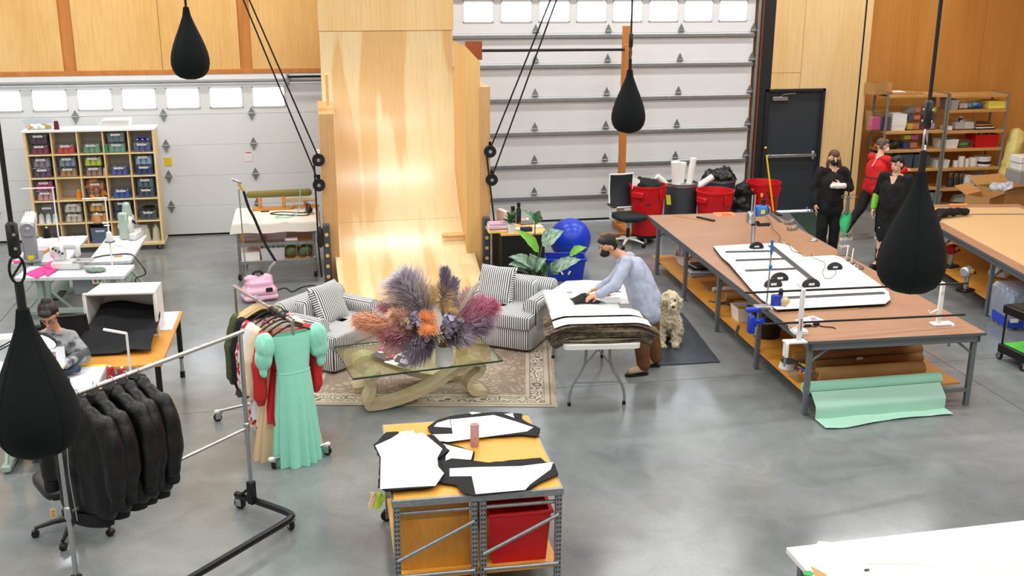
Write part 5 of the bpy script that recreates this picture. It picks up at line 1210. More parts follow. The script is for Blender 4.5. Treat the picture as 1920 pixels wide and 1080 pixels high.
bm = MB().lathe([(.001, 0), (.05, 0), (.055, .02), (.055, .3), (.03, .4), (.016, .42), (.016, .45), (.001, .45)], 14).mesh('bottle', glass('bottle_clear', 'DCE6F2', .6, .3, .1), 40); cm = MB().lathe([(.001, .44), (.02, .44), (.02, .465), (.001, .465)], 12).mesh('bottle_cap', mat('cap_blue', '2C50C8', .4))
for i in range(3):
    for j in range(4):
        o = piece('bottle', bm, t, (-.13+.125*i, -.2+.125*j, .0)); piece('bottle_cap', cm, o)
wr = MB(); wr.box((-.005, -.01, .25), (.4, .53, .5), .05); wr.build('shrink_wrap', glass('shrink_wrap', 'E8EEF8', .8, .35, .08), t, 40)
MB().box((-.205, -.05, .1), (.004, .34, .12)).build('wrap_print', mat('print_blue', '2344C0', .5), t, 0); MB().box((-.1, -.277, .08), (.2, .004, .09)).build('wrap_print', MATS['print_blue'], t, 0); MB().box((-.12, -.278, .13), (.1, .004, .05)).build('wrap_print', M_PAPER, t, 0)
# wheeled black cart with green shelf
p = G(1905, 692); t = thing('utility_cart', 'black wheeled cart with green shelf mat standing on the concrete', 'cart', (p.x+.35, p.y+.15, 0), .1)
for z in (.14, .6):
    MB().box((0, 0, z), (.7, .45, .1), .01).build('tray', M_BLACK, t); MB().box((0, 0, z+.053), (.62, .38, .008)).build('tray_liner', mat('green_liner', '5FD04A', .6) if z < .3 else M_BLACK, t, 0)
for x in (-.32, .32):
    for y in (-.19, .19): MB().cyl((x, y, .08), (x, y, .65), .012).build('post', M_BLACK, t); caster(t, x, y, .04, .09)
p2 = Vector((p.x+.12, p.y+.05, .65)); tag(MB().cap((0, 0, .05), (.1, 0, .05), .05).build('white_bottle', M_WHITEPL, None, 40, p2+Vector((0, 0, .0))), 'white plastic bottle lying on top of the black cart', 'bottle')
# ================================================================ WHITE TABLE in the foreground
wz = .8; A_ = G(1474, 1026, wz); B_ = G(1920, 975, wz); C2 = G(1502, 1080, wz); u_ = (B_-A_).normalized(); v_ = Vector((u_.y, -u_.x, 0)); wa = math.atan2(u_.y, u_.x)
wc = A_+u_*1.2+v_*.5; wt = thing('white_table', 'large white topped table covered with paper patterns', 'table', (wc.x, wc.y, 0), wa)
MB().box((0, 0, wz-.02), (2.4, 1.0, .04), .004).build('table_top', mat('white_laminate', 'ECECEE', .35), wt, 0)
for x in (-1.12, 1.12):
    for y in (-.42, .42): MB().box((x, y, (wz-.04)/2), (.05, .05, wz-.04), .004).build('leg', M_TLEG, wt, 0)
for y in (-.42, .42): MB().box((0, y, wz-.08), (2.2, .03, .07)).build('apron', M_TLEG, wt, 0)
for x in (-1.12, 1.12): MB().box((x, 0, wz-.08), (.03, .8, .07)).build('apron', M_TLEG, wt, 0)
hq = lambda x, y: (1440+x/4, 940+y/4); M_MAN = mat('manila', 'F0E4CE', .75)
def pat(lab, pts, z, m=M_MAN, notes=()):
    t = thing('paper_pattern', lab, 'pattern', (0, 0, 0)); layer(t, 'sheet', pts, wz+z, .0012, m, 0, conv=hq)
    for n_ in notes: scribble(t, n_, wz+z+.0018, 2, .012, mat('pencil_tan', 'C8B49A', .8), hq)
pat('long curved cream pattern piece on the white table', [(345, 340), (380, 300), (520, 310), (800, 380), (1275, 435), (1280, 495), (1100, 470), (760, 470), (560, 500), (420, 490)], .001, M_MAN, (((560, 400), (680, 430)), ((760, 460), (880, 480))))
pat('notched cream pattern piece further along the white table', [(1490, 400), (1580, 380), (1680, 470), (1900, 450), (1920, 620), (1700, 640)], .001, M_MAN, (((1860, 520), (1915, 545)),))
pat('cream pattern piece with pencil notes under the white sheet', [(720, 480), (1100, 475), (1340, 560), (1300, 640), (760, 640)], .004, M_MAN, (((900, 490), (1080, 540)),))
pat('white sheet clipped at the table corner', [(330, 495), (460, 470), (720, 480), (780, 570), (800, 660), (300, 660)], .006, M_PAPER)
pat('brown torn paper corner beside the green card', [(320, 485), (370, 510), (440, 550), (420, 640), (350, 560)], .008, M_KRAFT)
p = G(*hq(300, 550), wz); o = MB().prism(rrect(.06, .05, .02), 0, .01).build('green_card', mat('card_green', '3FA05A', .6), None, 30, (p.x, p.y, wz+.0012)); tag(o, 'green round cornered card on the white table corner', 'card')
p = G(*hq(740, 530), wz); t = thing('binder_clip', 'small black binder clip on the white sheet', 'clip', (p.x, p.y, wz+.0075)); MB().box((0, 0, .006), (.03, .012, .012), .003).build('body', M_BLACK, t); MB().tube([(-.008, 0, .01), (0, -.03, .012), (.008, 0, .01)], .0012, 5).build('wire', M_CHROME, t)
# ================================================================ STORAGE RACK (right)
SY = 17.45; SD = .5
sq = lambda x, y: (1600+x/4.153, 140+y/4.153)
xa, xm, xb = Wy(1653, 300, SY).x-.0, Wy(1766, 300, SY).x, Wy(1878, 300, SY).x
M_RPOST = mat('rack_post', '878A80', .5, .4); M_RB = ply('rack_board', 'C08F52', 'CC9E62', 2, 2, 3, .55)
LV = [Wy(1710, 178, SY).z]+[Wy(1710, y, SY).z for y in (246, 281, 317, 353)]+[.1]
RV = [Wy(1825, 178, SY).z]+[Wy(1825, y, SY).z for y in (206, 245, 278.5, 314.5, 352)]+[.1]
def rackunit(lab, x0, x1, lv):
    t = thing('storage_rack', lab, 'shelving', ((x0+x1)/2, SY+SD/2, 0)); w_ = x1-x0; h = lv[0]+.03
    for x in (-w_/2+.02, w_/2-.02):
        for y in (-SD/2+.02, SD/2-.02):
            o = MB(); o.box((x-math.copysign(.0, x), y, h/2), (.035, .035, h), .003); o.build('post', M_RPOST, t, 0)
        MB().box((x, 0, h-.04), (.03, SD-.04, .05)).build('side_beam', M_RPOST, t, 0)
    for z in lv: MB().box((0, 0, z-.012), (w_-.01, SD-.01, .02), .002).build('shelf_board', M_RB, t, 0); MB().box((0, -SD/2+.008, z-.025), (w_-.07, .014, .04)).build('shelf_beam', M_RB, t, 0)
    return t
rackunit('tall storage rack unit behind the women with clear bins', xa, xm-.005, LV); rackunit('tall storage rack unit with spools, red bin and yellow block', xm+.005, xb, RV)
def cont(mb, w_, d_, h): return openbox(mb, w_, d_, h, .006, .015)
def spot(x0, x1, y1, z, dy=.06):
    """world x range of a crop span on the rack, standing on z"""
    Y = SY+dy; a = Wy(*sq(x0, y1), Y).x; b = Wy(*sq(x1, y1), Y).x; return (a+b)/2, b-a, Y
def hgt(y0, z, x, dy=.06): return max(.03, Wy(*sq(x, y0), SY+dy).z-z)
def rbin(lab, x0, x1, y0, z, m=None, fill=None, lid=True, dy=.06, depth=.36, name='storage_bin'):
    cx, w_, Y = spot(x0, x1, 400, z, dy); h = hgt(y0, z, (x0+x1)/2, dy); t = thing(name, lab, 'bin', (cx, Y+depth/2, z))
    cont(MB(), w_-.01, depth, h-.012).build('bin', m or M_CLEAR, t, 0)
    if lid: MB().box((0, 0, h-.006), (w_, depth+.01, .012), .003).build('lid', m or M_CLEAR, t, 0)
    if fill:
        for k, c in enumerate(fill): MB().box((-w_/2+.02+(w_-.04)*(k+.5)/len(fill), -depth/2+.1, .012+h*.35), ((w_-.05)/len(fill), .14, h*.62), .01).build('contents', mat('fill_'+c, c, .7), t)
    return t, cx, w_, Y, h
e = .001
z = LV[1]+e
rbin('clear bin with hot pink bundle on the rack', 140, 298, 285, z, None, ('D84A90', '3A4A60'))
cx, w_, Y = spot(300, 418, 400, z); t = thing('tray_stack', 'stack of nested white trays on the rack', 'trays', (cx, Y+.15, z))
for k in range(6): openbox(MB(), w_-.01, .28, .12, .006, .02).build('tray', M_WHITEPL, t, 0, (0, 0, .035*k+.002))
for k, (y0, y1, f) in enumerate(((362, 420, ('D8C030', 'E08050')), (305, 362, ('3A4A80', 'F07848')), (240, 305, ('8090A0', 'E88860')))):
    zz = z if k == 0 else zz+h_+.002; t_, _, _, _, h_ = rbin(('lower', 'middle', 'upper')[k]+' clear box with orange card in the stack beside the white trays', 418, 532, y0, zz, None, f)
for k, (y0, f) in enumerate(((360, ('E060A0', 'B8B0D0')), (302, ('E040A0', '302040')), (245, ('F080B0', 'E8D020')))):
    zz = z if k == 0 else zz+h_+.002; t_, _, _, _, h_ = rbin(('lower', 'middle', 'upper')[k]+' clear box with magenta contents in the rack stack', 540, 650, y0, zz, None, f)
z = LV[2]+e
cx, w_, Y = spot(85, 150, 560, z); tag(blob(MB().ball((0, 0, .05), (.09, .12, .05)), 'orange_cloth', mat('cloth_orange', 'E86A20', .8), None, .015, 2, (9, .02), (cx+.3, Y+.15, z)), 'orange cloth bundle on the rack shelf', 'fabric')
cx, w_, Y = spot(275, 400, 560, z)
tag(blob(MB().ball((0, 0, .07), (.17, .14, .07)).ball((.05, -.05, .1), (.1, .08, .05)), 'black_bundle', mat('bundle_black', '20262A', .5), None, .015, 2, (9, .03), (cx, Y+.15, z)), 'pile of black folded bags on the rack shelf', 'bag')
for k, (y0, f) in enumerate(((515, ('405090', 'E8906A')), (458, ('D8D840', 'F060C0')))):
    zz = z if k == 0 else zz+h_+.002; t_, _, _, _, h_ = rbin(('lower clear box with blue contents', 'upper clear box with yellow and pink contents')[k]+' beside the black bags', 405, 532, y0, zz, None, f)
z = LV[3]+e; M_SMOKE = mat('smoke_plastic', '4A545C', .3, alpha=1)
for k, (a, b) in enumerate(((215, 300), (405, 498), (500, 622))): rbin(('dark grey bin beside the reaching person', 'dark grey bin next to the wider dark bin', 'wide dark grey bin at the end of the shelf')[k], a, b, 612, z, M_SMOKE, None, False)
# right unit
z = RV[1]+e
rbin('small plain grey box beside the clear box', 737, 805, 195, z, mat('box_grey_card', 'A4A8A8', .6)); rbin('clear box with white contents beside the green bags', 808, 890, 208, z, None, ('D8D0C8', 'E0DCD8'))
cx, w_, Y = spot(890, 1050, 250, z)
tag(blob(MB().ball((-.1, 0, .06), (.1, .12, .06)).ball((.04, 0, .07), (.12, .13, .07)).ball((.13, 0, .05), (.07, .1, .05)), 'green_bundle', mat('bundle_green', '7CC8A0', .35, var=(6, .1), col2='3A60B0'), None, .015, 2, (8, .03), (cx, Y+.15, z)), 'green and blue plastic bags heaped on the rack', 'bag')
cx, w_, Y = spot(1052, 1190, 250, z); tag(MB().box((0, 0, .07), (w_, .34, .14), .012).build('foam_block', mat('foam_yellow', 'E9D860', .7), None, 40, (cx, Y+.16, z)), 'pale yellow foam block on the rack shelf', 'block')
z = RV[2]+e
cx, w_, Y = spot(712, 765, 400, z); tag(MB().box((0, 0, .04), (w_, .2, .075), .008).build('small_box', M_WHITEPL, None, 40, (cx+.04, Y+.12, z)), 'small white box beside the rack post', 'box')
t_, cx, w_, Y, h = rbin('clear tray of white and black straps on the rack', 795, 958, 350, z, None, ('D0D0D0', 'E8E8E8'), False)
tag(blob(MB().cap((-.04, 0, 0), (-.02, 0, .16), .05, .04).cap((.02, 0, 0), (.06, .02, .1), .05, .03), 'strap_bundle', mat('strap_white', 'E4E4E4', .6, var=(14, .05), col2='28282C'), None, .014, 2, None, (cx-.02, Y+.12, z+.05)), 'bundle of white and black straps standing in the tray', 'straps')
for k in range(5):
    cx, w_, Y = spot(962, 1112, 400, z); tag(MB().box((0, 0, .012), (w_*(1-.06*k), .26, .023), .003).build('folder', mat('folder%d' % k, ('2A2A2C', 'E2E2E2', '1E1E20', 'E09030', '3A3A3C')[k], .5), None, 0, (cx-.01*k, Y+.15, z+.025*k), random.uniform(-.1, .1)), ('black folder at the bottom', 'white folder second from the bottom', 'black folder in the middle', 'orange folder near the top', 'dark folder on top')[k]+' of the pile on the rack', 'folder')
z = RV[3]+e
t_, cx, w_, Y, h = rbin('white bin heaped with metal clips on the rack', 700, 838, 500, z, M_WHITEPL, None, False, depth=.3)
for k in range(6): tag(MB().cap((-.03, 0, 0), (.03, 0, .02), .018).build('metal_fitting', M_STEEL, None, 40, (cx-.08+.03*k, Y+.1+.03*(k % 3), z+h-.02+.01*(k % 2)), k), 'metal fitting heaped in the white bin', 'fitting', 'fittings in the white bin')
t_, cx, w_, Y, h = rbin('clear tray holding a green strip on the rack', 845, 955, 510, z, None, None, False, depth=.3); tag(MB().cap((-.06, 0, 0), (.07, 0, .01), .025).build('green_strip', mat('strip_green', '3CC060', .5), None, 40, (cx, Y+.1, z+.05)), 'bright green rolled strip in the clear tray', 'strip')
t_, cx, w_, Y, h = rbin('open red bin full of ribbon spools on the rack', 965, 1150, 460, z, M_RED, None, False, depth=.34)
for k, c in enumerate(('E8E4DC', '3A3A80', 'F0F0F0', '2A7A60', 'A03060', 'D8D8DC', '50508A')):
    t = thing('ribbon_spool', {'E8E4DC': 'cream', '3A3A80': 'indigo', 'F0F0F0': 'white', '2A7A60': 'teal', 'A03060': 'wine red', 'D8D8DC': 'pale grey', '50508A': 'violet blue'}[c]+' ribbon spool in the red bin', 'spool', (cx-w_/2+.07+k*(w_-.12)/7, Y+.17, z+h-.01)); MB().lathe([(.02, -.012), (.085, -.012), (.085, .012), (.02, .012)], 22, (0, 0, 0), Matrix.Rotation(PI/2, 3, 'Y')).build('ribbon', mat('rib_'+c, c, .5), t)
z = RV[4]+e
rbin('long white box under the clear lid on the rack', 680, 788, 665, z, M_WHITEPL); rbin('clear lidded box lying on the long white box', 680, 788, 618, z+.17, None, ('C8C8CC',)) if False else None
def spool(lab, x0, x1, y0, z, m=None, dy=.08):
    cx, w_, Y = spot(x0, x1, 700, z, dy); h = hgt(y0, z, x0, dy); t = thing('elastic_spool', lab, 'spool', (cx, Y+w_/2, z)); MB().lathe([(.02, 0), (w_/2*.96, 0), (w_/2, .008), (w_/2, h-.008), (w_/2*.96, h), (.02, h)], 24).build('roll', m or mat('elastic_white', 'E8E6E2', .7, bump=(60, .1)), t); MB().lathe([(.012, -.0), (.022, -.0), (.022, h+.002), (.012, h+.002)], 12).build('core', M_KRAFT, t)
spool('short white elastic spool beside the white box', 788, 824, 672, z); spool('tall white elastic spool with loose tail', 828, 874, 638, z); spool('narrow white elastic spool', 878, 908, 655, z); spool('wide cream elastic spool', 915, 976, 648, z)
cx, w_, Y = spot(982, 1096, 700, z); t = thing('disc_stack', 'stack of wide white and black tape discs on the rack', 'tape', (cx, Y+.16, z))
for k in range(4): MB().lathe([(.03, 0), (.15, 0), (.155, .01), (.155, .03), (.15, .04), (.03, .04)], 28, (0, 0, .044*k)).build('tape_disc', M_BLACK if k == 1 else M_WHITEPL, t)
z = RV[5]+e
for k, (a, b, y0) in enumerate(((760, 800, 760), (803, 843, 768), (845, 885, 770))): 
    cx, w_, Y = spot(a, b, 800, z); h = hgt(y0, z, a); t = thing('glass_jar', ('clear jar with dark lid behind its neighbours', 'clear jar of dark beads between two jars', 'clear jar next to the white spool')[k], 'jar', (cx, Y+.1, z)); MB().lathe([(.001, 0), (w_/2, 0), (w_/2, h-.03), (w_/2*.9, h-.02)], 18).build('jar', M_CLEAR, t); MB().lathe([(.001, h-.02), (w_/2, h-.02), (w_/2, h), (.001, h)], 18).build('lid', M_GREYMET, t); MB().lathe([(.001, .004), (w_/2*.85, .004), (w_/2*.85, h*.6), (.001, h*.62)], 14).build('beads', mat('beads_dark', '33373A', .4), t)
spool('white thread spool between jars and clear bin', 892, 955, 782, z); rbin('clear bin of white lace on the lower rack shelf', 962, 1098, 742, z, None, ('E4E4E4', 'D8DCE0'), True)
z = RV[6]+e
rbin('grey tapered bin with label on the bottom rack shelf', 648, 758, 908, z, mat('bin_grey', '8C9298', .4), None, False)
cx, w_, Y = spot(790, 955, 980, z); t = MB()
for k in range(5): t.tube([((.19-.015*k)*math.cos(a)*(1+.05*math.sin(3*a+k)), (.12-.01*k)*math.sin(a), .03+.03*k+.01*math.sin(2*a+k)) for a in [2*PI*j/22 for j in range(22)]], .022, 8, True)
tag(t.build('rope_coil', mat('rope_grey', 'A8A69C', .9, bump=(50, .4)), None, 60, (cx, Y+.16, z)), 'thick grey rope coiled on the bottom rack shelf', 'rope')
# on top of the rack
z = LV[0]+.0
cx, w_, Y = spot(150, 295, 130, z, .05); h = .2
t = thing('cardboard_box', 'open cardboard box standing on top of the rack', 'box', (cx, Y+.2, z+.001), .25); M_CARD = mat('cardboard', 'B88A54', .8, var=(3, .3), col2='AC7E48')
openbox(MB(), .3, .26, .2, .004).build('body', M_CARD, t, 0); MB().box((.14, -.16, .13), (.004, .12, .16), 0, .4).build('flap', M_CARD, t, 0)
cx, w_, Y = spot(300, 540, 130, z, .05); tag(MB().box((0, 0, .012), (w_, .35, .022), .003).build('flat_carton', M_CARD, None, 0, (cx+.05, Y+.22, z+.0005)), 'flattened carton lying on top of the rack', 'box')
cx, w_, Y = spot(300, 400, 100, z, .25); tag(MB().box((0, 0, .008), (w_, .2, .014), .003).build('paper_pile', M_PAPER, None, 0, (cx, Y+.05, z+.024)), 'small pile of white paper on the flattened carton', 'paper')
# yellow wrapped rolls, cartons and white boxes at the end of the rack
M_YEL = mat('yellow_film', 'D8C878', .3, var=(4, .2), col2='C4B460')
for k, (p0, p1, r, lab) in enumerate((((1885, 335), (1905, 255), .17, 'tall yellow wrapped roll leaning beside the rack'), ((1910, 335), (1925, 292), .2, 'short yellow wrapped roll lying behind the white boxes'))):
    a = Wy(*p0, 17.3); b = Wy(*p1, 17.55); a.z = max(a.z-.3, r); tag(blob(MB().cap(a, b, r, r*.9, 16), 'wrapped_roll', M_YEL, None, .03, 2, (6, .03)), lab, 'roll')
    if k == 0: MB_ = None
p = G(1880, 392, 0); M_CARD2 = M_CARD
def carton(lab, px, Y, w_, d_, h, rz, zt, flaps=True):
    a = Wy(*px, Y); t = thing('cardboard_box', lab, 'box', (a.x, a.y, zt), rz); openbox(MB(), w_, d_, h, .005).build('body', M_CARD, t, 0)
    if flaps:
        for s_ in (-1, 1):
            M = Matrix.Rotation(s_*.5, 3, 'X'); mb = MB(); mb.box((0, s_*.12, 0), (w_, .24, .004)); q = MB(); q.add([M @ v for v in mb.v], mb.f, None, (0, s_*d_/2, h)); q.build('flap', M_CARD, t, 0)
    return t
carton('large open cardboard box with crumpled film on the floor behind the second table', (1885, 372), 15.9, .75, .6, .75, .2, 0); carton('smaller open cardboard box with raised flaps in front of the large one', (1845, 385), 15.2, .5, .4, .78, .5, 0)
a = Wy(1877, 360, 15.8); tag(blob(MB().ball((0, 0, 0), (.2, .18, .08)).ball((.08, -.05, .06), (.12, .1, .07)), 'plastic_film', mat('film_grey', 'B4B4BC', .25), None, .02, 1, (9, .06), (a.x, a.y, .74)), 'crumpled clear plastic film in the large cardboard box', 'film')
for k in range(2): p = Wy(1915, 333-12*k, 16.6); tag(MB().box((0, 0, .06), (.4, .3, .12), .01).build('white_box', M_WHITEPL, None, 0, (p.x+.05, 16.6, .9+.13*k)), ('lower', 'upper')[k]+' white lidded box stacked beside the yellow rolls', 'box')
tag(MB().box((0, 0, .45), (.5, .4, .9), .01).build('grey_cabinet', mat('cab_grey', '9A9A98', .6), None, 0, (Wy(1915, 340, 16.6).x+.05, 16.6, 0)), 'plain grey cabinet under the white lidded boxes', 'cabinet')
# ================================================================ WASTE BINS
def can(lab, px, top, R, m, z0=.0, H=.85, dolly=False, name='waste_bin'):
    p = G(px, top, H+z0); p.y += .16 if H == .88 else 0; t = thing(name, lab, 'bin', (p.x, p.y, 0), random.random())
    if m is M_RED:
        MB().lathe([(.001, z0), (R*.78, z0), (R*.8, z0+.02), (R*.92, z0+H*.7), (R*.93, z0+H*.72), (R*.95, z0+H*.74), (R*1.0, z0+H*.95), (R*1.04, z0+H*.96), (R*1.04, z0+H), (R*.98, z0+H), (R*.93, z0+H*.9), (R*.85, z0+H*.6), (R*.75, z0+.04), (.001, z0+.04)], 40).build('bin', m, t, 30)
        for s_ in (-1, 1): MB().box((s_*R*.99, 0, z0+H*.83), (.05, .22, .1), .015).build('handle', m, t)
        MB().box((0, -R*.985, z0+H*.84), (.16, .02, .17), .006).build('panel', m, t)
    else:
        MB().lathe([(.001, z0), (R*.97, z0), (R, z0+.02), (R, z0+H-.05), (R*1.02, z0+H-.04), (R*1.02, z0+H), (R*.95, z0+H), (R*.95, z0+.04), (.001, z0+.04)], 40).build('drum', m, t, 30); MB().lathe([(R*1.005, z0+H-.05), (R*1.04, z0+H-.045), (R*1.04, z0+H-.025), (R*1.005, z0+H-.02)], 40).build('rim_band', M_CHROME, t)
    if dolly:
        MB().lathe([(.001, .1), (R*.8, .1), (R*.82, .12), (R*.8, .15), (.001, .15)], 28).build('dolly', M_BLACK, t)
        for k in range(4): a = k*PI/2+.5; caster(t, R*.68*math.cos(a), R*.68*math.sin(a), .04, .1)
    return t, p
M_DRUM = mat('drum_grey', '4E555A', .45, .2)
t, p1 = can('tall red waste bin on wheels filled with black scraps, by the office chair', 1215, 345, .29, M_RED, .13, .82, True)
def scraps(lab, p, R, z, m, name='fabric_scraps', sc=(8, .07), hh=.1): return tag(blob(MB().ball((0, 0, 0), (R, R, hh)).ball((R*.3, -R*.2, hh*.5), (R*.5, R*.5, hh*.8)), name, m, None, .025, 1, sc, (p.x, p.y, z)), lab, 'scraps')
scraps('heap of black fabric scraps filling the wheeled red bin', p1, .25, .92, M_BFAB)
tag(MB().grid(lambda u, v: ((u-.5)*.12, .02*math.sin(5*u), v*.16+.02*math.sin(4*u)), 5, 5, .002).build('white_scrap', M_PAPER, None, 60, (p1.x-.24, p1.y-.12, .9)), 'torn white paper poking out of the wheeled red bin', 'paper')
tag(MB().grid(lambda u, v: ((u-.5)*.07+.02*v, .01*math.sin(5*u), -v*.16), 4, 5, .003).build('yellow_tape', mat('tape_yellow', 'D8DC30', .5), None, 60, (p1.x+.31, p1.y-.1, .78)), 'yellow tape tail tied to the red bin handle', 'tape')
t, p2 = can('grey steel drum full of rolled white paper with a pink note', 1284, 345, .27, M_DRUM, 0, .88); MB().box((.2, -.21, .62), (.13, .004, .17), 0, .75).build('pink_note', mat('note_magenta', 'E848A8', .6), t, 0)
for k, (dx, dy, h, r, tl) in enumerate(((-.1, -.05, .46, .07, -.1), (.0, .08, .42, .06, .05), (.12, .0, .5, .05, .12), (-.18, .02, .22, .045, -.5), (.2, -.08, .2, .05, .6))):
    a = Vector((p2.x+dx, p2.y+dy, .78)); b = a+Vector((tl*.5, -.03, h)); q = (b-a).to_track_quat('Z', 'Y').to_matrix(); tag(MB().lathe([(r*.8, 0), (r, 0), (r*1.05, (b-a).length), (r*.85, (b-a).length)], 16, (0, 0, 0), q).build('paper_roll', M_PAPER, None, 40, a), ('wide white paper roll', 'white paper roll behind the wide one', 'tall slim white paper roll', 'short white roll tipping towards the red bin', 'short white roll tipping towards the black drum')[k]+' standing in the grey drum', 'roll')
t, p3 = can('open red waste bin standing before the black lined drum', 1341, 356, .3, M_RED, 0, .82); 
t, p4 = can('grey drum lined with black plastic', 1348, 334, .28, M_DRUM, 0, .86); scraps('black plastic liner bulging from the grey drum', p4, .27, .87, mat('liner_black', '18191B', .25), 'bin_liner', (10, .08), .14)
t, p5 = can('red waste bin behind the yellow handled squeegee', 1432, 340, .28, M_RED, 0, .84)
pb5 = G(1394, 372, .6); tag(blob(MB().ball((0, 0, .35), (.2, .18, .36)).ball((0, .02, .68), (.15, .14, .2)).ball((.02, -.02, .12), (.22, .2, .13)), 'black_sack', mat('sack_black', '0E0E10', .5), None, .025, 2, (7, .05), (pb5.x, pb5.y, 0)), 'full black sack standing between the red bins', 'sack')
# yellow squeegee broom
a = G(1455, 408, 0); a = Vector((p5.x+.12, p5.y-.35, .03)); b = Wy(1437, 289, a.y+.1)
t = thing('squeegee_broom', 'broom with long yellow handle leaning before the slate door', 'broom', a); d = b-a
MB().cyl((0, 0, .03), tuple(d), .014).build('handle', mat('handle_yellow', 'F0C818', .4), t); MB().cap(tuple(d), tuple(d*1.06), .018).build('grip_end', M_BLACK, t); MB().ball(tuple(d*1.08), .02).build('end_knob', MATS['handle_yellow'], t); MB().box((0, 0, .02), (.4, .08, .05), .01).build('head', M_BLACK, t)
# mop head bucket / orange rag hook on the far bin
# ================================================================ OFFICE CHAIR (white frame)
def office_chair(lab, loc, rz, frame, seatm, backm, arms=True, base=None, seat_z=.48, back=True):
    base = base or frame
    t = thing('office_chair', lab, 'chair', loc, rz)
    for k in range(5):
        a = 2*PI*k/5+.3; dx, dy = math.cos(a), math.sin(a)
        MB().tube([(0, 0, .12), (dx*.16, dy*.16, .105), (dx*.3, dy*.3, .075)], [.03, .024, .016], 8, flat=.8).build('base_arm', base, t)
        c = MB(); c.lathe([(.008, -.022), (.028, -.022), (.03, -.015), (.03, .015), (.028, .022), (.008, .022)], 16, (dx*.3, dy*.3, .03), Matrix.Rotation(a, 3, 'Z') @ Matrix.Rotation(PI/2, 3, 'X')); c.build('caster', M_BLACK, t)
    MB().cyl((0, 0, .1), (0, 0, .28), .028).build('gas_lift', M_BLACK, t); MB().cyl((0, 0, .26), (0, 0, seat_z-.06), .018).build('gas_piston', M_CHROME, t); MB().box((0, .02, seat_z-.06), (.22, .3, .05), .015).build('mechanism', M_BLACK, t)
    s = MB(); soft(s, (0, -.02, seat_z), (.5, .5, .09), .4, 32, 12); s.build('seat', seatm, t, 60)
    if back:
        def bk(u, v): x = (u-.5)*(.46-.06*v); z = seat_z+.1+.52*v; return (x, .23+.1*v-.06*(1-(2*u-1)**2)*.6+.03*math.sin(PI*v), z)
        MB().grid(bk, 10, 12, .008).build('backrest', backm, t, 60)
        rim = [bk(0, v/10) for v in range(11)]+[bk(u/8, 1) for u in range(1, 9)]+[bk(1, 1-v/10) for v in range(1, 11)]+[bk(1-u/8, 0) for u in range(1, 8)]
        MB().tube(rim, .014, 8, True).build('back_frame', frame, t); MB().tube([(0, .1, seat_z-.05), (0, .27, seat_z-.02), (0, .25, seat_z+.14)], .025, 8, flat=.6).build('back_stem', frame, t)
    if arms:
        for s_ in (-1, 1): MB().tube([(s_*.2, .05, seat_z-.06), (s_*.29, .05, seat_z-.03), (s_*.29, .05, seat_z+.17)], .02, 8).build('arm_post', frame, t); MB().box((s_*.29, 0, seat_z+.185), (.08, .25, .03), .012).build('arm_pad', M_BLACK, t)
    return t
def mesh_mat():
    m = glass('chair_mesh', '30343A', .35, .05, .6); return m
p = G(1165, 452); M_SEATG = mat('seat_dark_green', '1E2A2A', .85)
office_chair('white framed mesh office chair before the wheeled red bin', (p.x+.02, p.y-.28, 0), .12, M_WHITEPL, M_SEATG, mesh_mat())
# ================================================================ BALL, TOTE, DESK, PLANTS
p = G(1067, 484); tag(MB().ball((0, 0, 0), .315, 48, 32).build('exercise_ball', mat('ball_blue', '1B3FC4', .3), None, 80, (p.x, p.y-.04, .315)), 'large glossy blue exercise ball beside the desk', 'ball')
p = G(1062, 527); t = thing('blue_tote', 'open blue recycling tote behind the striped armchair', 'tote', (p.x, p.y+.12, 0), -.15); M_TOTE = mat('tote_blue', '1A38A8', .4)
openbox(MB(), .56, .36, .33, .008, .04).build('tote', M_TOTE, t, 0)
for y in (-.185, .185): MB().box((0, y, .325), (.6, .03, .03), .008).build('rim', M_TOTE, t)
for x in (-.285, .285): MB().box((x, 0, .325), (.03, .36, .03), .008).build('rim', M_TOTE, t)
ar = MB(); 
for k in range(3): a = 2*PI*k/3+PI/2; b = a+1.6; ar.box((.06*math.cos(a), -.168, .16+.05*math.sin(a)), (.06, .004, .022), 0, Matrix.Rotation(-(a+PI/2), 3, 'Y'))
ar.build('recycling_mark', M_WHITEPL, t, 0)
# desk
DZ = .74; dA = G(919, 440, DZ); dB = G(1004, 437, DZ); dC = G(1040, 425, DZ)
t = thing('black_desk', 'black fronted desk with timber top beside the ramp tower', 'desk', (2.86, dA.y+.45, 0), 0); dx = .6; dyy = .9
MB().box((0, 0, DZ-.015), (dx*1.1, dyy, .03), .004).build('desk_top', M_PLYS, t, 0); MB().box((-.02, -dyy/2+.02, DZ/2-.01), (dx*1.02, .02, DZ-.05), .003).build('front_panel', M_BLACK, t, 0)
for x in (-dx/2, dx/2-.02): MB().box((x, 0, DZ/2-.015), (.025, dyy-.06, DZ-.04), .003).build('side_panel', M_BLACK, t, 0)
dq = lambda x, y: (880+x/6, 340+y/6)
def dpt(x, y, z=DZ): return G(*dq(x, y), z)
for k in range(6): p = dpt(330, 590-0*k); tag(MB().box((0, 0, .011), (.26-.01*(k % 3), .2, .021), .002).build('book', mat('book%d' % k, ('E8C050', 'F0E8D8', 'E07040', 'D8D8E0', 'F0D8E0', 'C8A0C0')[k], .6), None, 0, (p.x, p.y+.12, DZ+.022*k+.001), random.uniform(-.06, .06)), ('yellow book at the bottom', 'cream book second from the bottom', 'orange book in the middle', 'pale grey book above the orange one', 'pale pink book near the top', 'lilac book on top')[k]+' of the desk pile', 'book')
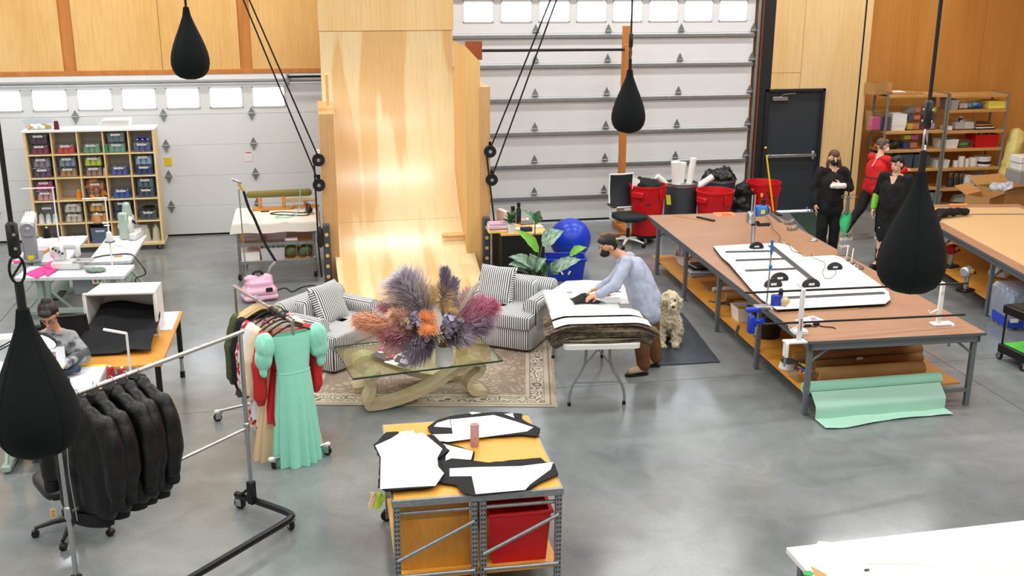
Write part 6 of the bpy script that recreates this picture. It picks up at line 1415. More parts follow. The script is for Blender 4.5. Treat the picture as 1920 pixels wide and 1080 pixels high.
p = dpt(475, 585); tw = thing('white_plant_pot', 'small white pot with a leafy plant on the desk', 'plant', (p.x, p.y+.07, DZ)); MB().lathe([(.001, 0), (.055, 0), (.07, .12), (.06, .12), (.05, .03), (.001, .1)], 24).build('pot', M_WHITEPL, tw)
M_LEAF = mat('leaf_green', '3E6B3C', .45, var=(5, .2), col2='2E5434'); M_LEAFL = mat('leaf_lime', '6FB040', .4, var=(4, .2), col2='86C250'); M_LEAFV = mat('leaf_variegated', '56806A', .4, var=(14, .12), col2='A8BCA8', stretch=(1, 3, 1)); M_STEM = mat('plant_stem', '4E6B3A', .6)
def leafmesh(mb, base, tip, w_, up=None, curl=.15):
    base = Vector(base); tip = Vector(tip); d = tip-base; L_ = d.length; d.normalize(); up = Vector(up or (0, 0, 1)); s = d.cross(up)
    if s.length < 1e-3: s = Vector((1, 0, 0))
    s.normalize(); n = s.cross(d)
    def fn(u, v):
        x = 2*u-1; wid = w_*math.sin(PI*(v**.75))*.5+.002
        return base+d*(L_*v)+s*(x*wid)+n*(curl*L_*math.sin(PI*v)*.6+.25*wid*(x*x)-.0)+n*(.006*math.sin(22*v)*abs(x))
    return mb.grid(fn, 6, 12, .0015)
for k in range(16):
    a = k*2.4; r = random.uniform(.08, .17); b = Vector((0, 0, .12)); tip = Vector((r*math.cos(a), r*math.sin(a), .14+random.uniform(.02, .2))); leafmesh(MB(), b, tip, .05).build('leaf', M_LEAF, tw, 60)
for k, (x, lab, h, r) in enumerate(((490, 'short black water bottle', .2, .04), (555, 'tall black water bottle', .25, .035))):
    p = dpt(x, 330 if k == 0 else 310); p = Vector((p.x, min(p.y, dA.y+.75), DZ)); b_ = Wy(*dq(x, 310), dA.y+.62); tb = thing('water_bottle', lab+' standing on the desk', 'bottle', (b_.x, dA.y+.62, DZ)); MB().lathe([(.001, 0), (r, 0), (r, h*.8), (r*.6, h*.9), (r*.6, h), (.001, h)], 20).build('flask', M_BLACK, tb); MB().lathe([(.001, h), (r*.75, h), (r*.75, h+.05), (.001, h+.055)], 16).build('cap', M_BLACK, tb)
def ondesk(name, lab, cat, x, y, size, m, dz=0, rz=0): p = dpt(x, y); p.y = min(p.y, dA.y+.8); return tag(MB().box((0, 0, size[2]/2), size, min(.006, size[2]*.3)).build(name, m, None, 0, (p.x, p.y, DZ+dz+.001), rz), lab, cat)
onlist = [('file_holder', 'pale file box standing behind the books', 'box', 375, 440, (.08, .26, .16), mat('file_pale', 'E6D8D4', .6), 0, .3), ('laptop', 'dark open folder beside the plant pot', 'folder', 650, 470, (.26, .2, .02), M_GREYMET, 0, .2), ('paper_sheet', 'pale blue sheet on the desk edge', 'paper', 600, 530, (.28, .14, .004), mat('sheet_blue', 'C4D4E4', .7), 0, .1), ('sticky_note', 'yellow sticky note on the pale blue sheet', 'note', 640, 515, (.06, .05, .003), mat('sticky_yellow', 'E8E050', .7), .005, .1), ('notebook', 'cream notebook at the desk end', 'book', 770, 515, (.14, .1, .02), M_PATC, 0, .2), ('pink_note', 'pink note lying at the far desk edge', 'note', 700, 320, (.1, .08, .003), mat('note_pink2', 'F06A8A', .7), 0, 0), ('white_card', 'white card behind the plant', 'card', 600, 345, (.12, .1, .02), M_PAPER, 0, 0), ('glasses_case', 'small black case on the far desk corner', 'case', 640, 290, (.12, .06, .035), M_BLACK, 0, .3), ('navy_pouch', 'navy blue pouch on the desk front edge', 'pouch', 640, 560, (.16, .09, .05), mat('navy', '1C2444', .7), .005, 0)]
for a in onlist: ondesk(*a)
# big variegated plant behind the armchair
pb_ = G(985, 560); PLY_ = 13.35; pc = Wy(985, 500, PLY_); pt_ = thing('potted_plant', 'large leafed variegated plant behind the striped armchair', 'plant', (pc.x+.12, PLY_, 0))
MB().lathe([(.001, 0), (.14, 0), (.18, .28), (.16, .28), (.14, .05), (.001, .22)], 28).build('pot', M_BLACK, pt_); MB().lathe([(.001, .23), (.155, .235), (.15, .25), (.001, .26)], 20).build('soil', mat('soil', '2E241C', .95), pt_)
org = Vector((pc.x+.12, PLY_, 0))
def leaf(bp, tp, w_, m, dy0=0, dy1=0, curl=.12):
    b = Wy(*dq(*bp), PLY_+dy0)-org; tip = Wy(*dq(*tp), PLY_+dy1)-org; leafmesh(MB(), b, tip, w_, (0, -.6, .8), curl).build('leaf', m, pt_, 60)
    MB().tube(smoothpath([(0, 0, .24), tuple(b*.5+Vector((0, 0, .1))), tuple(b)], 4), .007, 6).build('stem', M_STEM, pt_)
leaf((780, 800), (525, 540), .17, M_LEAFL, -.05, -.1); leaf((820, 720), (1065, 560), .26, M_LEAFV, 0, -.1, .2); leaf((740, 470), (600, 330), .17, M_LEAFV, .1, .05); leaf((740, 470), (790, 330), .14, M_LEAF, .1, .1)
leaf((720, 980), (440, 850), .2, M_LEAFV, -.1, -.25, .2); leaf((700, 960), (440, 940), .18, M_LEAFV, -.12, -.3); leaf((740, 1000), (870, 870), .2, M_LEAFV, -.1, -.2, .3); leaf((720, 990), (680, 810), .22, M_LEAFV, -.1, -.15, .2); leaf((830, 1030), (920, 960), .16, M_LEAF, -.1, -.2)
leaf((650, 1020), (490, 980), .16, M_LEAF, -.1, -.25); leaf((860, 1020), (780, 940), .14, M_LEAF, -.1, -.1); leaf((930, 1040), (1075, 870), .18, M_LEAFV, -.1, -.15)
leaf((1130, 830), (1320, 745), .15, M_LEAFL, -.05, -.2, .15); leaf((960, 1010), (1260, 880), .2, M_LEAFV, -.15, -.3, .2); leaf((960, 1010), (1200, 850), .16, M_LEAFV, 0, -.05)
# green door mat and loose cord
P4 = [G(*p) for p in ((1482, 401), (1527, 399), (1556, 462), (1540, 462))]; cx = sum(p.x for p in P4)/4; cy_ = sum(p.y for p in P4)/4
tag(MB().prism([(p.x-cx, p.y-cy_) for p in P4], 0, .012).build('door_mat', mat('mat_green', '1F3A30', .9, bump=(120, .4)), None, 0, (cx, cy_, .0005)), 'dark green mat on the floor before the slate door', 'mat')
tag(MB().tube(smoothpath([tuple(G(x, y)+Vector((0, 0, .008))) for x, y in ((520, 545), (535, 541), (548, 548), (565, 540), (585, 536), (600, 540))], 5), .008, 6).build('extension_cord', M_BLACK), 'black extension cord on the floor between steamer and steel post', 'cable')
# ================================================================ THREAD CUBBY SHELF
CX0, CX1 = -4.2, -2.32; CY = 16.98; CS = .09; CH = 1.9; CDP = .42
M_BIRCH = ply('birch_ply', 'E4C894', 'ECD5A8', 2, 2, 3, .5); cw = (CX1-CX0)
cub = thing('thread_shelf', 'birch cubby shelf of five by five on casters holding thread bins', 'shelving', ((CX0+CX1)/2, CY+CDP/2, 0))
iw = (cw-.06)/5; ih = (CH-CS-.06)/5
for k in range(6):
    th = .036 if k in (0, 5) else .018
    MB().box((-cw/2+.018+(cw-.036)*k/5, 0, (CS+CH)/2), (th, CDP, CH-CS), .002).build('divider', M_BIRCH, cub, 0)
for k in range(1, 5): MB().box((0, .004, CS+.018+(CH-CS-.036)*k/5), (cw-.04, CDP-.008, .018), .002).build('shelf', M_BIRCH, cub, 0)
MB().box((0, 0, CS+.018), (cw+.02, CDP+.02, .045), .003).build('plinth', M_BIRCH, cub, 0); MB().box((0, 0, CH-.012), (cw+.03, CDP+.03, .03), .003).build('top', mat('shelf_top_white', 'ECECEC', .5), cub, 0)
MB().box((0, CDP/2-.006, (CS+CH)/2), (cw-.02, .008, CH-CS-.04)).build('back_panel', mat('back_grey', 'C9C4BA', .7), cub, 0)
for x in (-cw/2+.08, cw/2-.08):
    for y in (-CDP/2+.06, CDP/2-.06): caster(cub, x, y, .035, .085)
def cell(c, r): return (CX0+.018+(cw-.036)*(c+.5)/5, CS+.018+(CH-CS-.036)*(4-r)/5+.011)
cone_p = lambda h, r: [(.001, 0), (r*1.0, 0), (r*1.02, .006), (r*.72, h*.93), (r*.6, h*.96), (r*.4, h), (.001, h)]
CONE = {}
def cone(lab, col, loc, h=.12, r=.045, group=None, tilt=None, name='thread_cone'):
    key = (col, round(h, 3), round(r, 3))
    if key not in CONE: CONE[key] = (MB().lathe(cone_p(h, r), 16).mesh('thread', mat('thread_'+col, col, .75, bump=(240, .2)), 40), MB().lathe([(.001, h-.01), (r*.35, h-.01), (r*.3, h+.012), (.001, h+.012)], 10).mesh('cone_tip', M_WHITEPL, 40))
    t = thing(name, lab, 'thread', loc, random.random()*6, group); piece('thread', CONE[key][0], t); piece('cone_tip', CONE[key][1], t)
    if tilt: t.rotation_euler = tilt
    return t
def tbin(c, r, k, col, lab, w_=.27, h=.145, dx=0, fill=True, n=3, bm=None, z=None, fh=.105, cols=None):
    x, z0 = cell(c, r); z0 = z if z is not None else z0; y = CY+.03+.15
    zz = z0+.001+k*(h+.012)
    t = thing('thread_bin', 'clear lidded bin of '+lab, 'bin', (x+dx, y, zz))
    openbox(MB(), w_, .3, h, .004, .014).build('bin', bm or M_CLEAR, t, 0); MB().box((0, 0, h+.004), (w_+.012, .31, .008), .002).build('lid', M_CLEAR, t, 0)
    lb = MB().box((0, -.1525, h*.8), (.13, .003, .026)).build('paper_label', M_PAPER, t, 0); pr = MB()
    for q in range(7): pr.box((-.045+.015*q, -.1545, h*.8), (.009, .0008, .011))
    pr.build('label_print', M_PRINT, lb, 0)
    if fill:
        for q in range(n):
            for row in (0, 1):
                cc = (cols or [col])[q % len(cols or [col])]
                cone('thread cone inside the bin of '+lab, cc, (x+dx-w_/2+.055+(w_-.11)*q/max(1, n-1), y-.085+.11*row, zz+.006), fh, min(.043, w_/n/2-.004), 'cones in the bin of '+lab)
    return t
B_ = [(0, 0, 0, 'A01850', 'crimson thread in the top corner cubby, lower'), (0, 0, 1, '5A2048', 'dark plum thread in the top corner cubby, upper'), (1, 0, 0, 'E84028', 'bright red orange thread in the top row'), (2, 0, 0, '70B080', 'sage green thread in the top row'),
 (3, 0, 0, '58A890', 'mint green thread below the teal bin'), (3, 0, 1, '2E6A6A', 'teal thread under black cloth'), (4, 0, 0, '5858A8', 'violet thread beneath royal blue cones'), (0, 1, 0, '6A3A68', 'purple thread in the second row'), (0, 1, 1, 'A890A0', 'pale mauve thread on the purple bin'),
 (1, 1, 0, 'C8904E', 'tan orange thread under the slate blue bin'), (1, 1, 1, '8E9CAE', 'slate blue grey thread'), (2, 1, 0, 'B08A70', 'beige brown thread under the lime cones'), (2, 1, 1, 'D8E020', 'lime yellow thread cones'), (3, 1, 0, '6068B8', 'periwinkle thread alone in the second row'),
 (4, 1, 0, '34488E', 'navy blue thread under the sky blue bin'), (4, 1, 1, 'A8C0D8', 'sky blue thread'), (0, 2, 0, 'E8A8B8', 'light pink thread under the hot pink bin'), (0, 2, 1, 'E02878', 'hot pink thread'), (3, 2, 0, '3C68C0', 'cornflower blue thread'), (4, 2, 0, '4A586A', 'charcoal blue thread, lower'), (4, 2, 1, '6A7C8C', 'steel grey thread on the charcoal bin'),
 (1, 3, 0, 'E8DCC0', 'cream thread, lower of two'), (1, 3, 1, 'EADFC6', 'cream thread, upper of two'), (2, 3, 0, 'E8A020', 'golden yellow thread, lower of two'), (2, 3, 1, 'F0B028', 'golden yellow thread beneath a loose cone'), (3, 3, 0, '3A4870', 'dark navy thread, lower of two'), (3, 3, 1, '2E3A60', 'dark navy thread under a folded cloth'), (4, 3, 0, '50545C', 'graphite thread with black cloth on top'), (1, 4, 0, 'E4E4E4', 'white thread in the bottom row'), (0, 4, 0, 'B8C4D0', 'pale blue thread in the bottom row')]
for c, r, k, col, lab in B_: tbin(c, r, k, col, lab)
tbin(2, 2, 0, 'E88828', 'tangled orange thread, the tall bin', .26, .29, 0, False); x, z0 = cell(2, 2)
for q in range(14): cone('orange thread cone tumbled in the tall clear bin', 'E88828', (x-.08+.08*(q % 3), CY+.09+.05*(q % 2), z0+.05+.055*(q//3)), .09, .034, 'cones tumbled in the tall orange bin', (random.uniform(.6, 2.2), 0, random.uniform(0, 6)))
tbin(2, 4, 0, '', 'dark slate contents, the big bin in the bottom row', .28, .26, 0, False, bm=mat('slate_bin', '5A6A80', .3)); 
x, z0 = cell(0, 3)
for q in range(3): cone('white thread cone standing in the cubby behind the grey machine', 'ECECEC', (x-.1+.1*q, CY+.08, z0), .14, .045, 'white cones behind the grey machine')
tbin(0, 3, 0, '', 'nothing, standing behind the white cones', .26, .3, 0, False); cub_last = None
x, z0 = cell(4, 4)
for q in range(2): t = cone(('cream thread cone in a plastic sleeve beside the shelf wall', 'cream thread cone in a plastic sleeve, inner of the pair')[1-q], 'DCD8BE', (x-.07+.15*q, CY+.14, z0), .22, .065); MB().lathe([(.001, 0), (.075, 0), (.07, .2), (.04, .29), (.03, .3)], 18).build('plastic_sleeve', M_CLEAR, t)
x, z0 = cell(1, 2); cone('single orange thread cone in an otherwise empty cubby', 'F08818', (x+.11, CY+.08, z0), .14, .04)
x, z0 = cell(3, 0); cone('emerald green thread cone beside the mint bin', '1E9A50', (x-.155, CY+.05, z0), .12, .026)
x, z0 = cell(2, 1); cone('tan thread cone beside the beige bin', 'D0A878', (x+.158, CY+.05, z0), .12, .023)
def loose(c, r, k, col, lab, n=3, rr=.03, h=.07):
    x, z0 = cell(c, r); z = z0+.001+k*.157+.004
    for q in range(n): cone(lab, col, (x-.06+.055*q, CY+.12, z+rr), h, rr, lab+' group', (PI/2, 0, .3*q))
loose(4, 0, 1, '2828A0', 'royal blue thread cone lying on the violet bin', 3); loose(2, 3, 2, 'F0B020', 'golden cone lying on the golden yellow bin', 1); loose(2, 1, 2, 'D8E020', 'lime yellow cone lying on the lime bin', 3, .022, .06)
for c, r, k, lab in ((3, 0, 2, 'black cloth folded on the teal bin'), (4, 3, 1, 'black cloth heaped on the graphite bin'), (3, 3, 2, 'dark cloth folded on the navy bin')):
    x, z0 = cell(c, r); tag(blob(MB().ball((0, 0, .018), (.11, .1, .018)), 'folded_cloth', M_BFAB, None, .012, 1, (12, .012), (x, CY+.15, z0+.004+k*.157+.004)), lab, 'cloth')
# top of the shelf
x = CX0+.2; t = thing('spool_tray', 'clear bin of white and yellow spools on top of the thread shelf', 'bin', (x+.02, CY+.2, CH+.004)); openbox(MB(), .42, .3, .17, .005, .03).build('bin', M_CLEAR, t, 0)
for q in range(8): cone('white spool lying in the bin on top of the thread shelf' if q % 3 else 'mustard spool lying in the bin on top of the thread shelf', 'E8E8E8' if q % 3 else 'C8A040', (x-.12+.08*(q % 4), CY+.12+.1*(q//4), CH+.045), .08, .034, 'spools in the tray', (PI/2, 0, .4*q))
cone('maroon thread cone standing on top of the thread shelf', '601828', (x+.27, CY+.1, CH+.004), .13, .04)
t = thing('white_tray', 'white trays stacked on top of the thread shelf', 'tray', (CX0+1.3, CY+.2, CH+.004))
for k in range(2): openbox(MB(), .44-.04*k, .32, .07, .006, .02).build('tray', M_WHITEPL, t, 0, (.03*k, 0, .055*k))
# ================================================================ SEWING STATIONS
M_MINTF = mat('stand_green', 'A9BDB0', .5, .2); M_STOP = mat('sewing_top', 'DCDDE4', .4, var=(3, .3), col2='D2D4DC'); M_MACH = mat('machine_white', 'DDE0DE', .35); M_MACHG = mat('machine_grey', '8E9298', .4)
def sewtable(lab, pts, z=.75):
    c, l, w_, a = rect(pts, z); t = thing('sewing_table', lab, 'table', (c.x, c.y, 0), a)
    MB().prism(rrect(l, w_, .04), z-.035, z).build('table_top', M_STOP, t, 30)
    ln = max(l, w_); ax = l >= w_; H2 = ln/2-.2; W2 = min(l, w_)/2
    for s_ in (-1, 1):
        def P3(u, v, z_): return (u, v, z_) if ax else (v, u, z_)
        MB().box(P3(s_*H2, 0, .4), (.07, .1, .64) if ax else (.1, .07, .64), .008).build('pedestal', M_MINTF, t); MB().box(P3(s_*H2, 0, z-.06), (.06, W2*1.7, .05) if ax else (W2*1.7, .06, .05), .006).build('bearer', M_MINTF, t)
        MB().box(P3(s_*H2, 0, .05), (.08, W2*2, .06) if ax else (W2*2, .08, .06), .01).build('foot', M_MINTF, t)
        for q in (-1, 1): MB().tube([P3(s_*H2, q*W2*.85, .07), P3(s_*H2, q*.04, .32)], .02, 6).build('foot_brace', M_MINTF, t)
    MB().box(P3(0, .04, .25), (H2*2, .05, .06) if ax else (.05, H2*2, .06), .006).build('stretcher', M_MINTF, t); MB().box(P3(0, -.05, .12), (.4, .25, .025) if ax else (.25, .4, .025), .005).build('treadle', M_BLACKMET, t)
    MB().box(P3(.1, .05, z-.17), (.28, .22, .24) if ax else (.22, .28, .24), .02).build('motor', M_MACHG, t); MB().box(P3(.3, -W2+.08, z-.07), (.12, .05, .07) if ax else (.05, .12, .07), .006).build('switch_box', M_WHITEPL, t)
    MB().box(P3(.28, -W2+.053, z-.07), (.03, .004, .03) if ax else (.004, .03, .03)).build('red_button', mat('btn_red', 'D03038', .4), t); MB().box(P3(.33, -W2+.053, z-.07), (.03, .004, .03) if ax else (.004, .03, .03)).build('green_button', mat('btn_green', '30A050', .4), t)
    return t, c, a
T1, c1_, a1 = sewtable('white sewing table with overlock machine nearest the seated sewer', [(35, 519), (237, 520), (249, 494), (46, 502)])
T2, c2_, a2 = sewtable('white sewing table under the coverstitch machine by the thread shelf', [(166, 492), (248, 489), (273, 440), (199, 443)])
T3, c3_, a3 = sewtable('white sewing table under the tall grey machine', [(26, 494), (135, 489), (158, 442), (66, 445)])
SZ_ = .751; lq = lambda x, y: (x/4.155, 340+y/4.155)
# tall grey post machine
p = G(*lq(250, 610), SZ_); t = thing('sewing_machine', 'tall grey and white industrial sewing machine with hand wheel', 'machine', (p.x, p.y+.05, SZ_), .15)
MB().box((0, 0, .02), (.22, .5, .04), .006).build('bed', M_MACHG, t); MB().box((0, -.14, .26), (.16, .16, .46), .02).build('column', M_MACHG, t); MB().box((.0, .1, .46), (.15, .55, .14), .03).build('arm', M_MACH, t); MB().box((0, .34, .34), (.11, .1, .2), .02).build('head', M_MACH, t); MB().cyl((0, .34, .05), (0, .34, .25), .006).build('needle_bar', M_CHROME, t)
hw_ = MB().lathe([(.02, 0), (.085, 0), (.09, .01), (.09, .035), (.08, .045), (.03, .04), (.02, .05), (.001, .05)], 28, (0, -.2, .42), Matrix.Rotation(PI/2, 3, 'X')).build('hand_wheel', mat('wheel_grey', '9EA2A6', .35, .5), t)
for k in range(3): MB().cyl((-.04+.03*k, .05, .53), (-.04+.03*k, .05, .62), .003, n=6).build('thread_pin', M_CHROME, t)
MB().box((0, -.222, .07), (.07, .003, .05)).build('yellow_label', mat('label_yellow', 'F0D020', .5), t, 0)
# overlock (front)
def overlock(lab, px, rz, sc=1.0):
    p = G(*lq(*px), SZ_); t = thing('sewing_machine', lab, 'machine', (p.x, p.y+.08, SZ_), rz)
    MB().box((0, 0, .05), (.34, .2, .1), .02).build('base', M_MACH, t); MB().box((-.09, .03, .2), (.13, .16, .22), .03).build('body', M_MACH, t); MB().box((.03, .05, .27), (.22, .1, .09), .03).build('arm', M_MACH, t); MB().box((.12, .04, .21), (.06, .08, .16), .02).build('head', M_MACH, t)
    MB().cyl((.12, .03, .06), (.12, .03, .16), .005).build('needle_bar', M_CHROME, t); MB().box((.2, -.02, .1), (.22, .18, .015), .005).build('cloth_plate', M_CHROME, t)
    for k in range(4): MB().lathe([(.004, 0), (.013, 0), (.013, .02), (.004, .03)], 10, (-.13+.035*k, -.055, .26-.02*k), Matrix.Rotation(PI/2, 3, 'X')).build('tension_dial', M_BLACKMET, t)
    MB().lathe([(.01, 0), (.07, 0), (.075, .03), (.01, .035)], 22, (-.155, .05, .2), Matrix.Rotation(-PI/2, 3, 'Y')).build('hand_wheel', M_MACH, t); MB().tube(smoothpath([(-.1, -.06, .3), (-.06, -.09, .2), (.0, -.08, .12), (.08, -.07, .1)], 4), .003, 5).build('thread_path', M_CHROME, t)
    return t
overlock('white overlock sewing machine on the table nearest the seated sewer', (520, 690), -.1)
o2 = overlock('white coverstitch sewing machine with pale green body before the thread shelf', (1030, 450), 1.4)
MB().cap((0, .05, .32), (.0, .05, .44), .07, .05).build('upper_unit', M_MINTF, o2); MB().box((-.16, .05, .2), (.1, .12, .36), .02).build('side_cover', M_MINTF, o2)
# thread stands
def tstand(lab, px, h, cones, rz=0, arms=((.18, 0),), cup=True):
    p = G(*lq(*px), SZ_); t = thing('thread_stand', lab, 'stand', (p.x, p.y, SZ_), rz); MB().cyl((0, 0, 0), (0, 0, h), .009).build('pole', M_WHITEPL, t)
    for k, (x, y) in enumerate(arms): MB().box((x/2, y, h), (abs(x)+.04, .02, .014), .003).build('top_arm', M_WHITEPL, t); MB().tube([(x, y, h), (x, y, h+.03)], .004, 5).build('eyelet', M_CHROME, t)
    for k, (x, y, z, col) in enumerate(cones):
        MB().box((x/2, y/2, z-.006), (max(.02, abs(x)), max(.02, abs(y)), .01)).build('cone_arm', M_WHITEPL, t); MB().lathe([(.001, z-.006), (.06, z-.004), (.062, z), (.001, z+.002)], 20, (x, y, 0)).build('cone_plate', M_BLACK, t)
        q = p+Vector((x*math.cos(rz)-y*math.sin(rz), x*math.sin(rz)+y*math.cos(rz), z+.003)); q.z += 0
        cone({'141414': 'black', 'ECECEC': 'white', 'C09060': 'tan', 'A02828': 'brick red'}[col]+' thread cone on the '+lab+(', first' if k == 0 else ', second'), col, q, .12, .042)
    return t
tstand('stand with two black cones beside the grey machine', (465, 510), .78, ((-.3, -.02, .14, '141414'), (-.13, -.02, .14, '141414')), 0, ((-.36, 0),))
tstand('stand with a white cone on the overlock table', (875, 655), .5, ((0, 0, .3, 'ECECEC'),), 0, ((-.03, 0),))
tstand('stand with a tan cone behind the overlock table', (860, 520), .66, ((-.12, -.02, .34, 'C09060'),), 0, ((-.26, 0), (-.1, .02)))
# cloths and small pieces on the tables
def crump(name, lab, px, r, m, h=.05, conv=lq, z=SZ_, am=.03): p = G(*conv(*px), z); return tag(blob(MB().ball((0, 0, h*.45), (r[0], r[1], h*.5)).cap((-r[0]*.6, r[1]*.2, h*.4), (r[0]*.5, r[1]*.4, h*.5), h*.4), name, m, None, .012, 1, (11, am), (p.x, p.y, z+.004)), lab, 'fabric')
pk = thing('pink_cloth', 'hot pink cloth folded on the overlock table', 'fabric', (0, 0, 0)); M_PINK = mat('cloth_pink', 'F04090', .7)
for k, pts in enumerate(([(195, 722), (350, 660), (430, 680), (290, 758)], [(340, 700), (420, 620), (440, 690), (370, 740)], [(350, 670), (395, 625), (425, 640), (400, 690)])): layer(pk, 'fold', pts, SZ_+.001+.014*k, .012, M_PINK, .008, conv=lq)
crump('green_cloth', 'sage green cloth crumpled on the overlock table', (755, 705), (.13, .08), mat('cloth_sage', '6E8476', .85), .04)
wcl = thing('white_cloth', 'white cloth pieces beside the coverstitch machine', 'fabric', (0, 0, 0)); layer(wcl, 'piece', [(890, 455), (1000, 460), (1020, 490), (960, 510), (900, 500)], SZ_+.001, .015, M_PAPER, .008, conv=lq)
pl = thing('pink_scissors', 'pink and black thread snips on the grey machine table', 'scissors', (0, 0, 0)); layer(pl, 'handle', [(100, 625), (180, 618), (190, 632), (110, 640)], SZ_+.001, .01, M_PINK, 0, conv=lq); layer(pl, 'blade', [(180, 622), (265, 640), (255, 655), (185, 640)], SZ_+.001, .006, M_BLACKMET, 0, conv=lq)
tag(MB().box((0, 0, .01), (.05, .42, .02), .003).build('wooden_board', M_STUD, None, 0, G(*lq(370, 545), SZ_), -.25), 'brown wooden strip lying beside the grey machine', 'board')
P = [tuple(G(*lq(x, y), SZ_+.01)) for x, y in ((710, 600), (800, 580), (900, 570), (1000, 565), (1050, 590))]; e_ = G(*lq(1140, 920)); P += [tuple(Vector(P[-1])+Vector((.12, -.05, -.2))), (e_.x-.1, e_.y-.1, .3), (e_.x, e_.y, .01)]
tag(MB().tube(smoothpath(P, 5), .008, 6).build('power_cable', M_BLACK), 'black power cable hanging off the coverstitch table to the floor', 'cable')
tag(MB().prism(rrect(.1, .06, .01), 0, .004).build('tan_card', mat('card_tan', 'C08840', .7), None, 30, G(*lq(920, 585), SZ_)), 'tan leather patch beside the cable on the coverstitch table', 'patch')
# ================================================================ SEATED SEWER'S TABLE, SIDE TABLE, TOTE
vq = lambda x, y: (x/4.155, 540+y/4.155)
UZ = .745
T4, c4_, a4 = sewtable('white sewing table in front of the seated sewer', [(-60, 745), (178, 728), (201, 684), (-20, 697)], UZ)
ytp = thing('tape_measure', 'yellow tape strip along the edge of the seated sewer table', 'tape', (0, 0, 0)); layer(ytp, 'tape', [(540, 606), (832, 594), (834, 604), (545, 617)], UZ+.0015, .001, MATS['label_yellow'], 0, conv=vq)
crump('denim_piece', 'dark blue garment being sewn on the white table', (430, 690), (.2, .12), mat('denim_dark', '2A3448', .85), .1, vq, UZ, .05); crump('denim_scrap', 'small dark blue scrap at the table edge', (485, 745), (.08, .06), MATS['denim_dark'], .06, vq, UZ)
p = G(20, 690, UZ); t = thing('sewing_machine', 'white flatbed sewing machine in front of the seated sewer', 'machine', (p.x, p.y, UZ), 0); MB().box((0, 0, .02), (.48, .18, .04), .006).build('bed', M_MACH, t); MB().box((-.17, 0, .15), (.12, .15, .24), .03).build('column', M_MACH, t); MB().box((0, 0, .27), (.44, .12, .1), .03).build('arm', M_MACH, t); MB().box((.19, 0, .2), (.08, .1, .16), .02).build('head', M_MACH, t); MB().lathe([(.01, 0), (.065, 0), (.065, .03), (.01, .03)], 20, (-.24, 0, .26), Matrix.Rotation(-PI/2, 3, 'Y')).build('hand_wheel', M_MACHG, t)
# red cones on stand
p = G(*vq(1040, 640), UZ); p = Vector((c4_.x+.62, c4_.y+.02, 0)); sx0 = Wy(245, 700, p.y); t = thing('thread_stand', 'white thread stand with two brick red cones behind the jackets', 'stand', (sx0.x, p.y, 0)); zt_ = Wy(242, 625, p.y).z
MB().cyl((0, 0, .4), (0, 0, zt_), .011).build('pole', M_WHITEPL, t); MB().tube([(0, 0, zt_), (-.2, .06, zt_+.03)], .013, 6).build('top_arm', M_WHITEPL, t); cz = Wy(230, 712, p.y).z; MB().prism(rrect(.24, .12, .05), cz-.02, cz, None, (-.11, 0, 0)).build('cone_tray', M_WHITEPL, t, 30); MB().box((-.05, 0, .42), (.3, .05, .04)).build('bracket', M_WHITEPL, t, 0)
for k in range(2): cone(('brick red thread cone, the larger one on the white tray', 'brick red thread cone, the smaller one on the white tray')[k], 'A02828', (sx0.x-.17+.1*k, p.y, cz+.001), .13-.02*k, .042)
# side table
OZ = .72
oA = G(343, 583, OZ); oB = G(303, 682, OZ); dy_ = (oA-oB); oL = dy_.length; oa = math.atan2(dy_.y, dy_.x)-PI/2; oe = Vector((math.cos(oa), math.sin(oa), 0)); oc = (oA+oB)/2-oe*.38
t = thing('side_table', 'orange timber side table with black legs carrying the tipped tote', 'table', (oc.x, oc.y, 0), oa)
MB().box((0, 0, OZ-.015), (.76, oL, .03), .004).build('table_top', M_OSB, t, 0)
for x in (-.33, .33):
    for y in (-oL/2+.08, oL/2-.08): MB().cyl((x, y, .22), (x, y, OZ-.03), .028).build('leg', M_BLACK, t); MB().cyl((x, y, .06), (x, y, .24), .02).build('leg_extension', M_CHROME, t); MB().cyl((x, y, 0), (x, y, .07), .027).build('leg_foot', M_BLACK, t)
o = MB().box((.0, oL/2-.33, OZ+.003), (.7, .62, .004)).build('white_board', mat('board_white', 'DADCE6', .5), None, 0, (oc.x, oc.y, 0), oa); tag(o, 'white board covering the far end of the side table', 'board')
# tipped white tote
tA = G(203, 655, OZ); tt_ = w2(oc, oa, -.08, .28, OZ+.006); t = thing('white_tote', 'white plastic tote tipped on its side on the side table', 'tote', tt_, oa-.06)
mb = openbox(MB(), .66, .44, .5, .014, .03); q = MB(); R_ = Matrix.Rotation(PI/2, 3, 'X'); q.add([R_ @ v for v in mb.v], mb.f, None, (0, .25, .22)); q.build('tote', mat('tote_white', 'E4E2DC', .45), t, 0)
rim = MB(); 
for z in (.0, .44): rim.box((0, -.245, z), (.7, .03, .03), .01)
for x in (-.335, .335): rim.box((x, -.245, .22), (.03, .03, .44), .01)
rim.build('rim', MATS['tote_white'], t)
def flow(u, v):
    x = (u-.5)*(.56+.15*v); y = .15-.95*v; z = .2*(1-v)**1.5+.05*math.sin(PI*v)+.03*math.sin(5*u+3*v)+.02*math.sin(11*u)*v+.012
    return (x+.03*math.sin(5*v), y, max(z, .012))
o = MB().grid(flow, 22, 26, .012).build('black_fabric_roll', M_BFAB, None, 60, tt_, oa); tag(o, 'black fabric spilling out of the tipped white tote', 'fabric')
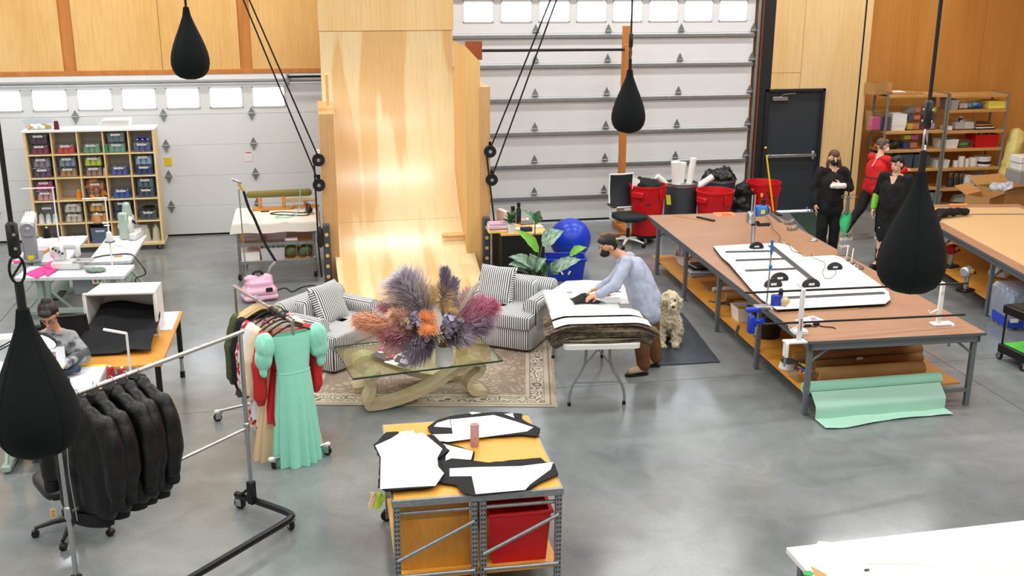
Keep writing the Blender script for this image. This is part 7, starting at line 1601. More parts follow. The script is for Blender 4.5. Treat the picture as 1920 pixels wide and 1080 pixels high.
# clear crate with green spool under the stand
p = G(262, 770, 0); t = thing('clear_crate', 'clear crate with green contents under the white thread stand', 'crate', (p.x-.1, p.y, 0), .1); openbox(MB(), .4, .32, .3, .006, .02).build('crate', M_CLEAR, t, 0); tag(blob(MB().ball((0, 0, 0), (.1, .1, .08)), 'green_bundle', mat('bundle_mint', '6CC09A', .6), None, .015, 1, (10, .02), (p.x-.05, p.y, .1)), 'mint green bundle inside the clear crate', 'fabric')
# desk lamp
hd = G(82, 640, 1.12); lb_ = thing('desk_lamp', 'black jointed desk lamp shining over the sewing', 'lamp', (hd.x-.45, hd.y-.05, UZ)); j1 = Vector((.06, .03, .32)); j2 = Vector((.42, .06, .5)); h_ = Vector((.45, .05, .375))
MB().cyl((0, 0, 0), (0, 0, .06), .035).build('clamp', M_BLACK, lb_)
for s_ in (-.012, .012): MB().cyl((s_, 0, .05), tuple(j1+Vector((s_, 0, 0))), .006).build('lower_arm', M_BLACK, lb_); MB().cyl(tuple(j1+Vector((0, 0, s_))), tuple(j2+Vector((0, 0, s_))), .006).build('upper_arm', M_BLACK, lb_)
MB().ball(tuple(j1), .03).build('elbow', M_BLACK, lb_); MB().ball(tuple(j2), .03).build('wrist', M_BLACK, lb_)
Mh = Matrix.Rotation(math.radians(-52), 3, 'X') @ Matrix.Rotation(.3, 3, 'Y')
hdo = MB().lathe([(.03, .07), (.05, .06), (.11, .02), (.115, 0), (.105, -.005), (.1, .01), (.03, .05)], 30, tuple(h_), Mh).build('head', M_BLACK, lb_); MB().lathe([(.001, -.004), (.1, -.004), (.1, .004), (.001, .004)], 28, tuple(h_), Mh).build('light_disc', mat('lamp_led', 'FFFFFF', .5, emit=('F4F8FF', 14)), hdo)
Ls = bpy.data.lights.new('desk_light', 'SPOT'); Ls.energy = 22; Ls.spot_size = 2.2; Ls.shadow_soft_size = .08; Ls.color = (.95, .98, 1); lo = bpy.data.objects.new('desk_light', Ls); COL.objects.link(lo); lo.parent = lb_; lo.location = h_+Vector((0, 0, -.02)); lo.rotation_euler = (.45, 0, 0)
# ================================================================ GARMENT RAIL A (black jackets)
M_ZBASE = mat('z_black', '1C1D20', .35, .3); rz0 = .12
ur = G(473, 940, rz0); ur.z = 0; zj = Wy(459, 803, ur.y).z; ul = G(128, 962, zj); ztop = Wy(446, 624, ur.y).z
axr = Vector((ul.x-ur.x, ul.y-ur.y, 0)); rl = axr.length; axn = axr.normalized(); prn = Vector((-axn.y, axn.x, 0))
ra_ = thing('garment_rail', 'chrome Z rail on black base carrying black bomber jackets', 'clothes rack', (ur.x, ur.y, 0), math.atan2(axn.y, axn.x)); 
# local frame: x along the rail from right upright to left upright, y = prn
for x in (0, rl): MB().cyl((x, 0, rz0), (x, 0, ztop), .017).build('upright', M_CHROME, ra_); MB().box((x, 0, rz0+.08), (.06, .06, .2), .008).build('socket', M_ZBASE, ra_); MB().box((x, -.08, rz0+.06), (.03, .12, .02), 0, Matrix.Rotation(.7, 3, 'X')).build('gusset', M_ZBASE, ra_); MB().cap((x, 0, zj-.03), (x, 0, zj+.03), .026).build('tee_joint', M_CHROME, ra_)
MB().cyl((-.03, 0, ztop), (rl+.05, 0, ztop), .017).build('hanging_bar', M_CHROME, ra_); MB().cyl((0, 0, zj), (rl, 0, zj), .013).build('lower_bar', M_CHROME, ra_)
er = G(508, 985, rz0); fr_ = (er-ur); fy = fr_.dot(prn); sg = math.copysign(1, fy); ef = abs(fy)+.05; 
zp = [(-.02, -sg*.2, rz0), (-.02, sg*.1, rz0), (-.01, sg*(ef-.06), rz0), (.05, sg*ef, rz0), (.14, sg*(ef+.01), rz0), (rl-.2, sg*(ef+.0), rz0), (rl, sg*(ef-.02), rz0)]
zb = MB().tube([zp[0], zp[1]]+smoothpath(zp[1:5], 5)[1:]+zp[5:], .028, 8); zb.tube([(rl+.02, sg*.0-.25, rz0), (rl+.02, sg*(ef), rz0)], .028, 8); zb.build('base_tube', M_ZBASE, ra_)
def bigcaster(parent, x, y, r=.05, top=.1):
    c = MB(); c.box((0, 0, top-.008), (.06, .06, .012))
    for s_ in (-.022, .022): c.box((s_, -.012, top*.6), (.004, .05, top*.6))
    o = c.build('caster', M_CHROME, parent, 0, (x, y, 0), random.random()*6); MB().lathe([(.015, -.015), (r-.003, -.015), (r, -.01), (r, .01), (r-.003, .015), (.015, .015)], 22, (0, -.015, r), Matrix.Rotation(PI/2, 3, 'Y')).build('wheel', M_RUBBER, o); return o
for x, y in ((-.02, -sg*.18), (.02, sg*(ef-.02)), (rl, sg*(ef-.03)), (rl+.02, -sg*.2)): bigcaster(ra_, x, y)
M_NYL = mat('black_nylon', '08080A', .42, bump=(14, .4)); M_RIB = mat('black_rib', '141517', .85, bump=(200, .4))
def hanger(parent, z, wood=False, w_=.42, wire=True):
    m = mat('hanger_wood', 'D8B888', .5) if wood else M_BLACK
    MB().tube(smoothpath([(-w_/2, 0, z-.13), (-w_/4, 0, z-.08), (0, 0, z-.05), (w_/4, 0, z-.08), (w_/2, 0, z-.13)], 4), .011 if wood else .008, 8).build('hanger', m, parent); MB().tube(smoothpath([(0, 0, z-.05), (0, 0, z-.01), (.02, 0, z+.01), (.012, 0, z+.032), (-.012, 0, z+.03), (-.02, 0, z+.012)], 4), .003, 6).build('hook', M_CHROME, parent)
def jacket(lab, x, yaw, m=M_NYL, rib=M_RIB, hood=False, tagc=True, L_=.76, group=None, z=None, seedo=0, zipp=True):
    z = ztop if z is None else z; base = ra_.matrix_world @ Vector((x, 0, 0)) if False else None
    c, s = math.cos(ra_.rotation_euler.z), math.sin(ra_.rotation_euler.z); wx, wy = ur.x+x*c, ur.y+x*s
    t = thing('bomber_jacket', lab, 'jacket', (wx, wy, z), ra_.rotation_euler.z+PI/2+yaw, group); hanger(t, .0, True)
    sh = -.09; mb = MB()
    # body: flattened capsules fused; local x = shoulder line, y = thickness
    for k in range(-3, 4): mb.chain([(k*.045, 0, sh-.07-.012*abs(k)), (k*.055, 0, sh-.35), (k*.05, 0, sh-L_+.05)], [.06, .1-.006*abs(k), .085])
    for s_ in (-1, 1):
        mb.chain([(s_*.12, 0, sh-.03), (s_*.22, 0, sh-.09), (s_*.285, .0, sh-.24), (s_*.31, -.02, sh-.4), (s_*.3, -.03, sh-.56)], [.05, .075, .08, .075, .055])
    mb.cap((-.05, 0, sh+.0), (.05, 0, sh), .055)
    random.seed(50+seedo); o = blob(mb, 'shell', m, t, .013, 6, (5, .02, (1.6, 1.6, .7)))
    for s_ in (-1, 1): MB().lathe([(.045, -.05), (.05, -.03), (.05, .02), (.045, .03)], 16, (s_*.3, -.03, sh-.61)).build('cuff', rib, t)
    def hem(u, v): a = 2*PI*u; return (.195*math.cos(a)*(1+.02*math.sin(9*a)), .1*math.sin(a), sh-L_-.06+.09*v)
    MB().grid(hem, 40, 2, .004, True).build('hem_band', rib, t, 60); MB().lathe([(.055, 0), (.065, .01), (.06, .05), (.05, .05)], 22, (0, 0, sh+.0)).build('collar', rib, t)
    if zipp: MB().tube(smoothpath([(0, -.112, sh-.05), (.006, -.125, sh-.25), (-.004, -.125, sh-.45), (0, -.11, sh-L_-.02)], 5), .004, 5).build('zip', M_CHROME, t)
    return t
for k, (x, yaw, lab) in enumerate(((rl*.9, .1, 'black bomber jacket with silver zip, partly behind the hanging bag'), (rl*.81, -.05, 'black bomber jacket second along from the silver zip one'), (rl*.73, .08, 'black bomber jacket in the middle of the rail'), (rl*.66, -.1, 'black bomber jacket next to the outermost jacket'), (rl*.6, .02, 'black bomber jacket outermost on the bare end of the rail'))): jacket(lab, x, yaw, seedo=k)
for px, lab, rzv in (((100, 962), 'tan paper swing tag hanging beside the hanging bag', .1), ((167, 966), 'tan paper swing tag hanging below the silver zip jacket', .2)):
    p = Wy(*px, ul.y+.12); t = thing('swing_tag', lab, 'tag', p, rzv); MB().box((0, 0, 0), (.042, .002, .07), .0008).build('card', mat('tag_tan', 'D8B880', .7), t, 0); MB().tube([(0, 0, .03), (.0, .01, .1)], .001, 4).build('string', M_WHITEPL, t)
    for k in range(3): MB().box((0, -.0015, .012-.016*k), (.022-.006*(k % 2), .0006, .004)).build('writing', M_PRINT, t, 0)
p = G(143, 1000); office_chair('black office chair base showing beneath the black jackets', (p.x, p.y+.05, 0), .5, M_BLACK, M_BLACK, M_BLACK, False, M_BLACK, .45, False)
# ================================================================ GARMENT RAIL B (dresses)
nb_ = (G(608, 852)+G(517, 880))/2; fb_ = G(425, 806); zB = Wy(551, 602, nb_.y).z; fB = G(440, 537, zB); ax2 = Vector((fB.x-nb_.x, fB.y-nb_.y, 0)); l2 = ax2.length; rb = thing('garment_rail', 'chrome wheeled rail hung with colourful dresses', 'clothes rack', (nb_.x, nb_.y, 0), math.atan2(ax2.y, ax2.x))
for x in (0, l2): MB().cyl((x, 0, .1), (x, 0, zB), .015).build('upright', M_CHROME, rb); MB().cyl((x, -.26, .1), (x, .26, .1), .016).build('base_bar', M_CHROME, rb); [bigcaster(rb, x, s_*.25, .04, .09) for s_ in (-1, 1)]; [MB().cap((x, s_*.26, .1), (x, s_*.28, .1), .02).build('end_cap', M_WHITEPL, rb) for s_ in (-1, 1)]
MB().cyl((-.02, 0, zB), (l2+.02, 0, zB), .015).build('hanging_bar', M_CHROME, rb); MB().cyl((0, 0, .1), (l2, 0, .1), .013).build('lower_bar', M_CHROME, rb); MB().cyl((.12, 0, zB), (.45, 0, zB), .024).build('foam_sleeve', M_BLACK, rb)
def onrail(name, lab, cat, x, yaw=0): c, s = math.cos(rb.rotation_euler.z), math.sin(rb.rotation_euler.z); return thing(name, lab, cat, (nb_.x+x*c, nb_.y+x*s, zB), rb.rotation_euler.z+PI/2+yaw)
def skirt(parent, name, m, z0, z1, w0, w1, d0, d1, folds=9, amp=.02, thick=.003, hemj=.0):
    def fn(u, v):
        a = 2*PI*u; w_ = w0+(w1-w0)*v**.8; d = d0+(d1-d0)*v**.8; f = 1+amp*6*v*math.sin(folds*a+1.5*math.sin(3*a))
        return (w_*math.cos(a)*f, d*math.sin(a)*f, z0+(z1-z0)*v+hemj*math.sin(5*a)*v)
    return MB().grid(fn, 90, 14, thick, True).build(name, m, parent, 70)
def gown(lab, x, m, L_, sleeves='puff', yaw=0, sheer=False, flare=.3, wood=False, name='dress', top=.34, slm=None):
    t = onrail(name, lab, 'dress', x, yaw); hanger(t, 0, wood, .4)
    skirt(t, 'bodice', m, -.12, -.12-top, .19, .145, .05, .075, 6, .006); skirt(t, 'skirt', m, -.12-top, -L_, .15, flare, .075, .15, 13, .026)
    MB().tube([(.152*math.cos(a), .078*math.sin(a), -.12-top) for a in [2*PI*k/28 for k in range(28)]], .006, 6, True).build('waist_seam', m, t)
    for s_ in (-1, 1):
        mb = MB()
        if sleeves == 'puff': mb.ball((s_*.245, 0, -.2), (.09, .075, .13), 16, 12); mb.ball((s_*.26, -.01, -.29), (.085, .075, .12)); mb.cap((s_*.27, -.01, -.4), (s_*.27, -.01, -.44), .04)
        elif sleeves == 'long': mb.chain([(s_*.2, 0, -.16), (s_*.27, 0, -.4), (s_*.27, 0, -.68)], [.06, .07, .06]); mb.cap((s_*.27, 0, -.7), (s_*.27, 0, -.74), .04)
        else: continue
        blob(mb, 'sleeve', slm or m, t, .011, 4, (9, .012, (2.2, 2.2, .6)))
    return t
M_MINTD = mat('dress_mint', '98E6CC', .55, bump=(9, .4), sheen=.3); M_RDR = mat('dress_red', 'C82828', .5); M_CRM = mat('dress_cream', 'E8D8BC', .6); M_BLUSH = mat('dress_blush', 'E6C8C0', .6); M_WHT = mat('dress_white', 'E8E8EC', .5); M_REDP = mat('dress_red_print', 'B8202C', .6, var=(24, .04), col2='E8D8D0'); M_OLIVE = mat('jacket_olive', '4E5632', .7, bump=(22, .8)); M_SAND = mat('dress_sand', 'DCC09A', .6)
gown('mint green puff sleeved dress at the front of the dress rail', .04, M_MINTD, 1.32, 'puff', 0, flare=.2)
gown('sheer red long sleeved blouse behind the mint dress', .16, M_RDR, .95, 'long', .05, flare=.2); gown('sand coloured long dress behind the red blouse', .24, M_SAND, 1.38, None, -.05, flare=.3); gown('cream long sleeved blouse in the middle of the dress rail', .33, M_CRM, 1.05, 'long', .06, flare=.22)
gown('white garment in clear cover on the dress rail', .42, M_WHT, 1.0, 'long', -.04, flare=.22); gown('red printed dress beside the black blazer', .52, M_REDP, 1.1, 'long', .04, flare=.22); gown('black blazer with white tag on a wooden hanger', .64, M_BFAB, .85, 'long', 0, flare=.2, wood=True, name='blazer')
gown('olive green quilted jacket at the end of the dress rail', .78, M_OLIVE, .9, 'long', .03, flare=.22, wood=True, name='quilted_jacket')
for k in range(4): t = onrail('wooden_hanger', 'empty pale wooden hanger beside the olive jacket', 'hanger', .68+.03*k, .05*k); t['group'] = 'empty hangers on the dress rail'; hanger(t, 0, True, .42)
# ================================================================ PINK STEAMER, IRONING TABLE
p = G(487, 566); t = thing('garment_steamer', 'pink garment steamer with pole and black hose', 'steamer', (p.x, p.y+.12, 0), .25); M_PKP = mat('steamer_pink', 'E8B4CC', .4)
blob(MB().box((0, 0, .13), (.44, .3, .14), .05).box((0, 0, .22), (.36, .22, .16), .05).ball((-.1, 0, .3), (.1, .07, .05)).ball((.1, .0, .28), (.09, .08, .07)).box((0, 0, .05), (.46, .3, .08), .03), 'body', M_PKP, t, .012, 4)
MB().tube(smoothpath([(-.08, 0, .33), (-.05, 0, .38), (.03, 0, .38), (.06, 0, .33)], 4), .018, 8).build('handle', M_BLACK, t); MB().tube([(.12, 0, .32), (.16, 0, .42), (.24, 0, .5)], .018, 8).build('hose_outlet', M_CHROME, t); MB().box((.1, -.15, .16), (.09, .02, .06), .008).build('control', M_BLACK, t)
gp2 = p+Vector((-.17, .12, 0)); ptp = Wy(459, 352, gp2.y); MB().cyl((-.16, 0, .3), (-.16-.02, 0, ptp.z), .009).build('pole', M_CHROME, t)
hz = ptp.z; MB().tube(smoothpath([(.24, 0, .5), (.12, .02, .75), (-.0, .02, 1.1), (-.07, .0, hz-.25), (-.12, 0, hz-.03)], 6), .018, 8).build('hose', M_BLACK, t); MB().cap((-.12, 0, hz-.03), (-.17, 0, hz+.06), .02).build('wand', mat('wand_wood', 'D8A860', .5), t); MB().box((-.2, 0, hz+.1), (.14, .05, .03), .01, Matrix.Rotation(.5, 3, 'Y')).build('nozzle', M_CHROME, t)
IZ = .84; iq = lambda x, y: (400+x/4.5, 320+y/4.5)
iA = G(*iq(150, 445), IZ); iB = G(*iq(960, 420), IZ); iC = G(*iq(185, 265), IZ); iw_ = 1.16; id_ = min(1.0, iC.y-iA.y); ic = Vector((iA.x+iw_/2+.02, iA.y+id_/2, 0))
t = thing('ironing_table', 'wheeled ironing table draped in cream canvas with two lower shelves', 'table', ic)
MB().box((0, 0, IZ-.02), (iw_, id_, .03), .004).build('top', M_OSB, t, 0)
def cloth(u, v):
    x = (u-.5)*(iw_+.26); y = (v-.5)*(id_+.3); ex_ = max(0, abs(x)-iw_/2); ey_ = max(0, abs(y)-id_/2); e2 = max(ex_, ey_)
    xx = math.copysign(min(abs(x), iw_/2+.012+.25*ex_), x); yy = math.copysign(min(abs(y), id_/2+.012+.15*ey_), y); return (xx, yy+.008*math.sin(9*x), IZ+.004-e2*1.0+.006*math.sin(12*x)*(e2 > 0)+.002*math.sin(7*x+3*y))
MB().grid(cloth, 60, 48, .003).build('canvas_cover', mat('canvas_cream', 'E6E0D4', .85, bump=(120, .15)), t, 60)
pm2 = slotted(IZ-.14)
for x in (-iw_/2+.06, iw_/2-.06):
    for y in (-id_/2+.05, id_/2-.05): piece('post', pm2, t, (x, y, .1)); caster(t, x, y, .045, .1)
for z in (.26, .52): MB().box((0, 0, z), (iw_-.1, id_-.08, .02), .003).build('shelf', M_OSB, t, 0); MB().box((0, -id_/2+.04, z-.005), (iw_-.12, .025, .05), .004).build('shelf_rail', M_STEEL, t, 0)
def I(x, y, z): return ic+Vector((x, y, z))
bo = thing('sleeve_board', 'olive padded sleeve pressing board on wooden base', 'ironing board', I(.05, id_/2-.2, IZ+.005)); blob(MB().cap((-.42, 0, .23), (.42, 0, .24), .05, .055).cap((-.42, .02, .23), (.42, .02, .24), .05, .055), 'pad', mat('pad_olive', '7A7238', .85), bo, .014, 2); MB().prism(rrect(.6, .14, .07), 0, .035, None, (-.1, 0, 0)).build('base', mat('base_wood', 'D09048', .5), bo, 30)
for x in (-.28, .06): MB().box((x, 0, .12), (.05, .07, .18), .008).build('post', MATS['base_wood'], bo)
b2 = thing('sleeve_board', 'white padded sleeve board behind the black rope', 'ironing board', I(.42, id_/2-.1, IZ+.005)); blob(MB().cap((-.25, 0, .12), (.15, 0, .12), .035), 'pad', M_CRM, b2, .012, 2); MB().prism(rrect(.4, .12, .05), 0, .03).build('base', MATS['base_wood'], b2, 30); MB().box((0, 0, .07), (.05, .06, .1), .006).build('post', MATS['base_wood'], b2)
ir = thing('steam_iron', 'black and silver steam iron on the canvas table', 'iron', I(.46, -.05, IZ+.006), .4); MB().prism([(-.05, -.1), (.05, -.1), (.05, .04), (0, .12), (-.05, .04)], 0, .02).build('sole_plate', M_CHROME, ir, 30); MB().box((0, -.03, .06), (.07, .12, .07), .015).build('body', M_BLACK, ir); MB().tube(smoothpath([(0, .05, .08), (0, .04, .13), (0, -.06, .13), (0, -.08, .08)], 4), .014, 8).build('handle', M_BLACK, ir)
tag(MB().tube(smoothpath([tuple(I(.44, -.1, IZ+.03)), tuple(I(.3, .0, IZ+.012)), tuple(I(.05, .08, IZ+.012)), tuple(I(-.08, -.02, IZ+.012)), tuple(I(.1, -.12, IZ+.012)), tuple(I(.4, -.22, IZ+.012)), tuple(I(.5, -.1, IZ+.012))], 6), .007, 6).build('iron_cord', M_BLACK), 'black iron cord looped over the canvas cover', 'cable')
tag(MB().tube(smoothpath([tuple(I(.36, .1, IZ+.4)), tuple(I(.34, .0, IZ+.1)), tuple(I(.25, -.1, IZ+.012)), tuple(I(.05, -.18, IZ+.012)), tuple(I(.0, -.28, IZ+.012)), tuple(I(.15, -.3, IZ+.012)), tuple(I(.32, -.18, IZ+.012))], 6), .006, 6).build('aqua_hose', mat('hose_aqua', '7CCFC0', .4)), 'thin aqua hose looping down onto the canvas cover', 'hose')
tag(MB().box((0, 0, .006), (.12, .03, .012), .003).build('black_pen', M_BLACK, None, 0, I(-.16, id_/2-.34, IZ+.006), .1), 'black marker lying on the canvas cover', 'pen')
def ibox(name, lab, x, y, z, s_, m=None): tt = thing(name, lab, 'box', I(x, y, z)); openbox(MB(), s_[0], s_[1], s_[2], .005, .015).build('box', m or M_CLEAR, tt, 0); return tt
ibox('clear_box', 'clear box with blue contents on the upper ironing shelf', -.34, -id_/2+.22, .531, (.26, .3, .16)); ibox('clear_box', 'clear box with papers in the middle of the upper ironing shelf', .0, -id_/2+.22, .531, (.3, .3, .17)); ibox('white_crate', 'white crate full of plastic bottles on the lower ironing shelf', -.06, -id_/2+.2, .271, (.34, .3, .18), glass('frosted', 'F0F2F6', .45, .2, .3))
for k in range(4):
    tt = thing('white_bottle', ('white bottle lying at the crate corner', 'white bottle standing in the crate', 'white bottle tilted in the crate', 'white bottle beside the green bags')[k], 'bottle', I(-.17+.075*k, -id_/2+.18, .29)); MB().lathe([(.001, 0), (.034, 0), (.034, .15), (.015, .19), (.015, .22), (.001, .22)], 14).build('bottle', M_WHITEPL, tt)
tag(MB().box((0, 0, .02), (.18, .1, .035), .004).build('paper_pile', M_PAPER, None, 0, I(.2, -id_/2+.14, .531)), 'small pile of white papers on the upper ironing shelf', 'paper')
for k in range(2): tag(blob(MB().ball((0, 0, .09), (.11, .12, .09)), 'green_bag', mat('bag_moss', '6A7C50', .3), None, .016, 1, (9, .03), I(.2+.2*k, -id_/2+.2, .272)), ('moss green filled bag beside the crate', 'moss green filled bag beside the other green bag')[k], 'bag')
tag(MB().box((0, 0, .06), (.28, .34, .12), .005).build('slanted_tray', M_WHITEPL, None, 0, I(-.4, -id_/2+.24, .271), .1), 'white slanted tray at the end of the lower ironing shelf', 'tray')
for k, x in enumerate((.1, .27, .42, .53)): 
    q = I(x, -id_/2-.03, 0); tag(MB().tube([(0, 0, .45), (0, 0, .26)]+[(.045*math.sin(a), 0, .22-.045*math.cos(a)+.0) for a in [PI+2*PI*j/12 for j in range(13)]], .004, 5).build('wire_loop', M_CHROME, None, 40, (q.x, q.y, .06)), ('wire loop hanging beside the crate', 'wire loop hanging before the first green bag', 'wire loop hanging before the second green bag', 'wire loop hanging by the table post')[k], 'loop')
# ================================================================ PEOPLE
M_SKIN = mat('skin', 'D9A183', .55, var=(12, .3), col2='CF9578'); M_SKIN2 = mat('skin_fair', 'E4B79C', .55, var=(12, .3), col2='DAA98C'); M_EYE = mat('eye_dark', '20160F', .3); M_LIP = mat('lip', 'B4665C', .5)
def orient(f, up=(0, 0, 1)):
    f = Vector(f).normalized(); r = f.cross(Vector(up)).normalized(); u = r.cross(f); return Matrix((r, f, u)).transposed()   # columns: right, forward, up
def addhand(mb, W, d, n, curl=.5, spread=1.0, side=1):
    W = Vector(W); d = Vector(d).normalized(); n = Vector(n); n = (n-d*n.dot(d)).normalized(); s = n.cross(d)*side
    mb.cap(W, W+d*.03, .026, .028); 
    for k in (-1, 0, 1): mb.cap(W+d*.03+s*(.018*k), W+d*.075+s*(.022*k), .018, .016)
    for k, l in ((-1.5, .85), (-.5, 1.0), (.5, .96), (1.5, .76)):
        p = W+d*.078+s*(.0185*k); q = d
        for j, sl in enumerate((.034, .026, .02)):
            q2 = (q*math.cos(curl*.75)+n*math.sin(curl*.75)).normalized(); e_ = p+q2*sl*l; mb.cap(p, e_, .0095-.0008*j, .009-.0008*j, 8); p = e_; q = q2
    p = W+d*.025-s*.026; q = (d*.6-s*.75+n*.25).normalized(); m_ = p+q*.042; mb.cap(p, m_, .0125, .0105, 8); mb.cap(m_, m_+(d*.85-s*.15+n*.4).normalized()*.034, .0105, .009, 8)
def person(lab, org, J, f, skin, hand, top, bot, hairfn, shoe=None, up=(0, 0, 1), mask=None, topdisp=.012, hem=.0, extra=None, vox=.008, hs=1.0):
    org = Vector(org); t = thing('person', lab, 'person', org); K = {k: Vector(v)-org for k, v in J.items()}; mid = lambda a, b: (K[a]+K[b])/2
    R = orient(f, up); Hc = K['head']; E = lambda x, y, z: Hc+R @ Vector((x, y, z))*hs
    b = MB()
    b.ball(E(0, -.012, .018), (.076*hs, .094*hs, .092*hs), 18, 12, R); b.ball(E(0, .022, -.045), (.058*hs, .066*hs, .07*hs), 16, 10, R); b.ball(E(0, .05, -.09), (.03, .026, .02), 10, 8, R)
    b.cap(E(0, .088, .01), E(0, .104, -.025), .011, .014, 8); b.ball(E(0, .082, -.058), (.026, .012, .009), 10, 6, R)
    for s_ in (-1, 1): b.ball(E(s_*.078, -.008, -.012), (.011, .022, .03), 10, 8, R); b.ball(E(s_*.032, .076, .026), (.02, .014, .01), 8, 6, R)
    b.cap(E(0, -.015, -.06), K['neck'], .05*hs, .052); b.chain([K['neck'], K['chest'], K['pel']], [.06, .115, .12])
    for S in 'LR':
        b.cap(K['neck']+(K['sh'+S]-K['neck'])*.3-Vector((0, 0, .02)), K['sh'+S], .05, .05); b.chain([K['sh'+S], K['el'+S], K['wr'+S]], [.05, .04, .027])
        hd_ = hand[S]; addhand(b, K['wr'+S], hd_[0], hd_[1], hd_[2], 1, hd_[3])
        b.chain([K['pel']+(K['hip'+S]-K['pel'])*.6, K['hip'+S], K['kn'+S], K['an'+S]], [.09, .08, .055, .038]); b.cap(K['an'+S], K['to'+S], .036, .03)
    blob(b, 'body', skin, t, vox, 2)
    for s_ in (-1, 1): MB().ball(E(s_*.031, .079, .012), (.0115, .008, .007), 10, 6, R).build('eye', M_EYE, t); MB().cap(E(s_*.018, .086, .036), E(s_*.046, .074, .036), .0045, .004, 6).build('eyebrow', M_EYE, t)
    if mask:
        m_ = MB(); m_.ball(E(0, .05, -.05), (.062*hs, .068*hs, .052*hs), 18, 12, R); m_.ball(E(0, .075, -.035), (.03, .04, .04), 12, 8, R); mo = blob(m_, 'face_mask', mask, t, .008, 3)
        for s_ in (-1, 1): MB().tube([E(s_*.055, .06, -.03), E(s_*.078, .01, -.005), E(s_*.082, -.01, .01)], .0022, 5).build('ear_loop', mask, mo)
    else: MB().ball(E(0, .089, -.058), (.024, .006, .008), 12, 6, R).build('lips', M_LIP, t)
    hb = MB(); hairfn(hb, E, R); blob(hb, 'hair', extra['hairm'], t, .009, 2, (30, .006, (1, 1, .35)))
    # top garment
    g_ = MB(); rb_ = top.get('r', .03); g_.chain([K['neck']-Vector((0, 0, .035)), K['chest'], K['pel']], [.06, .14+rb_*.5, .15+rb_*.5]); 
    w_ = (K['shR']-K['shL']).normalized()*.07
    for q in (-1, 1): g_.cap(K['chest']+w_*q, K['pel']+w_*q*.8, .12+rb_*.3, .125+rb_*.4)
    if hem: dn = (K['pel']-K['chest']).normalized(); dn = Vector((dn.x*.4, dn.y*.4, -1)).normalized(); [g_.cap(K['pel']+w_*q*.8, K['pel']+w_*q*.9+dn*hem, .12+rb_*.4, .125+rb_*.5) for q in (-1, 1)]
    for S in 'LR':
        g_.cap(K['neck']+(K['sh'+S]-K['neck'])*.35-Vector((0, 0, .03)), K['sh'+S], .06, .068); el, wr = K['el'+S], K['wr'+S]; fs = top.get('sleeve', 1.0)
        if fs > .5: g_.chain([K['sh'+S], el, el.lerp(wr, (fs-.5)*2*.94)], [.07, .058+rb_*.2, .044+rb_*.2])
        else: g_.cap(K['sh'+S], K['sh'+S].lerp(el, fs*2), .075, .075+rb_*.3)
    blob(g_, top['name'], top['m'], t, .011, 4, (7, topdisp, (1.5, 1.5, .9)))
    p_ = MB(); p_.ball(K['pel'], (.125, .115, .11))
    for S in 'LR': p_.chain([K['hip'+S]+Vector((0, 0, .03)), K['kn'+S], K['kn'+S].lerp(K['an'+S], bot.get('len', .92))], [.085+bot.get('r', .0), .07+bot.get('r', .0), .056+bot.get('r', .0)])
    blob(p_, bot['name'], bot['m'], t, .012, 3, (9, .01, (1, 1, .5)))
    for S in 'LR':
        a, o_ = K['an'+S], K['to'+S]; s_ = MB(); s_.cap(a+Vector((0, 0, -.01)), a+Vector((0, 0, .02)), .045); s_.cap(a+Vector((0, 0, -.03)), o_, .042, .038); so = blob(s_, 'shoe', shoe[0], t, .01, 2)
        z = min(a.z, o_.z)-.045; d = (o_-a); d.z = 0; MB().prism(rrect(d.length+.11, .095, .045), -.012, .016, rotz(math.atan2(d.y, d.x)), (a+o_)/2*Vector((1, 1, 0)).length/2**.5 if False else Vector(((a.x+o_.x)/2, (a.y+o_.y)/2, z))).build('sole', shoe[1], so, 30)
    return t, K, E, R
def shorthair(hb, E, R): hb.ball(E(0, -.028, .045), (.084, .092, .08), 16, 10, R); hb.ball(E(0, .045, .088), (.06, .04, .03), 12, 8, R); [hb.ball(E(s_*.066, -.04, .0), (.02, .05, .055), 10, 8, R) for s_ in (-1, 1)]
def bobhair(hb, E, R): shorthair(hb, E, R); hb.ball(E(0, -.06, -.01), (.08, .06, .09), 12, 8, R); hb.ball(E(0, .07, .065), (.06, .025, .03), 12, 8, R)
def longhair(hb, E, R):
    bobhair(hb, E, R); hb.chain([E(-.06, -.06, -.02), E(-.09, -.05, -.13), E(-.13, -.05, -.25), E(-.17, -.04, -.33)], [.05, .05, .04, .02]); hb.chain([E(.06, -.04, .0), E(.085, -.01, -.08), E(.085, -.0, -.14)], [.03, .03, .02])
def bunhair(hb, E, R): shorthair(hb, E, R); hb.ball(E(0, -.08, .1), (.045, .045, .04), 12, 8, R)
W_ = lambda x, y, Y: Wy(x, y, Y)
def GZ(v, z): v = Vector(v); v.z = z; return v
blackm = mat('mask_black', '17181A', .8)
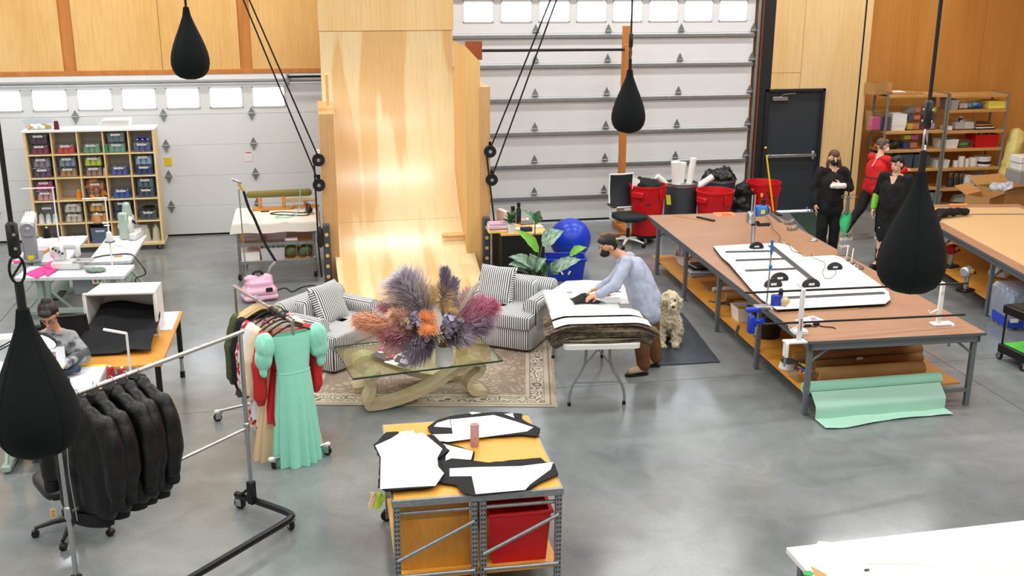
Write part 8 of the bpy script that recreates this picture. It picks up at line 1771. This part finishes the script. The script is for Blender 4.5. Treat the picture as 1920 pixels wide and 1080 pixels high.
# --- man bending over the folding table
J = dict(head=W_(1139, 461, 10.72), neck=W_(1166, 480, 10.72), chest=W_(1188, 507, 10.66), pel=W_(1212, 562, 10.58), shL=W_(1176, 492, 10.5), shR=W_(1178, 484, 10.88), elL=W_(1153, 537, 10.4), wrL=W_(1121, 553, 10.46), elR=W_(1150, 525, 10.92), wrR=W_(1122, 541, 10.84), hipL=W_(1209, 588, 10.5), hipR=W_(1217, 578, 10.68), knL=W_(1203, 645, 10.44), knR=W_(1223, 640, 10.66), anL=GZ(W_(1207, 688, 10.42), .1), anR=GZ(W_(1230, 670, 10.64), .1))
J['toL'] = GZ(J['anL']+Vector((-.16, -.02, 0)), .055); J['toR'] = GZ(J['anR']+Vector((-.16, .0, 0)), .055)
M_SHIRT = mat('shirt_blue', 'AEB6CC', .75, bump=(30, .2)); man, K, E, R = person('person in pale blue shirt, brown trousers and black mask bending over the folding table', (J['anL'].x, J['anL'].y, 0), J, (-.86, -.22, -.42), M_SKIN, {'L': ((-1, -.1, -.15), (0, .3, -1), .55, 1), 'R': ((-1, .05, -.2), (0, -.3, -1), .5, -1)}, dict(name='shirt', m=M_SHIRT, r=.035, sleeve=1.0), dict(name='trousers', m=mat('trouser_brown', '6A4526', .85, bump=(60, .2)), r=.02, len=.97), shorthair, (mat('shoe_tan', 'B8A284', .8), M_BLACK), mask=blackm, topdisp=.015, hem=.14, extra={'hairm': mat('hair_black', '17130F', .6)})
c = MB().lathe([(.058, 0), (.075, .0), (.066, .045), (.058, .045)], 18, tuple(K['neck']+Vector((.0, 0, -.035))), orient((-.5, 0, -.3), (-.6, 0, .8))).build('collar', M_SHIRT, man)
# --- woman in black with mask behind the cutting table
def standing(base, fx, h=1.66, sway=0, arms=None, step=None):
    """upright figure facing fx; offsets in body frame (right, forward)"""
    f = Vector((fx[0], fx[1], 0)).normalized(); r = Vector((f.y, -f.x, 0)); s = h/1.7; P = lambda a, b, z: Vector((base[0], base[1], 0))+r*a*s+f*b*s+Vector((0, 0, z*s))
    J = dict(head=P(0, .02, 1.58), neck=P(0, -.01, 1.42), chest=P(0, 0, 1.22), pel=P(0, 0, .96), shL=P(-.18, 0, 1.38), shR=P(.18, 0, 1.38), elL=P(-.23, -.02, 1.1), elR=P(.23, -.02, 1.1), wrL=P(-.23, .06, .87), wrR=P(.23, .06, .87), hipL=P(-.09, 0, .9), hipR=P(.09, 0, .9), knL=P(-.1, .03, .5), knR=P(.1, .03, .5), anL=P(-.1, 0, .1), anR=P(.1, 0, .1), toL=P(-.12, .15, .055), toR=P(.12, .15, .055))
    for k, v in (arms or {}).items(): J[k] = P(*v)
    return J, f, r
M_BLK = mat('clothes_black', '131315', .85, bump=(50, .3)); down = lambda f, r, s_: ((f*.15+Vector((0, 0, -1))), -r*s_, .35, 1 if s_ > 0 else -1)
b1 = G(1566, 283, 1.67); J, f, r = standing((b1.x, b1.y+.02), (-.15, -1), 1.68, 0, dict(elL=(-.3, -.02, 1.12), wrL=(-.08, .18, 1.2), elR=(.25, -.03, 1.12), wrR=(.24, .06, .9)))
w1, K, E, R = person('person in black clothes and black mask with long brown hair behind the cutting table', (b1.x, b1.y, 0), J, (f.x-.1, f.y, -.1), M_SKIN2, {'L': (r*.9+Vector((0, 0, .1)), -f, .5, -1), 'R': down(f, r, 1)}, dict(name='jumper', m=M_BLK, r=.045), dict(name='trousers', m=M_BLK, r=.015), longhair, (M_BLACK, M_BLACK), mask=blackm, hem=.16, extra={'hairm': mat('hair_brown', '5A3A28', .6)})
q = K['wrL']+f*.06+r*.04; tag(blob(MB().cap(tuple(q-r*.06), tuple(q+r*.1), .045, .04), 'white_pad', mat('pad_white', 'E8DCD6', .8), None, .01, 2, (14, .008), (b1.x, b1.y, 0)), 'soft white pad held by the masked person in black', 'pad')
# --- woman in black coat with green sleeves
b2_ = Vector((8.33, 13.98, 0)); J, f, r = standing(b2_, (-.75, -.66), 1.68, 0, dict(wrL=(-.22, .1, .88), wrR=(.27, .05, .88), elR=(.27, -.05, 1.12), elL=(-.23, -.02, 1.12), anR=(.1, .12, .1), knR=(.1, .1, .52), toR=(.13, .28, .055)))
M_GRN = mat('sleeve_green', '7CC436', .85, bump=(80, .4))
def coatpaint(co): return 0
w2_, K, E, R = person('person in long black coat with lime green sleeves and short black hair', b2_, J, (-.9, -.42, -.1), M_SKIN2, {'L': down(f, r, -1), 'R': down(f, r, 1)}, dict(name='coat', m=M_BLK, r=.045, sleeve=.55), dict(name='tights', m=M_BLK, r=-.015), bobhair, (M_BLACK, M_BLACK), hem=.42, extra={'hairm': mat('hair_ink', '121216', .5)}, topdisp=.015)
for S in 'LR': blob(MB().cap(K['el'+S].lerp(K['wr'+S], .1), K['el'+S].lerp(K['wr'+S], .9), .056, .045), 'green_sleeve', M_GRN, w2_, .01, 2, (20, .006))
MB().tube([K['neck']+f*.06+r*(.05*s_)+Vector((0, 0, z)) for s_, z in ((-1, .02), (-.5, -.05), (0, -.09), (.5, -.05), (1, .02))], .004, 5).build('necklace', mat('bead_green', '7A9A88', .4), w2_)
V = K['neck']; mb = MB(); mb.add([V+f*.112+r*.055+Vector((0, 0, -.01)), V+f*.112-r*.055+Vector((0, 0, -.01)), V+f*.15+Vector((0, 0, -.17)), V+f*.1+r*.03+Vector((0, 0, -.03)), V+f*.1-r*.03+Vector((0, 0, -.03)), V+f*.12+Vector((0, 0, -.13))], [(0, 2, 1), (3, 4, 5), (0, 3, 5, 2), (1, 2, 5, 4), (0, 1, 4, 3)]); mb.build('neckline', M_SKIN2, w2_, 0)
# --- person in red with apron reaching to the rack
b3 = Vector((9.02, 15.75, 0)); J, f, r = standing(b3, (.95, .3), 1.66, 0, dict(head=(0, .1, 1.56), neck=(0, .06, 1.41), chest=(0, .03, 1.2), shL=(-.18, .05, 1.36), shR=(.18, .05, 1.36), elR=(.22, .22, 1.14), wrR=(.18, .48, 1.16), elL=(-.22, .22, 1.15), wrL=(-.18, .46, 1.18), knL=(-.1, -.14, .55), anL=(-.1, -.5, .14), toL=(-.1, -.36, .055), knR=(.08, .12, .52), anR=(.08, .1, .1), toR=(.08, .25, .055)))
w3, K, E, R = person('person in red top and grey apron striding towards the storage rack', b3, J, (.93, -.1, -.12), M_SKIN2, {'L': (f, Vector((0, 0, -1)), .4, 1), 'R': (f, Vector((0, 0, -1)), .4, -1)}, dict(name='red_top', m=mat('top_red', 'C81C20', .8, bump=(40, .2)), r=.035), dict(name='trousers', m=M_BLK, r=.01, len=.88), shorthair, (mat('sneaker', 'D8D8D4', .7, var=(30, .05), col2='3A3A3A'), M_WHITEPL), mask=mat('mask_white', 'E4E2E0', .8), hem=.1, extra={'hairm': mat('hair_grey', '5A504A', .7)})
def apron(u, v): a = (u-.5)*2.6; z = -.12-.62*v; c_ = K['pel']; return c_+(f*math.cos(a)+r*math.sin(a))*(.185+.03*v)+Vector((0, 0, z+.24))
MB().grid(apron, 18, 10, .004).build('apron', mat('apron_grey', 'A8A8AC', .8), w3, 60); MB().tube([K['pel']+(f*math.cos(a)+r*math.sin(a))*.188+Vector((0, 0, .1)) for a in [2*PI*k/20 for k in range(20)]], .008, 6, True).build('apron_tie', M_BLACK, w3); MB().tube(smoothpath([tuple(K['neck']-f*.07+r*.05), tuple(K['neck']-f*.12+r*.02+Vector((0, 0, -.08))), tuple(K['chest']-f*.165+r*.03+Vector((0, 0, .04)))], 4), .016, 6, flat=.3).build('apron_strap', mat('strap_cream', 'E6DCC8', .8), w3)
# --- seated sewer
so_ = Vector((-2.4, 9.98, 0)); J = dict(head=W_(90, 590, 9.76), neck=W_(100, 618, 9.9)+Vector((0, 0, .02)), chest=Vector((-2.39, 9.93, .86)), pel=Vector((-2.42, 10.02, .56)), shL=W_(132, 632, 9.92), shR=W_(66, 636, 9.92), elL=W_(157, 668, 9.72), elR=W_(64, 682, 9.72), wrL=W_(120, 682, 9.42), wrR=W_(94, 690, 9.42), hipL=Vector((-2.32, 9.95, .54)), hipR=Vector((-2.52, 9.95, .54)), knL=Vector((-2.27, 9.58, .54)), knR=Vector((-2.57, 9.58, .54)), anL=Vector((-2.27, 9.6, .1)), anR=Vector((-2.57, 9.6, .1)), toL=Vector((-2.27, 9.45, .055)), toR=Vector((-2.57, 9.45, .055)))
M_CARD_ = mat('cardigan_grey', '9A9C9E', .9, var=(6, .05), col2='4A4C50', detail=3, stretch=(1, 1, 1.6)); sew, K, E, R = person('seated person in grey patterned cardigan and glasses sewing under the lamp', so_, J, (.02, -.72, -.7), M_SKIN, {'L': ((-.35, -.9, -.2), (0, .2, -1), .4, -1), 'R': ((.2, -.95, -.15), (0, .2, -1), .4, 1)}, dict(name='cardigan', m=M_CARD_, r=.04), dict(name='trousers', m=M_BLK, r=.01), bunhair, (M_BLACK, M_BLACK), extra={'hairm': mat('hair_dark', '1E1714', .45)}, topdisp=.014, up=(0, -.7, .7))
def tee(u, v): a = (u-.5)*1.1; z = .93-.26*v; return Vector((-2.385+.2*math.sin(a), 9.93-.192-.012*math.cos(a), z))-so_
MB().grid(tee, 10, 8, .004).build('tee_front', mat('tee_white', 'DCDCE2', .8), sew, 60)
mb = MB(); [mb.box((-.002+.03*(k % 3)-.03, -.262, .80+.035*(k//3)), (.026, .004, .03)) for k in range(9)]; mb.build('tee_print', mat('tee_print_mix', 'D8B030', .7, var=(30, .03), col2='5A3A90'), sew, 0)
for s_ in (-1, 1): MB().tube([E(s_*.033+.026*math.cos(a), .094, .012+.019*math.sin(a)) for a in [2*PI*k/14 for k in range(14)]], .0028, 5, True).build('glasses_rim', M_BLACK, sew); MB().tube([E(s_*.06, .09, .014), E(s_*.082, .0, .008)], .0026, 5).build('glasses_arm', M_BLACK, sew)
oc_ = office_chair('black office chair under the seated sewer', (so_.x, so_.y+.04, 0), PI*0, M_BLACK, M_BLACK, M_BLACK, True, M_BLACK, .41)
# rope with green bag hanging by the masked person
rp = W_(1588, 400, 14.15); t = thing('hanging_rope', 'black rope with tied green bag hanging beside the masked person', 'rope', (rp.x, rp.y, 0)); MB().cyl((0, 0, 1.05), (0, 0, 6.45), .012).build('rope', M_BLACK, t); MB().cap((0, 0, .82), (0, 0, 1.06), .03, .022).build('knot', M_GREYMET, t)
for s_ in (-1, 1): MB().tube(smoothpath([(0, -.01, 1.06), (s_*.08, -.02, 1.1), (s_*.12, -.02, 1.06), (0, -.01, 1.04)], 4), .006, 6).build('bow_loop', M_GREYMET, t)
MB().grid(lambda u, v: ((u-.5)*.18*math.sin(PI*min(1, .2+v*.75)), .03*math.sin(6*u+3*v), .82-.36*v+.05*abs(u-.5)), 10, 12, .003).build('green_bag', mat('bag_green', '3FC478', .4), t, 60)
# ================================================================ DOG
M_FUR = mat('dog_fur', 'F0E6CE', .95, var=(26, .2), col2='DCCCAA', bump=(90, .9)); do = Vector((4.0, 11.22, 0)); dog = thing('shaggy_dog', 'shaggy cream coloured dog sitting on the rubber mat behind the man', 'dog', do, -.12)
b = MB(); b.ball((0, .34, .2), (.17, .2, .19)); b.chain([(0, .3, .24), (0, .16, .33), (0, .06, .42)], [.15, .135, .115]); b.ball((0, .03, .34), (.11, .1, .13)); b.chain([(0, .06, .44), (0, .01, .54)], [.09, .08])
b.ball((0, -.02, .59), (.088, .095, .085)); b.ball((0, -.01, .645), (.07, .07, .045)); b.chain([(0, -.08, .565), (0, -.14, .545)], [.05, .04]); b.ball((0, -.13, .52), (.045, .045, .04))
for s_ in (-1, 1):
    b.chain([(s_*.07, .02, .56+.06), (s_*.105, .0, .56), (s_*.11, .0, .49)], [.03, .035, .028]); b.chain([(s_*.075, .05, .34), (s_*.078, .02, .2), (s_*.078, .0, .07)], [.062, .05, .042]); b.ball((s_*.08, -.035, .035), (.045, .065, .035))
    b.chain([(s_*.12, .36, .2), (s_*.15, .2, .14), (s_*.14, .28, .06)], [.1, .075, .05]); b.ball((s_*.15, .16, .035), (.04, .08, .035))
b.chain([(0, .5, .1), (.1, .58, .06), (.2, .56, .05)], [.05, .045, .03])
blob(b, 'body', M_FUR, dog, .009, 1, (26, .022))
fz = MB(); bodym = dog.children[0].data; vs_ = [v for v in bodym.vertices]
for _ in range(5200):
    v = random.choice(vs_); n_ = v.normal; p = v.co; l = random.uniform(.015, .032); d = (n_*.6+Vector((random.gauss(0, .5), random.gauss(0, .5), random.gauss(-.5, .4)))).normalized(); w_ = d.orthogonal().normalized()*.0025; k = len(fz.v); fz.v += [p-w_, p+w_, p+d*l]; fz.f.append([k, k+1, k+2]); fz.m.append(0)
o = fz.build('fur', M_FUR, dog, 0); o['kind'] = 'stuff'
MB().ball((0, -.178, .55), (.02, .016, .015)).build('nose', M_BLACK, dog)
for s_ in (-1, 1): MB().ball((s_*.034, -.1, .6), .011).build('eye', M_EYE, dog)
